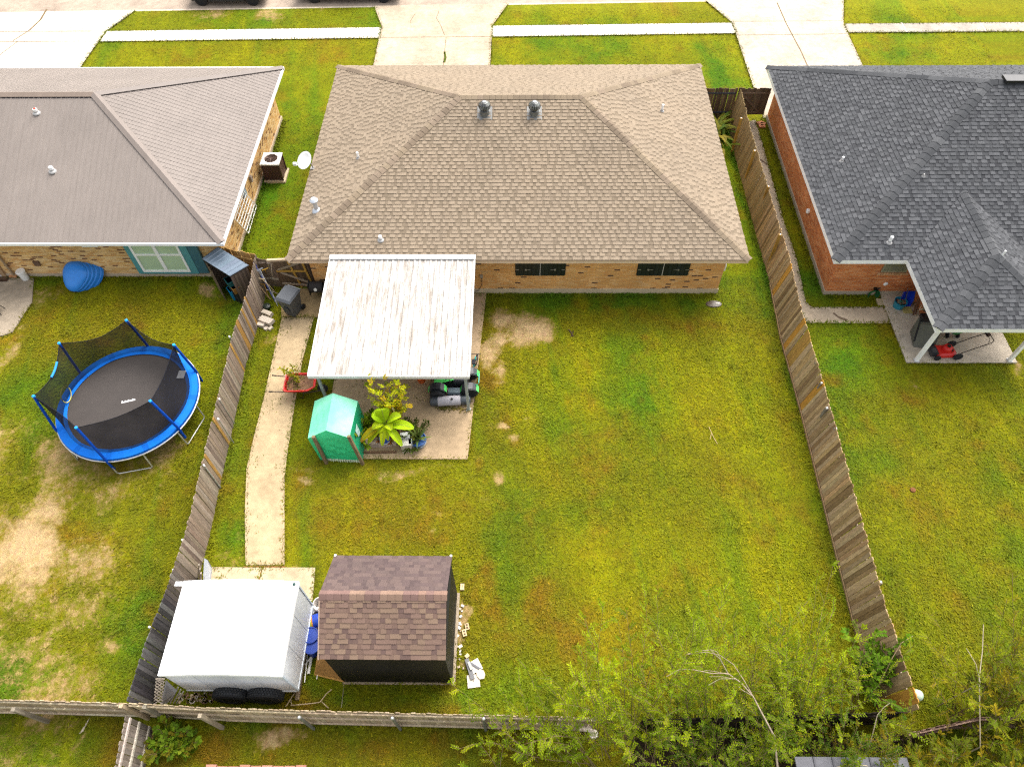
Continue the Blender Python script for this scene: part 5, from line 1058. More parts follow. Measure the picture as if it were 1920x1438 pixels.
# ------------------------------------------------------------------ green sheeted frame
gt = T('sheeted_shelter', 'low shelter wrapped in pale green plastic sheet with two leaning timber posts', 'shelter', at(630, 850)); GN = (.03, .52, .22)
zr_, zs_ = 1.75, 1.4
F_, Bk = [at(u, v, z) for u, v, z in ((577, 822, zs_), (611, 807, zr_), (655, 821, zs_))], [at(u, v, z) for u, v, z in ((590, 752, zs_), (624, 737, zr_), (671, 752, zs_))]
FB, BB = [at(u, v, .02) for u, v in ((601, 863), (637, 866), (681, 865))], None
base_f = [at(601, 862, .02), at(681, 866, .02)]; bw_ = base_f[1]-base_f[0]; dep = (Bk[0]-F_[0]); dep.z = 0
mb = MB()
def quad_grid(a, b, c, d, n, m_, col, amp=.035):
    for i in range(n):
        for j in range(m_):
            P_ = lambda s, t: a.lerp(b, s).lerp(d.lerp(c, s), t)+Vector((math.sin(s*17+t*9), math.cos(s*13+t*21), math.sin(s*11-t*19)))*amp*.4*math.sin(math.pi*s)*math.sin(math.pi*t)
            mb.face([P_(i/n, j/m_), P_((i+1)/n, j/m_), P_((i+1)/n, (j+1)/m_), P_(i/n, (j+1)/m_)], col)
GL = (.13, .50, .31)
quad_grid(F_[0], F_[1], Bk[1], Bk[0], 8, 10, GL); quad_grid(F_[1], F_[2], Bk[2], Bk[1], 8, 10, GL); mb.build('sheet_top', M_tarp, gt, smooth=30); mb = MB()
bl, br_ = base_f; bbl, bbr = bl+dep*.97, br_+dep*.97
quad_grid(bl, br_, F_[2], F_[0], 10, 8, GN, .05); mb.face([F_[0], F_[2], F_[1]], GN); quad_grid(br_, bbr, Bk[2], F_[2], 8, 8, (.012, .30, .14)); quad_grid(bbl, bl, F_[0], Bk[0], 8, 8, GN); quad_grid(bbr, bbl, Bk[0], Bk[2], 4, 4, GN); mb.face([Bk[2], Bk[0], Bk[1]], GN)  # right side gets a darker green, its shade painted into the sheet
M_sheet = mk('taut_green_sheet', .35, sc=1.3, amt=.16, bp=.05, fine=5, spec=.5); sheet = mb.build('plastic_sheet', M_sheet, gt, smooth=30)
mb = MB(); q = at(676, 782, 1.0); w0 = Bk[2].lerp(F_[2], .55)
a = F_[2].lerp(Bk[2], .3); b = F_[2].lerp(Bk[2], .5); c = br_.lerp(bbr, .45); d_ = br_.lerp(bbr, .35); k = Vector((.03, 0, 0))
mb.face([d_.lerp(a, .55)+k, c.lerp(b, .5)+k, c.lerp(b, .85)+k, d_.lerp(a, .8)+k], (.45, .62, .58)); mb.build('sheet_patch', M_fabric, sheet)
mb = MB()
for i in range(16):
    a = bl.lerp(br_, .05+i*.055); mb.face([a+Vector((0, -.01, 0)), a+Vector((.08, -.02-.05*random.random(), 0)), a+Vector((.08, .0, .10+.05*random.random())), a+Vector((0, 0, .09))], vary((.55, .62, .45), .1))
mb.build('sheet_hem', M_fabric, sheet)
for (ut, vt, ub, vb) in ((588, 816, 613, 866), (654, 815, 681, 868)):
    hi = at(ut, vt, 1.55); lo = at(ub, vb, 0); mb = MB(); mb.beam(lo+Vector((0, -.05, 0)), hi+Vector((0, -.05, 0)), .1, .1, (.17, .12, .065), up=Vector((0, 1, 0))); mb.build('post', M_wood, gt)

# ------------------------------------------------------------------ patio: planter, pots, bike, bag
G_BK = 'concrete blocks edging the patio planter'
for i, (u, v) in enumerate(((691, 838), (704, 838), (717, 838), (729, 837), (739, 835))):
    p = at(u, v, .06); mb = MB(); w_ = .27 if i < 4 else .2; mb.box(p.x-w_/2, p.x+w_/2-.012, p.y-.02, p.y+.22, .06, .30, vary((.44, .35, .28), .1)); mb.box(p.x-w_/2+.03, p.x-.01, p.y+.03, p.y+.17, .296, .303, (.30, .24, .19)); mb.box(p.x+.01, p.x+w_/2-.04, p.y+.03, p.y+.17, .296, .303, (.30, .24, .19))
    mb.thing('concrete_block', M_conc, ('concrete block at the planter end, touching the green shelter', 'second concrete block from the green shelter in the planter edge', 'middle concrete block of the planter edge', 'concrete block below the banana plant pot', 'pinkish small block at the right end of the planter edge')[i], 'block', G_BK)
p = at(712, 849, .06); mb = MB(); mb.beam((at(683, 848).x, p.y, .09), (at(744, 848).x, p.y+.02, .09), .07, .05, (.14, .08, .045)); mb.thing('plank', M_wood, 'thin dark plank lying on the patio in front of the planter blocks', 'plank')
p = at(764, 842, .06); mb = MB(); M = LM((p.x, p.y, .06), R(8)); mb.box(-.18, .18, -.14, .3, 0, .46, (.47, .42, .35), M); mb.box(-.16, .16, .1, .34, .46, .6, (.42, .42, .42), M); mb.box(.1, .22, -.1, .24, .3, .5, (.35, .37, .38), M); mb.box(-.19, .19, -.15, .12, .455, .5, (.5, .47, .42), M); mb.thing('cement_bag', M_fabric, 'grey-white folded bag propped at the right end of the planter', 'bag')
# banana plant in a blue pot
p = at(724, 833, .06); bp_ = T('banana_plant', 'broad-leaved lime green banana plant in a small blue pot', 'plant', (p.x, p.y+.15, .3)); c = Vector((p.x+.02, p.y+.2, .3))
mb = MB(); mb.lathe([(.13, 0), (.17, .2), (.19, .22), (.19, .26), (.165, .26), (.15, .2), (0, .2)], 20, LM((p.x+.02, p.y-.03, .3)), (.015, .05, .33)); mb.lathe([(.178, .08), (.186, .1), (.178, .12)], 20, LM((p.x+.02, p.y-.03, .3)), (.5, .55, .6)); mb.build('pot', M_plastic, bp_, smooth=40)
cr_ = Vector((p.x+.1, p.y+.22, 1.0)); mb = MB(); mb.tube([c, c.lerp(cr_, .5), cr_], [.07, .05, .035], 8, (.28, .28, .06)); mb.build('stem', M_leaf, bp_, smooth=50)
tips = [((700, 772), 1.5, .34), ((716, 766), 1.65, .34), ((752, 780), 1.45, .24), ((776, 803), 1.15, .27), ((754, 836), .75, .2), ((676, 828), .7, .22), ((690, 832), .62, .2), ((717, 836), .7, .16), ((698, 804), 1.2, .2), ((735, 806), 1.2, .2), ((708, 812), 1.0, .2), ((728, 826), .8, .14)]
mb = MB()
for i, ((u, v), z, wd) in enumerate(tips):
    t = at(u, v, z); hi = max(cr_.z, t.z)+.18; N_ = 10; ctl = cr_.lerp(t, .5); ctl.z = hi; wd *= 1.3; c0 = vary((.40, .58, .010) if i < 5 else (.45, .56, .010), .1)
    if i == 5: c0 = (.42, .34, .01)
    pp = lambda s: cr_*(1-s)**2+ctl*2*s*(1-s)+t*s*s
    for k in range(N_):
        s0, s1 = k/N_, (k+1)/N_; a, b = pp(s0), pp(s1); d = (b-a).normalized(); sd_ = d.cross(Z3).normalized()
        wf_ = lambda s: 0.02 if s < .12 else wd*.55*max(.0, math.sin(math.pi*min(1, (s-.1)/.93)))**.6
        dip = Z3*.05
        for sg in (-1, 1): mb.face([a, a+sd_*sg*wf_(s0)+dip*(wf_(s0)/wd), b+sd_*sg*wf_(s1)+dip*(wf_(s1)/wd), b][::sg], tuple(q*(1 if sg > 0 else .85) for q in c0) if k < 9 or i != 5 else (.4, .17, .02))
        mb.face([a+Z3*.012-sd_*.012, a+Z3*.012+sd_*.012, b+Z3*.012+sd_*.012, b+Z3*.012-sd_*.012], (.34, .42, .05))
mb.build('foliage', M_leaf, bp_, smooth=60)
shrub('leafy_shrub', 'dark green leafy shrub pressed between the green shelter and the banana plant', 'shrub', [tuple(at(u, v)[:2])+(0,) for u, v in ((680, 822), (695, 815), (672, 818))], 32, 1.15, (-.08, .1), .5, 7, 8, .12, .06, [(.12, .19, .008), (.18, .25, .008), (.28, .38, .01), (.085, .14, .006)], twig_len=.3, z0=.06)
shrub('tall_shrub', 'tall airy yellow shrub with orange flowers behind the banana plant', 'shrub', [tuple(at(u, v)[:2])+(0,) for u, v in ((738, 815), (732, 812), (745, 812))], 20, 2.3, (.03, .22), .16, 9, 8, .13, .055, [(.40, .42, .008), (.46, .45, .008), (.30, .37, .008), (.48, .34, .01)], twig_len=.36, z0=.06, bare=.25)
shrub('low_shrub', 'dim green low shrub behind the agave pot', 'shrub', [tuple(at(u, v)[:2])+(0,) for u, v in ((772, 825), (780, 820))], 18, .7, (.05, .1), .6, 6, 7, .13, .05, [(.04, .06, .008), (.06, .085, .01), (.10, .11, .012)], twig_len=.28, z0=.06)
shrub('red_leaf_plant', 'small red and orange leaved plants on the planter blocks', 'plant', [tuple(at(u, v)[:2])+(0,) for u, v in ((713, 830), (708, 828), (742, 826), (738, 830))], 14, .28, (0, 0), .6, 3, 6, .09, .045, [(.28, .04, .025), (.34, .12, .02), (.22, .10, .02), (.3, .2, .05)], twig_len=.1, z0=.3)
mb = MB(); a = at(736, 764, 1.5); b = at(742, 781, 1.0); mb.beam(b, a, .04, .03, (.6, .5, .32)); mb.beam(Vector((b.x, b.y, .06)), b, .035, .03, (.5, .42, .28)); mb.thing('garden_stake', M_lumber, 'pale wooden stake standing among the yellow shrub stems', 'stake')
p = at(785, 838, .06); ag = T('agave_plant', 'spiky agave in a blue glazed pot right of the planter', 'plant', p); mb = MB(); mb.lathe([(.2, 0), (.27, .25), (.3, .3), (.3, .36), (.27, .36), (.24, .3), (0, .3)], 24, LM(p+Vector((0, .12, 0))), (.03, .09, .26)); mb.lathe([(.278, .16), (.287, .19), (.282, .22)], 24, LM(p+Vector((0, .12, 0))), (.4, .5, .6)); mb.build('pot', M_plastic, ag, smooth=40)
mb = MB()
for i in range(17):
    a = i*2.4; el = .35+.6*(i/17); d = Vector((math.cos(a)*(1.1-el), math.sin(a)*(1.1-el), el)); pts = stem_curve(p+Vector((0, .12, .36)), d, .55, Vector((0, 0, -.35)), 4); s_ = Vector((-math.sin(a), math.cos(a), 0)); wl_ = [.035, .045, .035, .02, .003]; c = vary(random.choice(((.12, .19, .05), (.2, .27, .06), (.08, .13, .03))), .12)
    for k in range(4): mb.face([pts[k]-s_*wl_[k], pts[k]+s_*wl_[k], pts[k+1]+s_*wl_[k+1], pts[k+1]-s_*wl_[k+1]], c)
mb.build('foliage', M_leaf, ag)
p = at(778, 824, .06); mb = MB(); mb.lathe([(.2, 0), (.24, .22), (.24, .26), (.21, .26), (.2, .2), (0, .2)], 20, LM(p), (.015, .015, .018)); mb.thing('plant_pot', M_plastic, 'black plastic pot tucked behind the blue agave pot', 'pot', smooth=40)
# heavy bag
a = at(806, 753, .24); b = at(882, 749, .24); hb = T('punching_bag', 'grey and black punching bag lying on the patio by the post', 'punching bag', at(842, 757, .06)); d = (b-a); L = d.length; M = LM(a, math.atan2(d.y, d.x)) @ Matrix.Rotation(R(90), 4, 'Y')
mb = MB(); mb.lathe([(0, .0), (.12, .0), (.17, .03), (.18, .12), (.18, L*.2)], 26, M, (.045, .05, .058)); mb.build('end_cap', M_plastic, hb, smooth=45)
mb = MB(); mb.lathe([(.178, L*.2), (.184, L*.21), (.184, L*.75), (.178, L*.76)], 26, M, (.36, .345, .37)); mb.build('cover', M_fabric, hb, smooth=45)
mb = MB(); mb.lathe([(.18, L*.76), (.18, L*.93), (.15, L), (0, L)], 26, M, (.05, .06, .07)); mb.build('end_cap', M_plastic, hb, smooth=45)
mb = MB(); p = at(847, 748, .43); mb.lathe([(.05, 0), (.045, .012), (0, .013)], 8, LM(p), (.02, .02, .02)); mb.build('badge', M_plastic, hb)
# mini quad bike
q0 = at(834, 742, .06); ob = T('quad_bike', 'black and bright green quad bike half under the patio cover', 'quad bike', q0); GRN = (.10, .62, .13); BK = (.02, .022, .026)
rr_ = .28
for (u, v, r_) in ((821, 741, .27), (881, 735, .29)): p = at(u, v, .3); tyre(ob, (p.x, p.y, .06+r_), r_, .24, 'y', (.10, .12, .10), True, rimr=.5)
fx, bx = at(821, 741, .3).x, at(881, 735, .3).x; yn = at(821, 741, .3).y
for xx in (fx, bx): tyre(ob, (xx, yn+.95, .34), rr_, .24, 'y', (.10, .12, .10), True, rimr=.5)
yc = yn+.48
mb = MB(); mb.box(fx+.1, bx-.1, yc-.17, yc+.17, .32, .55, BK); mb.box(fx+.35, bx-.3, yn-.02, yn+.2, .3, .36, (.09, .11, .13)); mb.box(fx-.05, fx+.05, yn+.1, yn+.85, .33, .38, (.05, .05, .05)); mb.box(bx-.04, bx+.04, yn+.1, yn+.85, .33, .38, (.05, .05, .05)); mb.build('chassis', M_metal, ob)
mb = MB(); mb.box(fx+.38, bx-.36, yn+.0, yn+.22, .36, .48, (.10, .13, .15)); mb.build('footwell', M_plastic, ob)
mb = MB()
for s_ in (-1, 1):
    yy = yc+s_*.34
    for xx, sg in ((fx, 1), (bx, -1)):
        for k in range(6):
            a0 = R(20+k*25); a1 = R(20+(k+1)*25); f0 = lambda a: (xx+.36*math.cos(a)*1.0, .36+.36*math.sin(a)); (xa, za), (xb, zb) = f0(a0), f0(a1)
            mb.face([(xa, yy-.13, za), (xb, yy-.13, zb), (xb, yy+.13, zb), (xa, yy+.13, za)], GRN if k in (0, 5) else BK); mb.face([(xa, yy-.16, za-.02), (xb, yy-.16, zb-.02), (xb, yy+.16, zb-.02), (xa, yy+.16, za-.02)][::-1], BK)
mb.add([(fx+.05, yc-.15, .58), (fx+.6, yc-.12, .76), (fx+.6, yc+.12, .76), (fx+.05, yc+.15, .58), (fx-.15, yc-.1, .5), (fx-.15, yc+.1, .5)], [(0, 1, 2, 3), (4, 0, 3, 5)], GRN); mb.build('fender', M_plastic, ob)
mb = MB(); mb.box(fx+.58, bx-.06, yc-.14, yc+.14, .56, .74, BK); mb.build('seat', M_rubber, ob)
mb = MB(); mb.tube([(fx+.5, yc-.36, .98), (fx+.42, yc-.15, .93), (fx+.42, yc+.15, .93), (fx+.5, yc+.36, .98)], .018, 8, (.03, .03, .03)); mb.tube([(fx+.3, yc, .6), (fx+.42, yc, .93)], .03, 8, BK); mb.build('handlebar', M_metal, ob)
mb = MB()
for s_ in (-1, 1): mb.tube([(bx-.1, yc+s_*.25, .6), (bx+.3, yc+s_*.25, .66), (bx+.34, yc+s_*.2, .7)], .016, 6, (.1, .5, .4))
mb.tube([(bx+.34, yc-.2, .7), (bx+.34, yc+.2, .7)], .016, 6, (.1, .5, .4)); mb.build('rack', M_metal, ob)
bc_ = T('child_bicycle', 'teal and dark child bicycle leaning at the patio edge behind the quad bike', 'bicycle', at(890, 695, .06)); p = at(890, 692, .06)
for dx, r_ in ((-.25, .2), (.22, .2)):
    mb = MB(); c = Vector((p.x+.0+dx*.3, p.y+dx*1.3, .06+r_)); mb.tube([c+Vector((.06*math.sin(t), r_*math.cos(t), r_*math.sin(t))) for t in np.linspace(0, 2*math.pi, 25)[:-1]], .022, 6, (.02, .02, .03), closed=True); mb.build('wheel', M_rubber, bc_, smooth=50)
mb = MB(); P_ = lambda y, z: Vector((p.x+(y)*.23, p.y+y, z)); mb.tube([P_(-.32, .26), P_(-.02, .5), P_(.22, .55), P_(.28, .26)], .022, 7, (.03, .33, .30)); mb.tube([P_(-.02, .5), P_(.0, .24), P_(.22, .55)], .02, 7, (.03, .33, .30)); mb.build('frame', M_paint, bc_, smooth=50)
mb = MB(); mb.tube([P_(.22, .55)+Vector((-.2, 0, .16)), P_(.22, .7), P_(.22, .55)+Vector((.2, 0, .16))], .016, 6, (.02, .02, .03)); mb.build('handlebar', M_metal, bc_); mb = MB(); mb.box(p.x-.08, p.x+.06, p.y-.16, p.y+.06, .56, .61, (.015, .015, .02)); mb.build('seat', M_rubber, bc_)
p = at(791, 712, .06); mb = MB(); mb.lathe([(.14, 0), (.18, .3), (.19, .31), (.17, .31), (.14, .02), (0, .02)], 20, LM((p.x, p.y-.05, .06)), (.62, .12, .02)); mb.thing('bucket', M_plastic, 'orange bucket just under the patio cover edge', 'bucket', smooth=40)
for u, v, lab, n, c in ((835, 766, 'dark clump of dry leaves beside the punching bag', 60, (.12, .11, .02)), (866, 768, 'pale scatter of dry leaves by the patio post foot', 34, (.28, .22, .06))):
    p = at(u, v, .065); mb = MB()
    for i in range(n): leaf(mb, p+Vector((random.gauss(0, .17), random.gauss(0, .05), random.random()*.05)), Vector((random.gauss(0, 1), random.gauss(0, 1), .2)), .12, .05, vary(c, .3))
    o = mb.thing('leaf_litter', M_leaf, lab, 'leaf litter')

# ------------------------------------------------------------------ left lawn and side yard
pl_ = T('paddling_pool', 'rounded blue plastic paddling pool tipped up against the buff brick wall', 'paddling pool', at(155, 545))
PBL = [(.02, .20, .62), (.01, .13, .50), (.015, .16, .56), (.01, .11, .44)]
c0 = at(150, 541, 0); ax = Vector((-.30, -.62, .55)).normalized(); X_, D_, Y_ = basis(ax)
def shellpt(ctr, r, t, z, fl): 
    k = 1+.10*math.cos(3*t)*fl
    return ctr+X_*(r*k*math.cos(t))+Y_*(r*k*math.sin(t))+ax*z
ax = Vector((-.22, -.58, .78)).normalized(); X_, D_, Y_ = basis(ax); ctr = Vector((c0.x-.03, c0.y+.2, .56)); mb = MB(); n = 48
def pr_(t): return 1.03-.07*math.cos(3*(t+R(90)))-.03*math.cos(2*t)
prof = [(0, .20), (.2, .19), (.38, .16), (.50, .10), (.56, .03), (.58, .0), (.56, -.03), (.60, -.06), (.60, -.12), (.585, -.14), (.62, -.17), (.62, -.23), (.605, -.25), (.64, -.28), (.645, -.36), (.63, -.38), (.66, -.41), (.66, -.48)]
sl_ = Vector((.45, .25, 0))
vs = [ctr+X_*(r*pr_(2*math.pi*j/n)*math.cos(2*math.pi*j/n))-Y_*(r*pr_(2*math.pi*j/n)*math.sin(2*math.pi*j/n))+ax*z+sl_*max(0, -z) for r, z in prof for j in range(n)]
for a_ in range(len(prof)-1):
    o_ = a_
mb.add(vs, [(a*n+j, (a+1)*n+j, (a+1)*n+(j+1) % n, a*n+(j+1) % n) for a in range(len(prof)-1) for j in range(n)], (.02, .19, .60)); mb.build('pool_shell', M_plastic, pl_, smooth=30)
p = at(50, 524); bk = T('bucket', 'tall white plastic bucket with a lid by the buff brick wall', 'bucket', p); M = LM(p, 0)
mb = MB(); mb.lathe([(.14, 0), (.165, .48), (.0, .48)], 22, M, (.68, .67, .64)); mb.build('body', M_plastic, bk, smooth=40); mb = MB(); mb.lathe([(.185, .44), (.188, .5), (.17, .515), (0, .515)], 22, M, (.72, .71, .68)); mb.build('lid', M_plastic, bk, smooth=40)
mb = MB(); a = at(-6, 516); b = at(19, 530); mb.box(a.x-.6, b.x-.1, b.y-.0, a.y+.05, .055, .075, (.055, .03, .018)); mb.box(a.x-.55, b.x-.2, b.y+.1, a.y-.05, .075, .078, (.11, .065, .04)); mb.thing('door_mat', M_fabric, 'brown door mat on the side porch at the left edge', 'mat')
p = at(28, 519, .05); mb = MB(); mb.box(p.x-.2, p.x+.1, p.y-.06, p.y+.06, .05, .13, (.45, .22, .1)); mb.thing('loose_brick', M_conc, 'single orange brick between the white bucket and door mat', 'brick')
p = at(0, 585, .05); st_ = T('foot_stool', 'black folding stool cut off by the left edge, on the side porch', 'stool', p); mb = MB(); mb.box(p.x-.35, p.x+.13, p.y-.15, p.y+.15, .38, .42, (.02, .022, .026)); mb.build('seat', M_plastic, st_)
for dx in (-.28, .08):
    for dy in (-.12, .12): mb = MB(); mb.tube([(p.x+dx, p.y+dy, .38), (p.x+dx+.06, p.y+dy*1.5, .05)], .016, 6, (.03, .03, .035)); mb.build('leg', M_metal, st_)
# air conditioner
p = at(517, 343); ac = T('air_conditioner', 'brown outdoor air conditioner with a white rimmed fan grille beside the metal roofed house', 'air conditioner', (p.x, p.y+.4, 0)); cx, cy = p.x-.02, p.y+.45
mb = MB(); mb.box(cx-.5, cx+.5, cy-.5, cy+.5, -.02, .1, (.45, .36, .24)); mb.build('base_pad', M_conc, ac)
mb = MB(); w_ = .40
for z in np.arange(.14, .98, .05): mb.box(cx-w_, cx+w_, cy-w_, cy+w_, z, z+.035, vary((.075, .035, .03), .15))
mb.box(cx-w_+.03, cx+w_-.03, cy-w_+.03, cy+w_-.03, .1, .98, (.03, .014, .012))
for a in (-1, 1):
    for b in (-1, 1): mb.box(cx+a*w_-.03, cx+a*w_+.03, cy+b*w_-.03, cy+b*w_+.03, .1, 1.0, (.06, .028, .024))
mb.build('cabinet', M_paint, ac)
mb = MB(); n = 32; sq = []
for i in range(n):
    a = 2*math.pi*i/n; k = .44/max(abs(math.cos(a)), abs(math.sin(a))); sq.append((k*math.cos(a), k*math.sin(a)))
for i in range(n):
    a0, a1 = 2*math.pi*i/n, 2*math.pi*(i+1)/n; (x0_, y0_), (x1_, y1_) = sq[i], sq[(i+1) % n]; r_ = .31
    mb.face([(cx+x0_, cy+y0_, 1.03), (cx+x1_, cy+y1_, 1.03), (cx+r_*math.cos(a1), cy+r_*math.sin(a1), 1.04), (cx+r_*math.cos(a0), cy+r_*math.sin(a0), 1.04)], (.76, .74, .70)); mb.face([(cx+x0_, cy+y0_, .97), (cx+x1_, cy+y1_, .97), (cx+x1_, cy+y1_, 1.03), (cx+x0_, cy+y0_, 1.03)], (.7, .68, .64)); mb.face([(cx+r_*math.cos(a0), cy+r_*math.sin(a0), 1.04), (cx+r_*math.cos(a1), cy+r_*math.sin(a1), 1.04), (cx+r_*math.cos(a1), cy+r_*math.sin(a1), .9), (cx+r_*math.cos(a0), cy+r_*math.sin(a0), .9)], (.3, .2, .16))
mb.build('top_rim', M_paint, ac)
mb = MB()
for r_ in (.08, .14, .2, .26): mb.tube([(cx+r_*math.cos(t), cy+r_*math.sin(t), 1.02) for t in np.linspace(0, 2*math.pi, 25)[:-1]], .008, 5, (.16, .11, .09), closed=True)
for k in range(8): a = k*math.pi/4; mb.tube([(cx, cy, 1.03), (cx+.31*math.cos(a), cy+.31*math.sin(a), 1.03)], .007, 5, (.16, .11, .09))
mb.lathe([(.08, .99), (.08, 1.03), (0, 1.03)], 14, LM((cx, cy, 0)), (.12, .07, .06)); mb.build('grille', M_metal, ac)
mb = MB()
for k in range(4): a = k*math.pi/2+.4; mb.face([(cx, cy, .93), (cx+.28*math.cos(a-.3), cy+.28*math.sin(a-.3), .91), (cx+.28*math.cos(a+.4), cy+.28*math.sin(a+.4), .96)], (.1, .06, .05))
mb.build('fan', M_metal, ac)
# satellite dish
p = on_roof(mp_['left'], 588, 316); dh = T('satellite_dish', 'white satellite dish on the left eave of the tan roof', 'satellite dish', p); c = at(573, 302, 3.0); ax2 = Vector((-.35, -.55, .8)).normalized(); X_, D_, Y_ = basis(ax2); M = Matrix((X_, Y_*-1, ax2)).transposed().to_4x4(); M.translation = c
mb = MB(); mb.lathe([(0, .0), (.12, .012), (.22, .04), (.33, .09), (.34, .088), (.22, .025), (0, -.015)], 30, M @ Matrix.Diagonal((1.0, 1.12, 1, 1)), (.78, .77, .74)); mb.build('reflector', M_paint, dh, smooth=40)
mb = MB(); lnb = M @ Vector((-.12, .30, .42)); lnb = at(553, 308, 3.05); mb.tube([p-Vector((0, 0, .05)), p+Vector((-.05, 0, .22)), c-ax2*.04], .025, 8, (.3, .3, .3)); mb.box(p.x-.12, p.x+.1, p.y-.1, p.y+.1, p.z-.03, p.z+.03, (.25, .24, .23)); mb.build('mount', M_metal, dh)
mb = MB(); mb.tube([c-ax2*.03+X_*.0, c+Vector((-.2, -.22, -.1)), lnb], .016, 7, (.65, .65, .62)); mb.build('feed_arm', M_paint, dh); mb = MB(); mb.box(lnb.x-.07, lnb.x+.07, lnb.y-.05, lnb.y+.05, lnb.z-.05, lnb.z+.06, (.7, .7, .68)); mb.build('receiver', M_plastic, dh)
# trellis
q = [at(454, 350, 1.75), at(443, 402, 1.75), at(466, 438, .05), at(481, 387, .05)]; mb = MB(); wt = (.78, .77, .74)
q[0].x = q[1].x = -12.17
for i in range(5): t = i/4; mb.beam(q[0].lerp(q[1], t), q[3].lerp(q[2], t), .045 if i in (0, 2, 4) else .025, .025, wt)
for i in range(9): t = i/8; mb.beam(q[0].lerp(q[3], t), q[1].lerp(q[2], t), .03, .022, wt)
mb.thing('trellis', M_paint, 'white grid trellis leaning on the side wall of the metal roofed house', 'trellis')

# ------------------------------------------------------------------ right porch
mw = T('lawn_mower', 'red push lawn mower with a black handle on the right house porch', 'lawn mower', at(1770, 658, .08)); wz = .08
pc0 = at(1772, 660, .2); M = LM((pc0.x, pc0.y+.02, 0), R(3)); RD2 = (.50, .014, .010)
mb = MB(); outl = [(-.42, -.2), (-.36, -.27), (.25, -.27), (.36, -.18), (.36, .18), (.25, .27), (-.36, .27), (-.42, .2)]; nn = len(outl)
vs = [M @ Vector((x, y, .16)) for x, y in outl]+[M @ Vector((x*.97, y*.97, .28)) for x, y in outl]+[M @ Vector((x*.7, y*.72, .34)) for x, y in outl]
mb.add(vs, [list(range(nn))[::-1], list(range(2*nn, 3*nn))]+[(k*nn+i, k*nn+(i+1) % nn, (k+1)*nn+(i+1) % nn, (k+1)*nn+i) for k in (0, 1) for i in range(nn)], RD2); mb.build('deck', M_paint, mw)
mb = MB(); mb.lathe([(.17, .32), (.18, .42), (.15, .5), (.1, .53), (0, .54)], 20, M, RD2); mb.build('engine_cover', M_paint, mw, smooth=40); mb = MB(); mb.box(-.06, .16, -.14, .14, .36, .47, (.03, .03, .03), M); mb.lathe([(.07, .53), (.07, .56), (0, .56)], 14, M, (.03, .03, .03)); mb.build('engine', M_metal, mw)
mb = MB(); mb.box(-.62, -.36, -.2, .2, .18, .34, (.03, .03, .033), M); mb.box(-.58, -.4, -.12, .06, .34, .37, (.06, .06, .065), M); mb.build('grass_chute', M_plastic, mw)
for x, y, r_ in ((-.4, -.3, .12), (-.4, .3, .12), (.36, -.31, .17), (.36, .31, .17)): c = M @ Vector((x, y, wz+r_)); tyre(mw, c, r_, .07, 'y', (.3, .3, .29), False, rimr=.7)
mb = MB(); hpts = [(.3, -.24, .25), (.62, -.24, .5), (1.3, -.24, .95), (1.38, -.2, 1.0), (1.38, .2, 1.0), (1.3, .24, .95), (.62, .24, .5), (.3, .24, .25)]; mb.tube([M @ Vector(x) for x in hpts], .016, 8, (.03, .022, .022)); mb.tube([M @ Vector(x) for x in ((1.2, -.23, .93), (1.28, -.1, .98), (1.28, .1, .98), (1.2, .23, .93))], .009, 6, (.03, .03, .03)); mb.box(1.24, 1.34, .05, .2, .95, 1.04, (.04, .02, .02), M); mb.tube([M @ Vector(x) for x in ((.1, .1, .4), (.6, .3, .6), (1.25, .1, .98))], .006, 5, (.02, .02, .02)); mb.build('handle', M_metal, mw)
p = at(1783, 632, .08); sp_ = T('seed_spreader', 'small green lawn spreader behind the red mower', 'spreader', p); mb = MB(); mb.lathe([(.1, .25), (.24, .5), (.25, .54), (.22, .54), (.1, .3), (0, .3)], 18, LM(p), (.015, .17, .03)); mb.build('hopper', M_plastic, sp_, smooth=40)
for s_ in (-1, 1): tyre(sp_, (p.x+s_*.2, p.y, .2), .12, .05, 'x', (.4, .03, .02), False)
mb = MB(); mb.tube([(p.x, p.y, .3), (p.x+.1, p.y+.4, .9), (p.x-.1, p.y+.45, .92)], .014, 6, (.1, .1, .1)); mb.build('handle', M_metal, sp_)
gr_ = T('covered_grill', 'grey fabric covered grill with a black lid part on the porch, behind the left post', 'grill', at(1735, 640, .08)); q = [at(1706, 622, .1), at(1712, 650, .1), at(1750, 655, .1), at(1765, 622, .1)]; tq = [at(1722, 596, .95), at(1724, 608, .85), at(1752, 612, .85), at(1760, 590, .95)]
mb = MB(); C_G = (.105, .105, .085)
for i in range(4): quad_grid(q[i], q[(i+1) % 4], tq[(i+1) % 4], tq[i], 6, 6, C_G, .04)
mb.face(tq, C_G); mb.build('cover', M_fabric, gr_, smooth=60); mb = MB(); mb.box(tq[0].x+.05, tq[2].x, tq[1].y+.02, tq[0].y+.1, .96, 1.12, (.012, .012, .014)); mb.build('lid', M_plastic, gr_)
p = at(1722, 612, .5); mb = MB(); mb.beam(at(1714, 640, .5), at(1726, 600, .98), .06, .03, (.015, .015, .015)); mb.build('strap', M_fabric, gr_)
p = at(1732, 584, .9); mb = MB()
for i in range(9): a = Vector((p.x+random.gauss(0, .1), p.y+random.gauss(0, .08), 1.0)); mb.tube([a, a+Vector((random.gauss(0, .12), random.gauss(0, .1), random.uniform(.05, .22)))], .014, 5, vary((.32, .26, .17), .4))
mb.lathe([(.1, .95), (.14, 1.1), (.1, 1.12), (0, 1.1)], 12, LM((p.x+.05, p.y, 0)), (.14, .10, .06)); mb.thing('driftwood_pot', M_bark, 'knobbly bowl of sticks standing on the covered grill', 'pot')
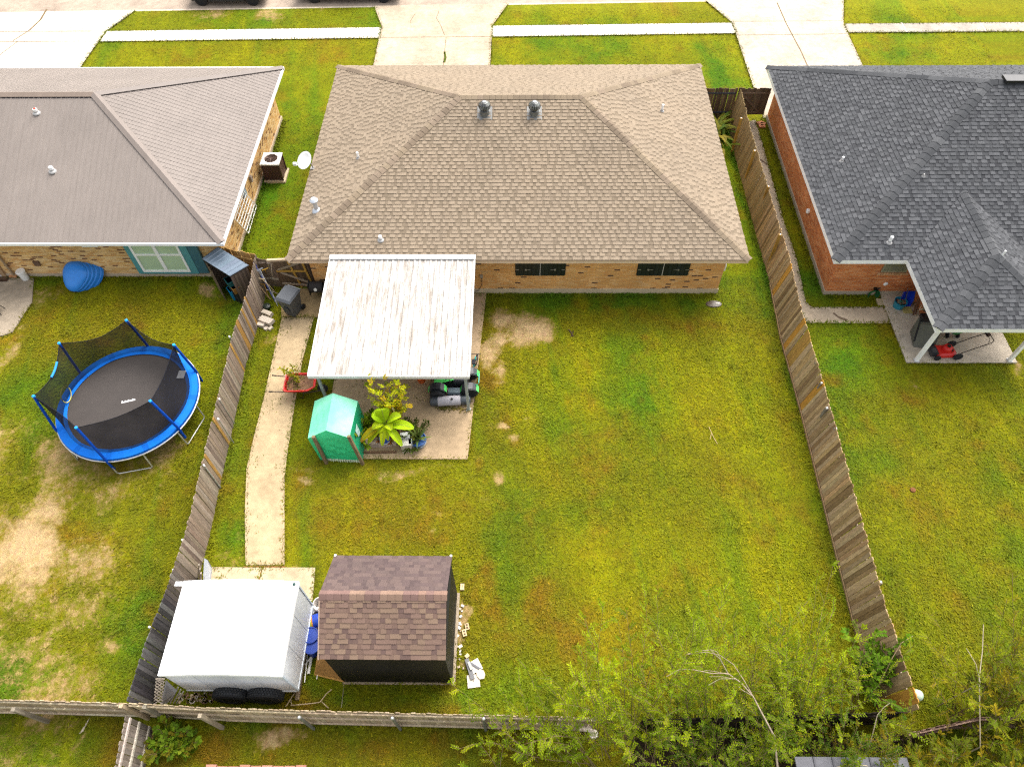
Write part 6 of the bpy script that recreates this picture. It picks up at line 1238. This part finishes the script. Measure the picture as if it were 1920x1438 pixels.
bw2 = T('blue_wheelbarrow', 'blue wheelbarrow stood on end against the brick in the porch corner', 'wheelbarrow', at(1702, 575, .08)); a, b = at(1697, 577, .1), at(1706, 547, .95); mb = MB(); d = (b-a).normalized(); s_ = Vector((1, .1, 0)).normalized(); n_ = s_.cross(d).normalized(); BB_ = (.008, .035, .40); Lb = (b-a).length
f = lambda x, t, h: a+d*(t*Lb)+s_*x+n_*h
o_ = [(-.2, 0), (.2, 0), (.27, .5), (.22, 1.0), (-.22, 1.0), (-.27, .5)]; vs = [f(x, t, .0) for x, t in o_]+[f(x*.6, .15+t*.7, -.2) for x, t in o_]+[f(x*.9, .04+t*.92, .0) for x, t in o_]
mb.add(vs, [(6, 7, 8, 9, 10, 11)]+[(i, (i+1) % 6, (i+1) % 6+6, i+6) for i in range(6)], BB_); mb.build('tray', M_plastic, bw2)
for x in (-.05, .3): mb = MB(); mb.tube([f(x, 1.1, -.1), f(x+.05, .5, -.12), f(x+.02, -.1, -.05)], .018, 6, (.2, .2, .22)); mb.build('handle', M_metal, bw2)
p = at(1684, 576, .08); tb_ = T('plastic_tub', 'turquoise plastic tub of odds and ends at the porch corner', 'tub', p); mb = MB(); mb.lathe([(.2, 0), (.245, .3), (.255, .32), (.235, .32), (.2, .1), (0, .1)], 22, LM((p.x, p.y+.04, .08)), (.015, .22, .32)); mb.build('body', M_plastic, tb_, smooth=40)
mb = MB()
for i in range(10): q_ = Vector((p.x+random.gauss(0, .09), p.y+.04+random.gauss(0, .09), .3)); mb.box(-.06, .06, -.03, .03, 0, .05, vary(random.choice(((.28, .12, .06), (.05, .25, .16), (.2, .18, .12))), .3), LM(q_, random.random()*3, random.random()*.5))
mb.build('contents', M_fabric, tb_)
mb = MB(); mb.box(*(at(1692, 588).x, at(1708, 588).x), at(1700, 590).y, at(1700, 577).y, .08, .12, (.40, .34, .12)); mb.thing('straw_mat', M_fabric, 'mustard mat on the porch floor below the blue wheelbarrow', 'mat')
mb = MB(); a = at(1712, 590, .09); b = at(1722, 560, 1.0); mb.beam(a, b, .09, .04, (.13, .06, .03)); mb.beam(a+Vector((.12, .05, 0)), b+Vector((.08, .05, .1)), .05, .04, (.15, .07, .035)); mb.thing('timber_plank', M_wood, 'red-brown planks leaning in the shaded porch corner', 'plank')
p = aty(1638, 549, 19.9); hc = T('hose_coil', 'dark green coiled hose hanging low on the red brick wall', 'hose', (p.x, 19.9, p.z-.4)); mb = MB()
for i in range(5): r_ = .16+.018*i; mb.tube([(p.x+r_*math.cos(t)*.9+.01*i, 19.93-.02*i, p.z-.12+r_*1.25*math.sin(t)) for t in np.linspace(0, 2*math.pi, 19)[:-1]], .022, 6, vary((.012, .10, .03), .2), closed=True)
mb.build('coil', M_rubber, hc, smooth=60); mb = MB(); mb.box(p.x-.02, p.x+.1, 19.9, 20.028, p.z+.1, p.z+.2, (.02, .02, .02)); mb.tube([(p.x+.05, 19.93, p.z+.15), (p.x+.16, 19.9, p.z+.28)], .03, 8, (.02, .02, .02)); mb.build('bracket', M_metal, hc)
a = at(1646, 574); b = at(1664, 562); mb = MB(); mb.box(a.x, b.x, a.y, b.y, 0, .07, (.46, .38, .25)); mb.thing('stepping_slab', M_conc, 'small square concrete step where the side path meets the porch', 'slab')
G_BR = 'orange bricks by the dark gate'
for i, (u, v, z, lab) in enumerate(((1428, 239, 0, 'orange brick lying flat, lowest of the little group by the dark gate'), (1424, 233, .0, 'orange brick set back toward the gate, beside the side path'), (1430, 233, .07, 'orange brick resting nearest the red house wall'))):
    p = at(u, v, z); mb = MB(); mb.box(-.16, .16, -.1, .1, 0, .1, vary((.46, .19, .09), .15), LM((p.x, p.y, 0), R(20*i))); mb.thing('loose_brick', M_conc, lab, 'brick', G_BR)

# ------------------------------------------------------------------ clutter between trailer and shed, trailer corner
G_PV = 'white pipes on the ground between trailer and shed'
for (u0, v0), (u1, v1), r_, lab, c in (((575, 1205), (558, 1283), .022, 'long cream pipe closest to the trailer side', (.66, .58, .46)), ((577, 1222), (571, 1279), .02, 'white pipe lying second from the trailer', (.7, .68, .62)), ((586, 1222), (578, 1263), .045, 'thickest white pipe below the blue drums', (.72, .70, .66)), ((594, 1216), (572, 1246), .026, 'white pipe crossing the others at a slant', (.72, .7, .66)), ((596, 1258), (594, 1273), .016, 'short white rod by the plywood sheet', (.68, .66, .6))):
    mb = MB(); a = at(u0, v0, .06 if 'slant' not in lab else .2); b = at(u1, v1, .05); mb.tube([a, b], r_, 9, c); mb.thing('plastic_pipe', M_plastic, lab, 'pipe', G_PV, smooth=50)
mb = MB(); a = at(583, 1150, .08); b = at(557, 1312, .08); mb.beam(a, b, .11, .09, (.22, .16, .10)); mb.thing('timber_beam', M_wood, 'weathered timber lying along the right side of the white trailer', 'beam')
G_DR = 'blue drums between trailer and shed'
for u, v, z, lab in ((582, 1190, .6, 'blue drum with a flat lid, upper of the two beside the trailer'), (584, 1210, .55, 'blue drum nearest the white pipes, lower of the two')):
    p = at(u, v, z); d_ = T('plastic_drum', lab, 'drum', (p.x, p.y, 0), G_DR); M = LM((p.x, p.y, 0)); BD = (.012, .04, .26)
    mb = MB(); mb.lathe([(.2, 0), (.225, .04), (.225, .2), (.235, .22), (.225, .24), (.225, .4), (.235, .42), (.225, .44), (.225, z-.05), (.2, z-.04), (0, z-.04)], 24, M, BD); mb.build('body', M_plastic, d_, smooth=40); mb = MB(); mb.lathe([(.235, z-.06), (.24, z), (.215, z), (.205, z-.025), (0, z-.02)], 24, M, (.016, .05, .3)); mb.build('lid', M_plastic, d_, smooth=40)
a = at(574, 1170, .35); b = at(600, 1163, .35); bk = T('striped_keg', 'lying black, yellow and blue striped bucket above the blue drums', 'bucket', at(586, 1167)); d = b-a; M = LM(a, math.atan2(d.y, d.x)) @ Matrix.Rotation(R(90), 4, 'Y'); L = d.length
mb = MB(); mb.lathe([(0, 0), (.2, .0), (.21, L*.22), (.215, L*.3), (.215, L*.38), (.22, L*.45), (.22, L*.55), (.225, L), (0, L)], 24, M, cols=[(.015, .02, .02), (.015, .02, .02), (.02, .12, .1), (.42, .48, .02), (.42, .5, .02), (.55, .22, .03), (.012, .05, .36), (.012, .05, .36)]); mb.build('body', M_plastic, bk, smooth=40); mb = MB(); mb.lathe([(.16, -.01), (.16, -.03), (0, -.03)], 18, M, (.05, .06, .05)); mb.build('lid', M_plastic, bk)
for u, v, lab in ((599, 1187, 'white rimmed bucket half under the shed eave'), (599, 1131, 'white wire rimmed bucket at the shed back corner')):
    p = at(u, v, .4); mb = MB(); mb.lathe([(.15, 0), (.2, .38), (.21, .4), (.185, .4), (.15, .06), (0, .06)], 22, LM((p.x, p.y, 0)), (.6, .55, .5)); mb.thing('bucket', M_plastic, lab, 'bucket', smooth=40)
a, b = at(579, 1140, .05), at(600, 1160, .05); mb = MB(); mb.box(a.x, b.x, b.y, a.y, .02, .24, (.02, .02, .024)); mb.box(a.x+.04, b.x-.04, b.y+.04, a.y-.04, .238, .26, (.045, .045, .05)); mb.thing('storage_crate', M_plastic, 'black lidded crate between the trailer and shed, behind the striped bucket', 'crate')
p = at(591, 1142, .28); mb = MB(); mb.face([p+Vector((math.cos(t)*(.17 if i % 2 else .07), math.sin(t)*(.15 if i % 2 else .06), .01*(i % 2))) for i, t in enumerate(np.linspace(0, 2*math.pi, 11)[:-1])], (.75, .74, .72)); mb.thing('crumpled_bag', M_fabric, 'star shaped white scrap on top of the black crate', 'scrap')
# sheets and lattice at the trailer corner
mb = MB(); q = [at(383, 1046, 1.3), at(389, 1050, 1.25), at(396, 1064, .9), at(394, 1090, .6), at(383, 1100, .6), at(381, 1080, .9)]; mb.face(q, (.47, .48, .5)); mb.face([x+Vector((.02, 0, -.02)) for x in q][::-1], (.3, .3, .3)); mb.thing('metal_sheet', M_paint, 'pale grey curved sheet leaning on the fence behind the white trailer', 'metal sheet')
mb = MB()
for i in range(3): a = at(373+2*i, 1058+8*i, 1.0); b = at(371+3*i, 1085+4*i, .05); mb.beam(a, b, .06, .03, vary((.3, .25, .2), .2))
mb.thing('scrap_board', M_wood, 'old boards leaning on the fence behind the pale curved sheet', 'board')
mb = MB(); a, b, c, d = at(292, 1272, .9), at(309, 1272, .9), at(305, 1320, .3), at(288, 1320, .3); LC = (.36, .31, .25)
for i in range(9):
    t = i/8; mb.beam(a.lerp(d, t), b.lerp(c, max(0, t-.25)), .03, .012, LC); mb.beam(a.lerp(d, max(0, t-.25)), b.lerp(c, t), .03, .014, LC)
mb.thing('lattice_panel', M_wood, 'wooden lattice leaning in the fence corner left of the trailer', 'lattice')
mb = MB(); q = [at(311, 1274, 1.0), at(332, 1294, .9), at(326, 1305, .6), at(313, 1318, .3), at(302, 1318, .3)]; mb.face(q[::-1], (.3, .31, .33)); mb.face([x+Vector((0, .0, -.02)) for x in q], (.2, .2, .2)); mb.thing('metal_sheet', M_paint, 'darker grey sheet beside the lattice at the trailer front corner', 'metal sheet')
G_ST = 'thin slats beside the trailer corner'
for i in range(3): mb = MB(); mb.beam(at(334+5*i, 1288+4*i, .8), at(319+6*i, 1318, .2), .04, .02, vary((.35, .32, .28), .15)); mb.thing('wood_slat', M_wood, ('thin slat right beside the darker grey sheet', 'middle thin slat at the trailer corner', 'thin slat nearest the trailer wheels')[i], 'slat', G_ST)
mb = MB()
for i in range(60): p = at(random.uniform(335, 400), random.uniform(1300, 1318), 0); mb.box(-.04, .04, -.03, .03, 0, .03, vary(random.choice(((.4, .3, .2), (.5, .44, .36), (.2, .12, .07))), .3), LM(p, random.random()*3))
mb.struct('litter', M_conc, 'stuff')
tw_ = lambda lab, pts, r_, c: None
for lab, segs in (('thin forked tree branch lying on the grass behind the back fence', [((545, 1322), (588, 1318), (600, 1316)), ((600, 1316), (612, 1300), (622, 1292)), ((604, 1316), (616, 1327))]), ('small forked stick by the trailer right corner', [((536, 1324), (548, 1305), (553, 1298)), ((545, 1312), (547, 1322))])):
    mb = MB()
    for s_ in segs: mb.tube([at(u, v, .12) for u, v in s_], .014, 6, (.40, .31, .2))
    mb.thing('fallen_branch', M_bark, lab, 'branch')
mb = MB(); mb.tube([at(645, 1282, .04), at(640, 1326, .04)], .012, 6, (.3, .28, .16)); mb.thing('thin_rod', M_metal, 'thin rod lying on the grass from the plywood corner to the fence', 'rod')
# debris right of the shed
G_TL2 = 'pale square tiles on the grass right of the shed'
for u, v, sx, a, lab, c in ((891, 1249, .34, 30, 'pale tile with a dark bar across it, right of the shed', (.55, .52, .48)), (888, 1277, .36, 8, 'plain cream square tile with a centre hole, lowest right of the shed', (.56, .50, .43))):
    p = at(u, v); M = LM(p, R(a)); mb = MB(); mb.box(-sx/2, sx/2, -sx/2, sx/2, 0, .05, c, M); mb.lathe([(.02, .05), (.02, .053), (0, .053)], 8, M, (.15, .12, .1))
    if a == 30: mb.box(-.2, .2, -.03, .03, .05, .08, (.14, .14, .15), LM(p, R(-30)))
    mb.thing('square_tile', M_conc, lab, 'tile', G_TL2)
p = at(902, 1265); mb = MB(); pts_ = [(.16*math.cos(t)*random.uniform(.6, 1.1), .16*math.sin(t)*random.uniform(.6, 1.1)) for t in np.linspace(0, 2*math.pi, 8)[:-1]]; mb.prism([(p.x+x, p.y+y) for x, y in pts_], 0, .09, (.55, .48, .38)); mb.thing('broken_tile', M_conc, 'broken cream lump beside the pale tile with the dark bar', 'rubble')
mb = MB(); mb.box(-.06, .06, -.3, .3, 0, .1, (.12, .12, .125), LM(at(881, 1255), R(20))); mb.box(-.04, .04, -.12, .12, .1, .16, (.3, .3, .28), LM(at(882, 1250), R(25))); mb.thing('metal_bracket', M_metal, 'dark bent metal bracket left of the pale tiles', 'bracket')
G_B2 = 'small bricks right of the shed'
for u, v, a, lab in ((871, 1187, 15, 'holed orange brick standing left of its pair beside the shed'), (876, 1175, 15, 'orange brick just above the holed one'), (867, 1101, 0, 'lone cream brick near the shed back corner'), (876, 1230, 40, 'small cream lump on the grass above the metal bracket')):
    p = at(u, v); M = LM(p, R(a)); mb = MB(); mb.box(-.06, .06, -.1 if v != 1230 else -.05, .1 if v != 1230 else .05, 0, .07, vary((.58, .42, .24), .1), M)
    if 'holed' in lab: mb.box(-.03, .03, .015, .07, .068, .073, (.12, .08, .05), M); mb.box(-.03, .03, -.07, -.015, .068, .073, (.12, .08, .05), M)
    mb.thing('loose_brick', M_conc, lab, 'brick', G_B2)
mb = MB()
for i in range(26):
    p = at(random.gauss(862, 5), random.uniform(1135, 1262)); s_ = random.uniform(.015, .06); mb.box(-s_, s_, -s_*.7, s_*.7, 0, s_*.9, vary(random.choice(((.6, .55, .48), (.45, .36, .27), (.7, .68, .64))), .2), LM(p, random.random()*3))
mb.struct('rubble', M_conc, 'stuff')
# utility lid, drain, twig on the lawn
p = at(1338, 571); mb = MB(); mb.lathe([(.26, 0), (.24, .05), (.05, .06), (0, .06)], 18, LM(p) @ Matrix.Diagonal((1.3, .7, 1, 1)), (.07, .05, .035)); mb.box(p.x+.08, p.x+.24, p.y-.03, p.y+.03, .05, .075, (.55, .5, .42)); mb.thing('cleanout_cover', M_plastic, 'small brown drain cover in the lawn near the tan house corner', 'drain cover')
mb = MB(); mb.tube([at(1329, 800, .03), at(1338, 820, .03), at(1345, 832, .03)], .011, 6, (.45, .33, .16)); mb.tube([at(1334, 812, .03), at(1331, 824, .03)], .008, 6, (.45, .33, .16)); mb.thing('fallen_twig', M_bark, 'pale twig lying on the open lawn right of centre', 'twig')
mb = MB(); p = at(1071, 626); mb.tube([at(1066, 618, .02), at(1071, 624, .03), at(1075, 631, .02)], .03, 6, (.06, .04, .02)); mb.tube([at(1075, 621, .02), at(1070, 632, .02)], .02, 6, (.06, .04, .02)); mb.thing('fallen_twig', M_bark, 'dark crossed twig on the lawn below the first shutter', 'twig')
mb = MB(); mb.beam(at(438, 784, .03), at(430, 815, .03), .03, .02, (.55, .52, .46)); mb.thing('thin_rod', M_metal, 'short pale rod on the grass strip beside the wavy fence', 'rod')
p = at(1711, 919); mb = MB(); mb.lathe([(.1, 0), (.09, .05), (0, .07)], 10, LM(p), (.16, .07, .03)); mb.thing('clay_lump', M_soil, 'reddish clod on the right lawn', 'clod')
mb = MB(); a = at(152, 1373, .03); b = at(168, 1345, .03); s_ = Vector((.05, .04, 0)); mb.face([a-s_, a+s_, b+s_*.2, b-s_*.2], (.5, .42, .32)); mb.thing('plank', M_wood, 'pale broken board end on the lower left grass', 'plank')
# green ball-topped post, fence corner
p = at(1720, 1303, 1.5); bp2 = T('ball_post', 'pale sage ball topped post at the lower end of the right fence', 'post', (p.x, p.y, 0)); mb = MB(); mb.tube([(p.x, p.y, 0), (p.x, p.y, 1.4)], .05, 10, (.2, .2, .17)); mb.build('post', M_metal, bp2); mb = MB(); mb.lathe([(.0, -.16), (.09, -.14), (.14, -.06), (.15, .02), (.12, .1), (.06, .14), (0, .15)], 18, LM((p.x, p.y, 1.5)), (.42, .52, .40)); mb.build('ball', M_plastic, bp2, smooth=70)
# grey roof in the lower right corner
gs = T('corner_shed', 'flat grey roofed dark shed under the saplings at the bottom right edge', 'shed', (6, 1.5, 0)); a = at(1490, 1418, 2.1); b = at(1700, 1418, 2.1)
mb = MB(); mb.box(a.x, b.x, -.6, a.y, 2.04, 2.1, (.10, .10, .11))
for i in range(1, 6): x = a.x+(b.x-a.x)*i/6; mb.box(x-.02, x+.02, -.6, a.y, 2.1, 2.125, (.07, .07, .078))
mb.build('roof', M_rubber, gs); mb = MB(); wall_ring(mb, a.x+.1, b.x-.1, -.5, a.y-.1, 0, 2.04, .05, (.02, .016, .013)); mb.build('wall', M_wood, gs)
mb = MB(); mb.prism([(3.0, 3.5), (3.0, -1), (11, -1), (11, 3.6)], -.05, .035, (.035, .024, .014)); mb.struct('ground_shade_sheet', M_soil)  # dark sheet added for the deep shade on the ground under the saplings
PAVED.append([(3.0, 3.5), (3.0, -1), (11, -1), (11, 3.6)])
G_ED = 'pinkish edging bricks at the bottom edge'
for i in range(9):
    p = at(398+i*21, 1437); mb = MB(); mb.box(p.x-.14, p.x+.14, p.y-.2, p.y+.02+random.uniform(-.03, .03), 0, .1, vary((.46, .23, .16), .15)); o = mb.thing('edging_brick', M_conc, 'pinkish edging brick in the row at the bottom edge', 'brick', G_ED)
p = at(1113, 1376, 1.0); mb = MB(); mb.tube([at(1085, 1366, 1.3), at(1104, 1366, 1.25), at(1113, 1377, 1.1)], [.05, .08, .1], 10, (.5, .42, .34)); mb.lathe([(.02, 0), (.12, .02), (.1, .05), (0, .05)], 12, LM(at(1113, 1376, 1.12)), (.75, .68, .6)); mb.thing('broken_pipe_end', M_conc, 'whitish broken pipe end poking out where the pale fence stops', 'pipe')

# ------------------------------------------------------------------ vehicles on the street
def car(label, name, cat, xr, xf, y, ww, r_, length, f_over, roof_span, hgt, col, rim, beltw=.62, pick=False):
    root = T(name, label, cat, ((xr+xf)/2, y+.9, -.1)); z0 = -.1; W2 = 1.9; x0 = xr-ww; x1 = xf+f_over; hood = z0+1.08; belt = z0+1.12; y0, y1 = y-.02, y+W2
    prof = [(x0, z0+.5), (x0+.03, z0+.95), (x0+.08, belt), (x1-.9, hood+.02), (x1-.12, hood-.12), (x1, z0+.78), (x1-.02, z0+.42)]
    def arch(xc): return [(xc+(r_+.08)*math.cos(t), z0+r_+(r_+.08)*math.sin(t)*1.0) for t in np.linspace(-.25, math.pi+.25, 9)]
    lower = [p for p in arch(xf)]+[p for p in arch(xr)]; poly = prof+[(xf+r_+.2, z0+.32)]+lower[:9]+[((xr+xf)/2, z0+.3)]+lower[9:]+[(xr-r_-.2, z0+.4)]
    mb = MB(); n = len(poly); vs = [(x, y0, z) for x, z in poly]+[(x, y1, z) for x, z in poly]; ar = sum(poly[i][0]*poly[(i+1) % n][1]-poly[(i+1) % n][0]*poly[i][1] for i in range(n))
    fs = [list(range(n)), list(range(n, 2*n))[::-1]]+[((i+1) % n, i, i+n, (i+1) % n+n) for i in range(n)]
    if ar < 0: fs = [list(f)[::-1] for f in fs]
    mb.add(vs, fs, col); body = mb.build('body', M_paint, root, smooth=30)
    a, b = roof_span; mb = MB(); ins = .16
    q = [(a, belt), (a+.35, z0+hgt), (b-.55, z0+hgt), (b+.1, belt)]
    lo = [(x, yy, z) for yy in (y0+.06, y1-.06) for x, z in (q[0], q[3])]; 
    V = [Vector((q[0][0], y0+.05, q[0][1])), Vector((q[3][0], y0+.05, q[3][1])), Vector((q[3][0], y1-.05, q[3][1])), Vector((q[0][0], y1-.05, q[0][1])), Vector((q[1][0], y0+ins, q[1][1])), Vector((q[2][0], y0+ins, q[2][1])), Vector((q[2][0], y1-ins, q[2][1])), Vector((q[1][0], y1-ins, q[1][1]))]
    mb.add(V, [(4, 5, 6, 7), (0, 1, 5, 4), (2, 3, 7, 6), (1, 2, 6, 5), (3, 0, 4, 7)], col); cabn = mb.build('cabin', M_paint, root)
    for f in ((0, 1, 5, 4), (2, 3, 7, 6), (1, 2, 6, 5), (3, 0, 4, 7)):
        c = sum((V[i] for i in f), Vector())/4; nrm = (V[f[1]]-V[f[0]]).cross(V[f[2]]-V[f[0]]).normalized()*.006; g = MB(); g.face([c+(V[i]-c)*.86+nrm for i in f], (.02, .025, .03)); g.build('window', M_glass, cabn)
    if pick: bd = MB(); bd.box(x0+.1, a-.05, y0+.1, y1-.1, belt-.02, belt+.012, (.02, .02, .02)); bd.build('bed_liner', M_plastic, root)
    for xx in (xr, xf):
        for yy in (y0+.11, y1-.11): wh = tyre(root, (xx, yy, z0+r_), r_, .24, 'y', rim, False, rimr=.62)
    for yy in (y0+.2, y1-.2):
        h = MB(); h.box(x1-.08, x1+.012, yy-.14, yy+.14, z0+.68, z0+.84, (.7, .7, .7)); h.build('headlight', M_glass, root); h = MB(); h.box(x0-.012, x0+.06, yy-.1, yy+.1, z0+.75, z0+.98, (.4, .01, .01)); h.build('tail_light', M_glass, root)
    bm = MB(); bm.box(x1-.1, x1+.06, y0+.05, y1-.05, z0+.38, z0+.58, (.05, .05, .05)); bm.box(x0-.06, x0+.1, y0+.05, y1-.05, z0+.42, z0+.6, (.05, .05, .05)); bm.box(xr+.5, xf-.5, y0-.05, y0+.06, z0+.3, z0+.36, (.03, .03, .03)); bm.build('bumper', M_plastic, root)
    return root
xr, xf = at(382, 8, -.1).x, at(477.5, 8, -.1).x
ys = at(430, 12, -.1).y
car('dark grey off-road car with bright alloy wheels parked on the street, mostly above the frame', 'parked_car', 'car', xr, xf, ys, .75, .40, 4.3, .75, (xr-.6, xf-.5), 1.8, (.06, .055, .05), (.55, .55, .56))
xr, xf = at(591.5, 3, -.1).x, at(722, -1, -.1).x; ys = at(650, 7, -.1).y
car('dark pickup with black wheels parked on the street, only its tyre bottoms in view', 'parked_pickup', 'pickup', xr, xf, ys, 1.1, .41, 5.9, .95, (xr+1.2, xf-.7), 1.85, (.05, .05, .055), (.05, .05, .05), pick=True)

# ------------------------------------------------------------------ grass blades
def in_poly(x, y, poly):
    c = np.zeros(x.shape, bool); n = len(poly)
    for i in range(n):
        x1_, y1_ = poly[i]; x2_, y2_ = poly[(i+1) % n]
        if y1_ == y2_: continue
        c ^= ((y1_ > y) != (y2_ > y)) & (x < (x2_-x1_)*(y-y1_)/(y2_-y1_)+x1_)
    return c
def grass(n):
    k = int(n*.8); x = np.concatenate([RNG.uniform(-21, 20.5, k), RNG.uniform(-30, 26, n-k)]); y = np.concatenate([RNG.uniform(1.2, 21, k), RNG.uniform(20, 43, n-k)])
    ex, ey = [], []
    def edge(a, b, off, per):
        L = math.hypot(b[0]-a[0], b[1]-a[1]); k = int(L*per)
        if k < 1: return
        t = RNG.random(k); nx_, ny_ = (b[1]-a[1])/L, -(b[0]-a[0])/L; o = RNG.normal(0, off, k); ex.append(a[0]+(b[0]-a[0])*t+nx_*o); ey.append(a[1]+(b[1]-a[1])*t+ny_*o)
    for poly in PAVED:
        for i in range(len(poly)): edge(poly[i], poly[(i+1) % len(poly)], .03, 85)
    for pl in (RFP, LFP, bpts, [(-18, 3.98), (-10.5, 3.93)], [(-8.4, 20.0), (8.1, 20.0)], [(-32, 20.95), (-12.2, 20.95)], [(12.4, 20), (12.4, 32)], [(12.4, 19.95), (14.7, 19.95)], [(-12.15, 21), (-12.15, 32)], [(-5.2, 4.75), (-1.9, 4.75)], [(-1.8, 4.8), (-1.8, 7.5)]):
        for a, b in zip(pl, pl[1:]): edge(a, b, .10, 220)
    for q in range(520):                                        # weedy tufts, most of them on the left lawn
        cx, cy = (RNG.uniform(-21, -10.8), RNG.uniform(4.2, 18)) if q < 330 else (RNG.uniform(-10, 20), RNG.uniform(4, 19))
        kk = int(RNG.integers(10, 34)); rr = RNG.uniform(.06, .22); ex.append(cx+RNG.normal(0, rr, kk)); ey.append(cy+RNG.normal(0, rr*.8, kk))
    nf = sum(len(q) for q in ex); fringe = np.concatenate([np.zeros(len(x), bool), np.ones(nf, bool)]); x = np.concatenate([x]+ex); y = np.concatenate([y]+ey)
    ok = y < KY(x)-.02
    for poly in PAVED: ok &= ~in_poly(x, y, poly) | fringe
    for (a, b, c, d) in ((-8.4, 8.1, 20.05, 32.2), (-32, -12.2, 21, 32), (12.4, 30, 20, 32), (-5.1, -2, 4.9, 7.7)): ok &= ~((x > a) & (x < b) & (y > c) & (y < d))
    x, y, fringe = x[ok], y[ok], fringe[ok]; c, dk = lawn_col(x, y); keep = RNG.random(len(x)) > np.clip(.55+dk*5, 0, 1)*(dk > -.14); x, y, c, fringe = x[keep], y[keep], c[keep], fringe[keep]; n = len(x)
    c = c*RNG.uniform(.8, 1.26, (n, 1)); yel = RNG.random(n) < .06; c[yel] = c[yel]*np.array((1.5, 1.25, 1.0)); drk = RNG.random(n) < .08; c[drk] *= .6
    a = RNG.uniform(0, 2*np.pi, n); L = RNG.uniform(.05, .13, n); wd = RNG.uniform(.010, .022, n); h = RNG.uniform(.02, .075, n)*np.where(fringe, 1.9, 1); L = L*np.where(fringe, 1.3, 1); wd = wd*np.where(fringe, 1.3, 1); z0 = -.005
    ca, sa = np.cos(a), np.sin(a); V = np.zeros((n, 3, 3), np.float32)
    V[:, 0] = np.stack([x-sa*wd, y+ca*wd, np.full(n, z0)+.01], -1); V[:, 1] = np.stack([x+sa*wd, y-ca*wd, np.full(n, z0)+.01], -1); V[:, 2] = np.stack([x+ca*L, y+sa*L, z0+h], -1)
    me = bpy.data.meshes.new('grass'); me.vertices.add(3*n); me.vertices.foreach_set('co', V.ravel()); me.loops.add(3*n); me.loops.foreach_set('vertex_index', np.arange(3*n, dtype=np.int32)); me.polygons.add(n); me.polygons.foreach_set('loop_start', np.arange(0, 3*n, 3, dtype=np.int32)); me.polygons.foreach_set('loop_total', np.full(n, 3, np.int32))
    at_ = me.attributes.new('Col', 'FLOAT_COLOR', 'POINT'); cc = np.ones((3*n, 4), np.float32); cc[:, :3] = np.repeat(c, 3, axis=0); at_.data.foreach_set('color', cc.ravel()); me.update(); me.materials.append(M_blade)
    o = bpy.data.objects.new('grass', me); C.objects.link(o); o['kind'] = 'stuff'
grass(420000)
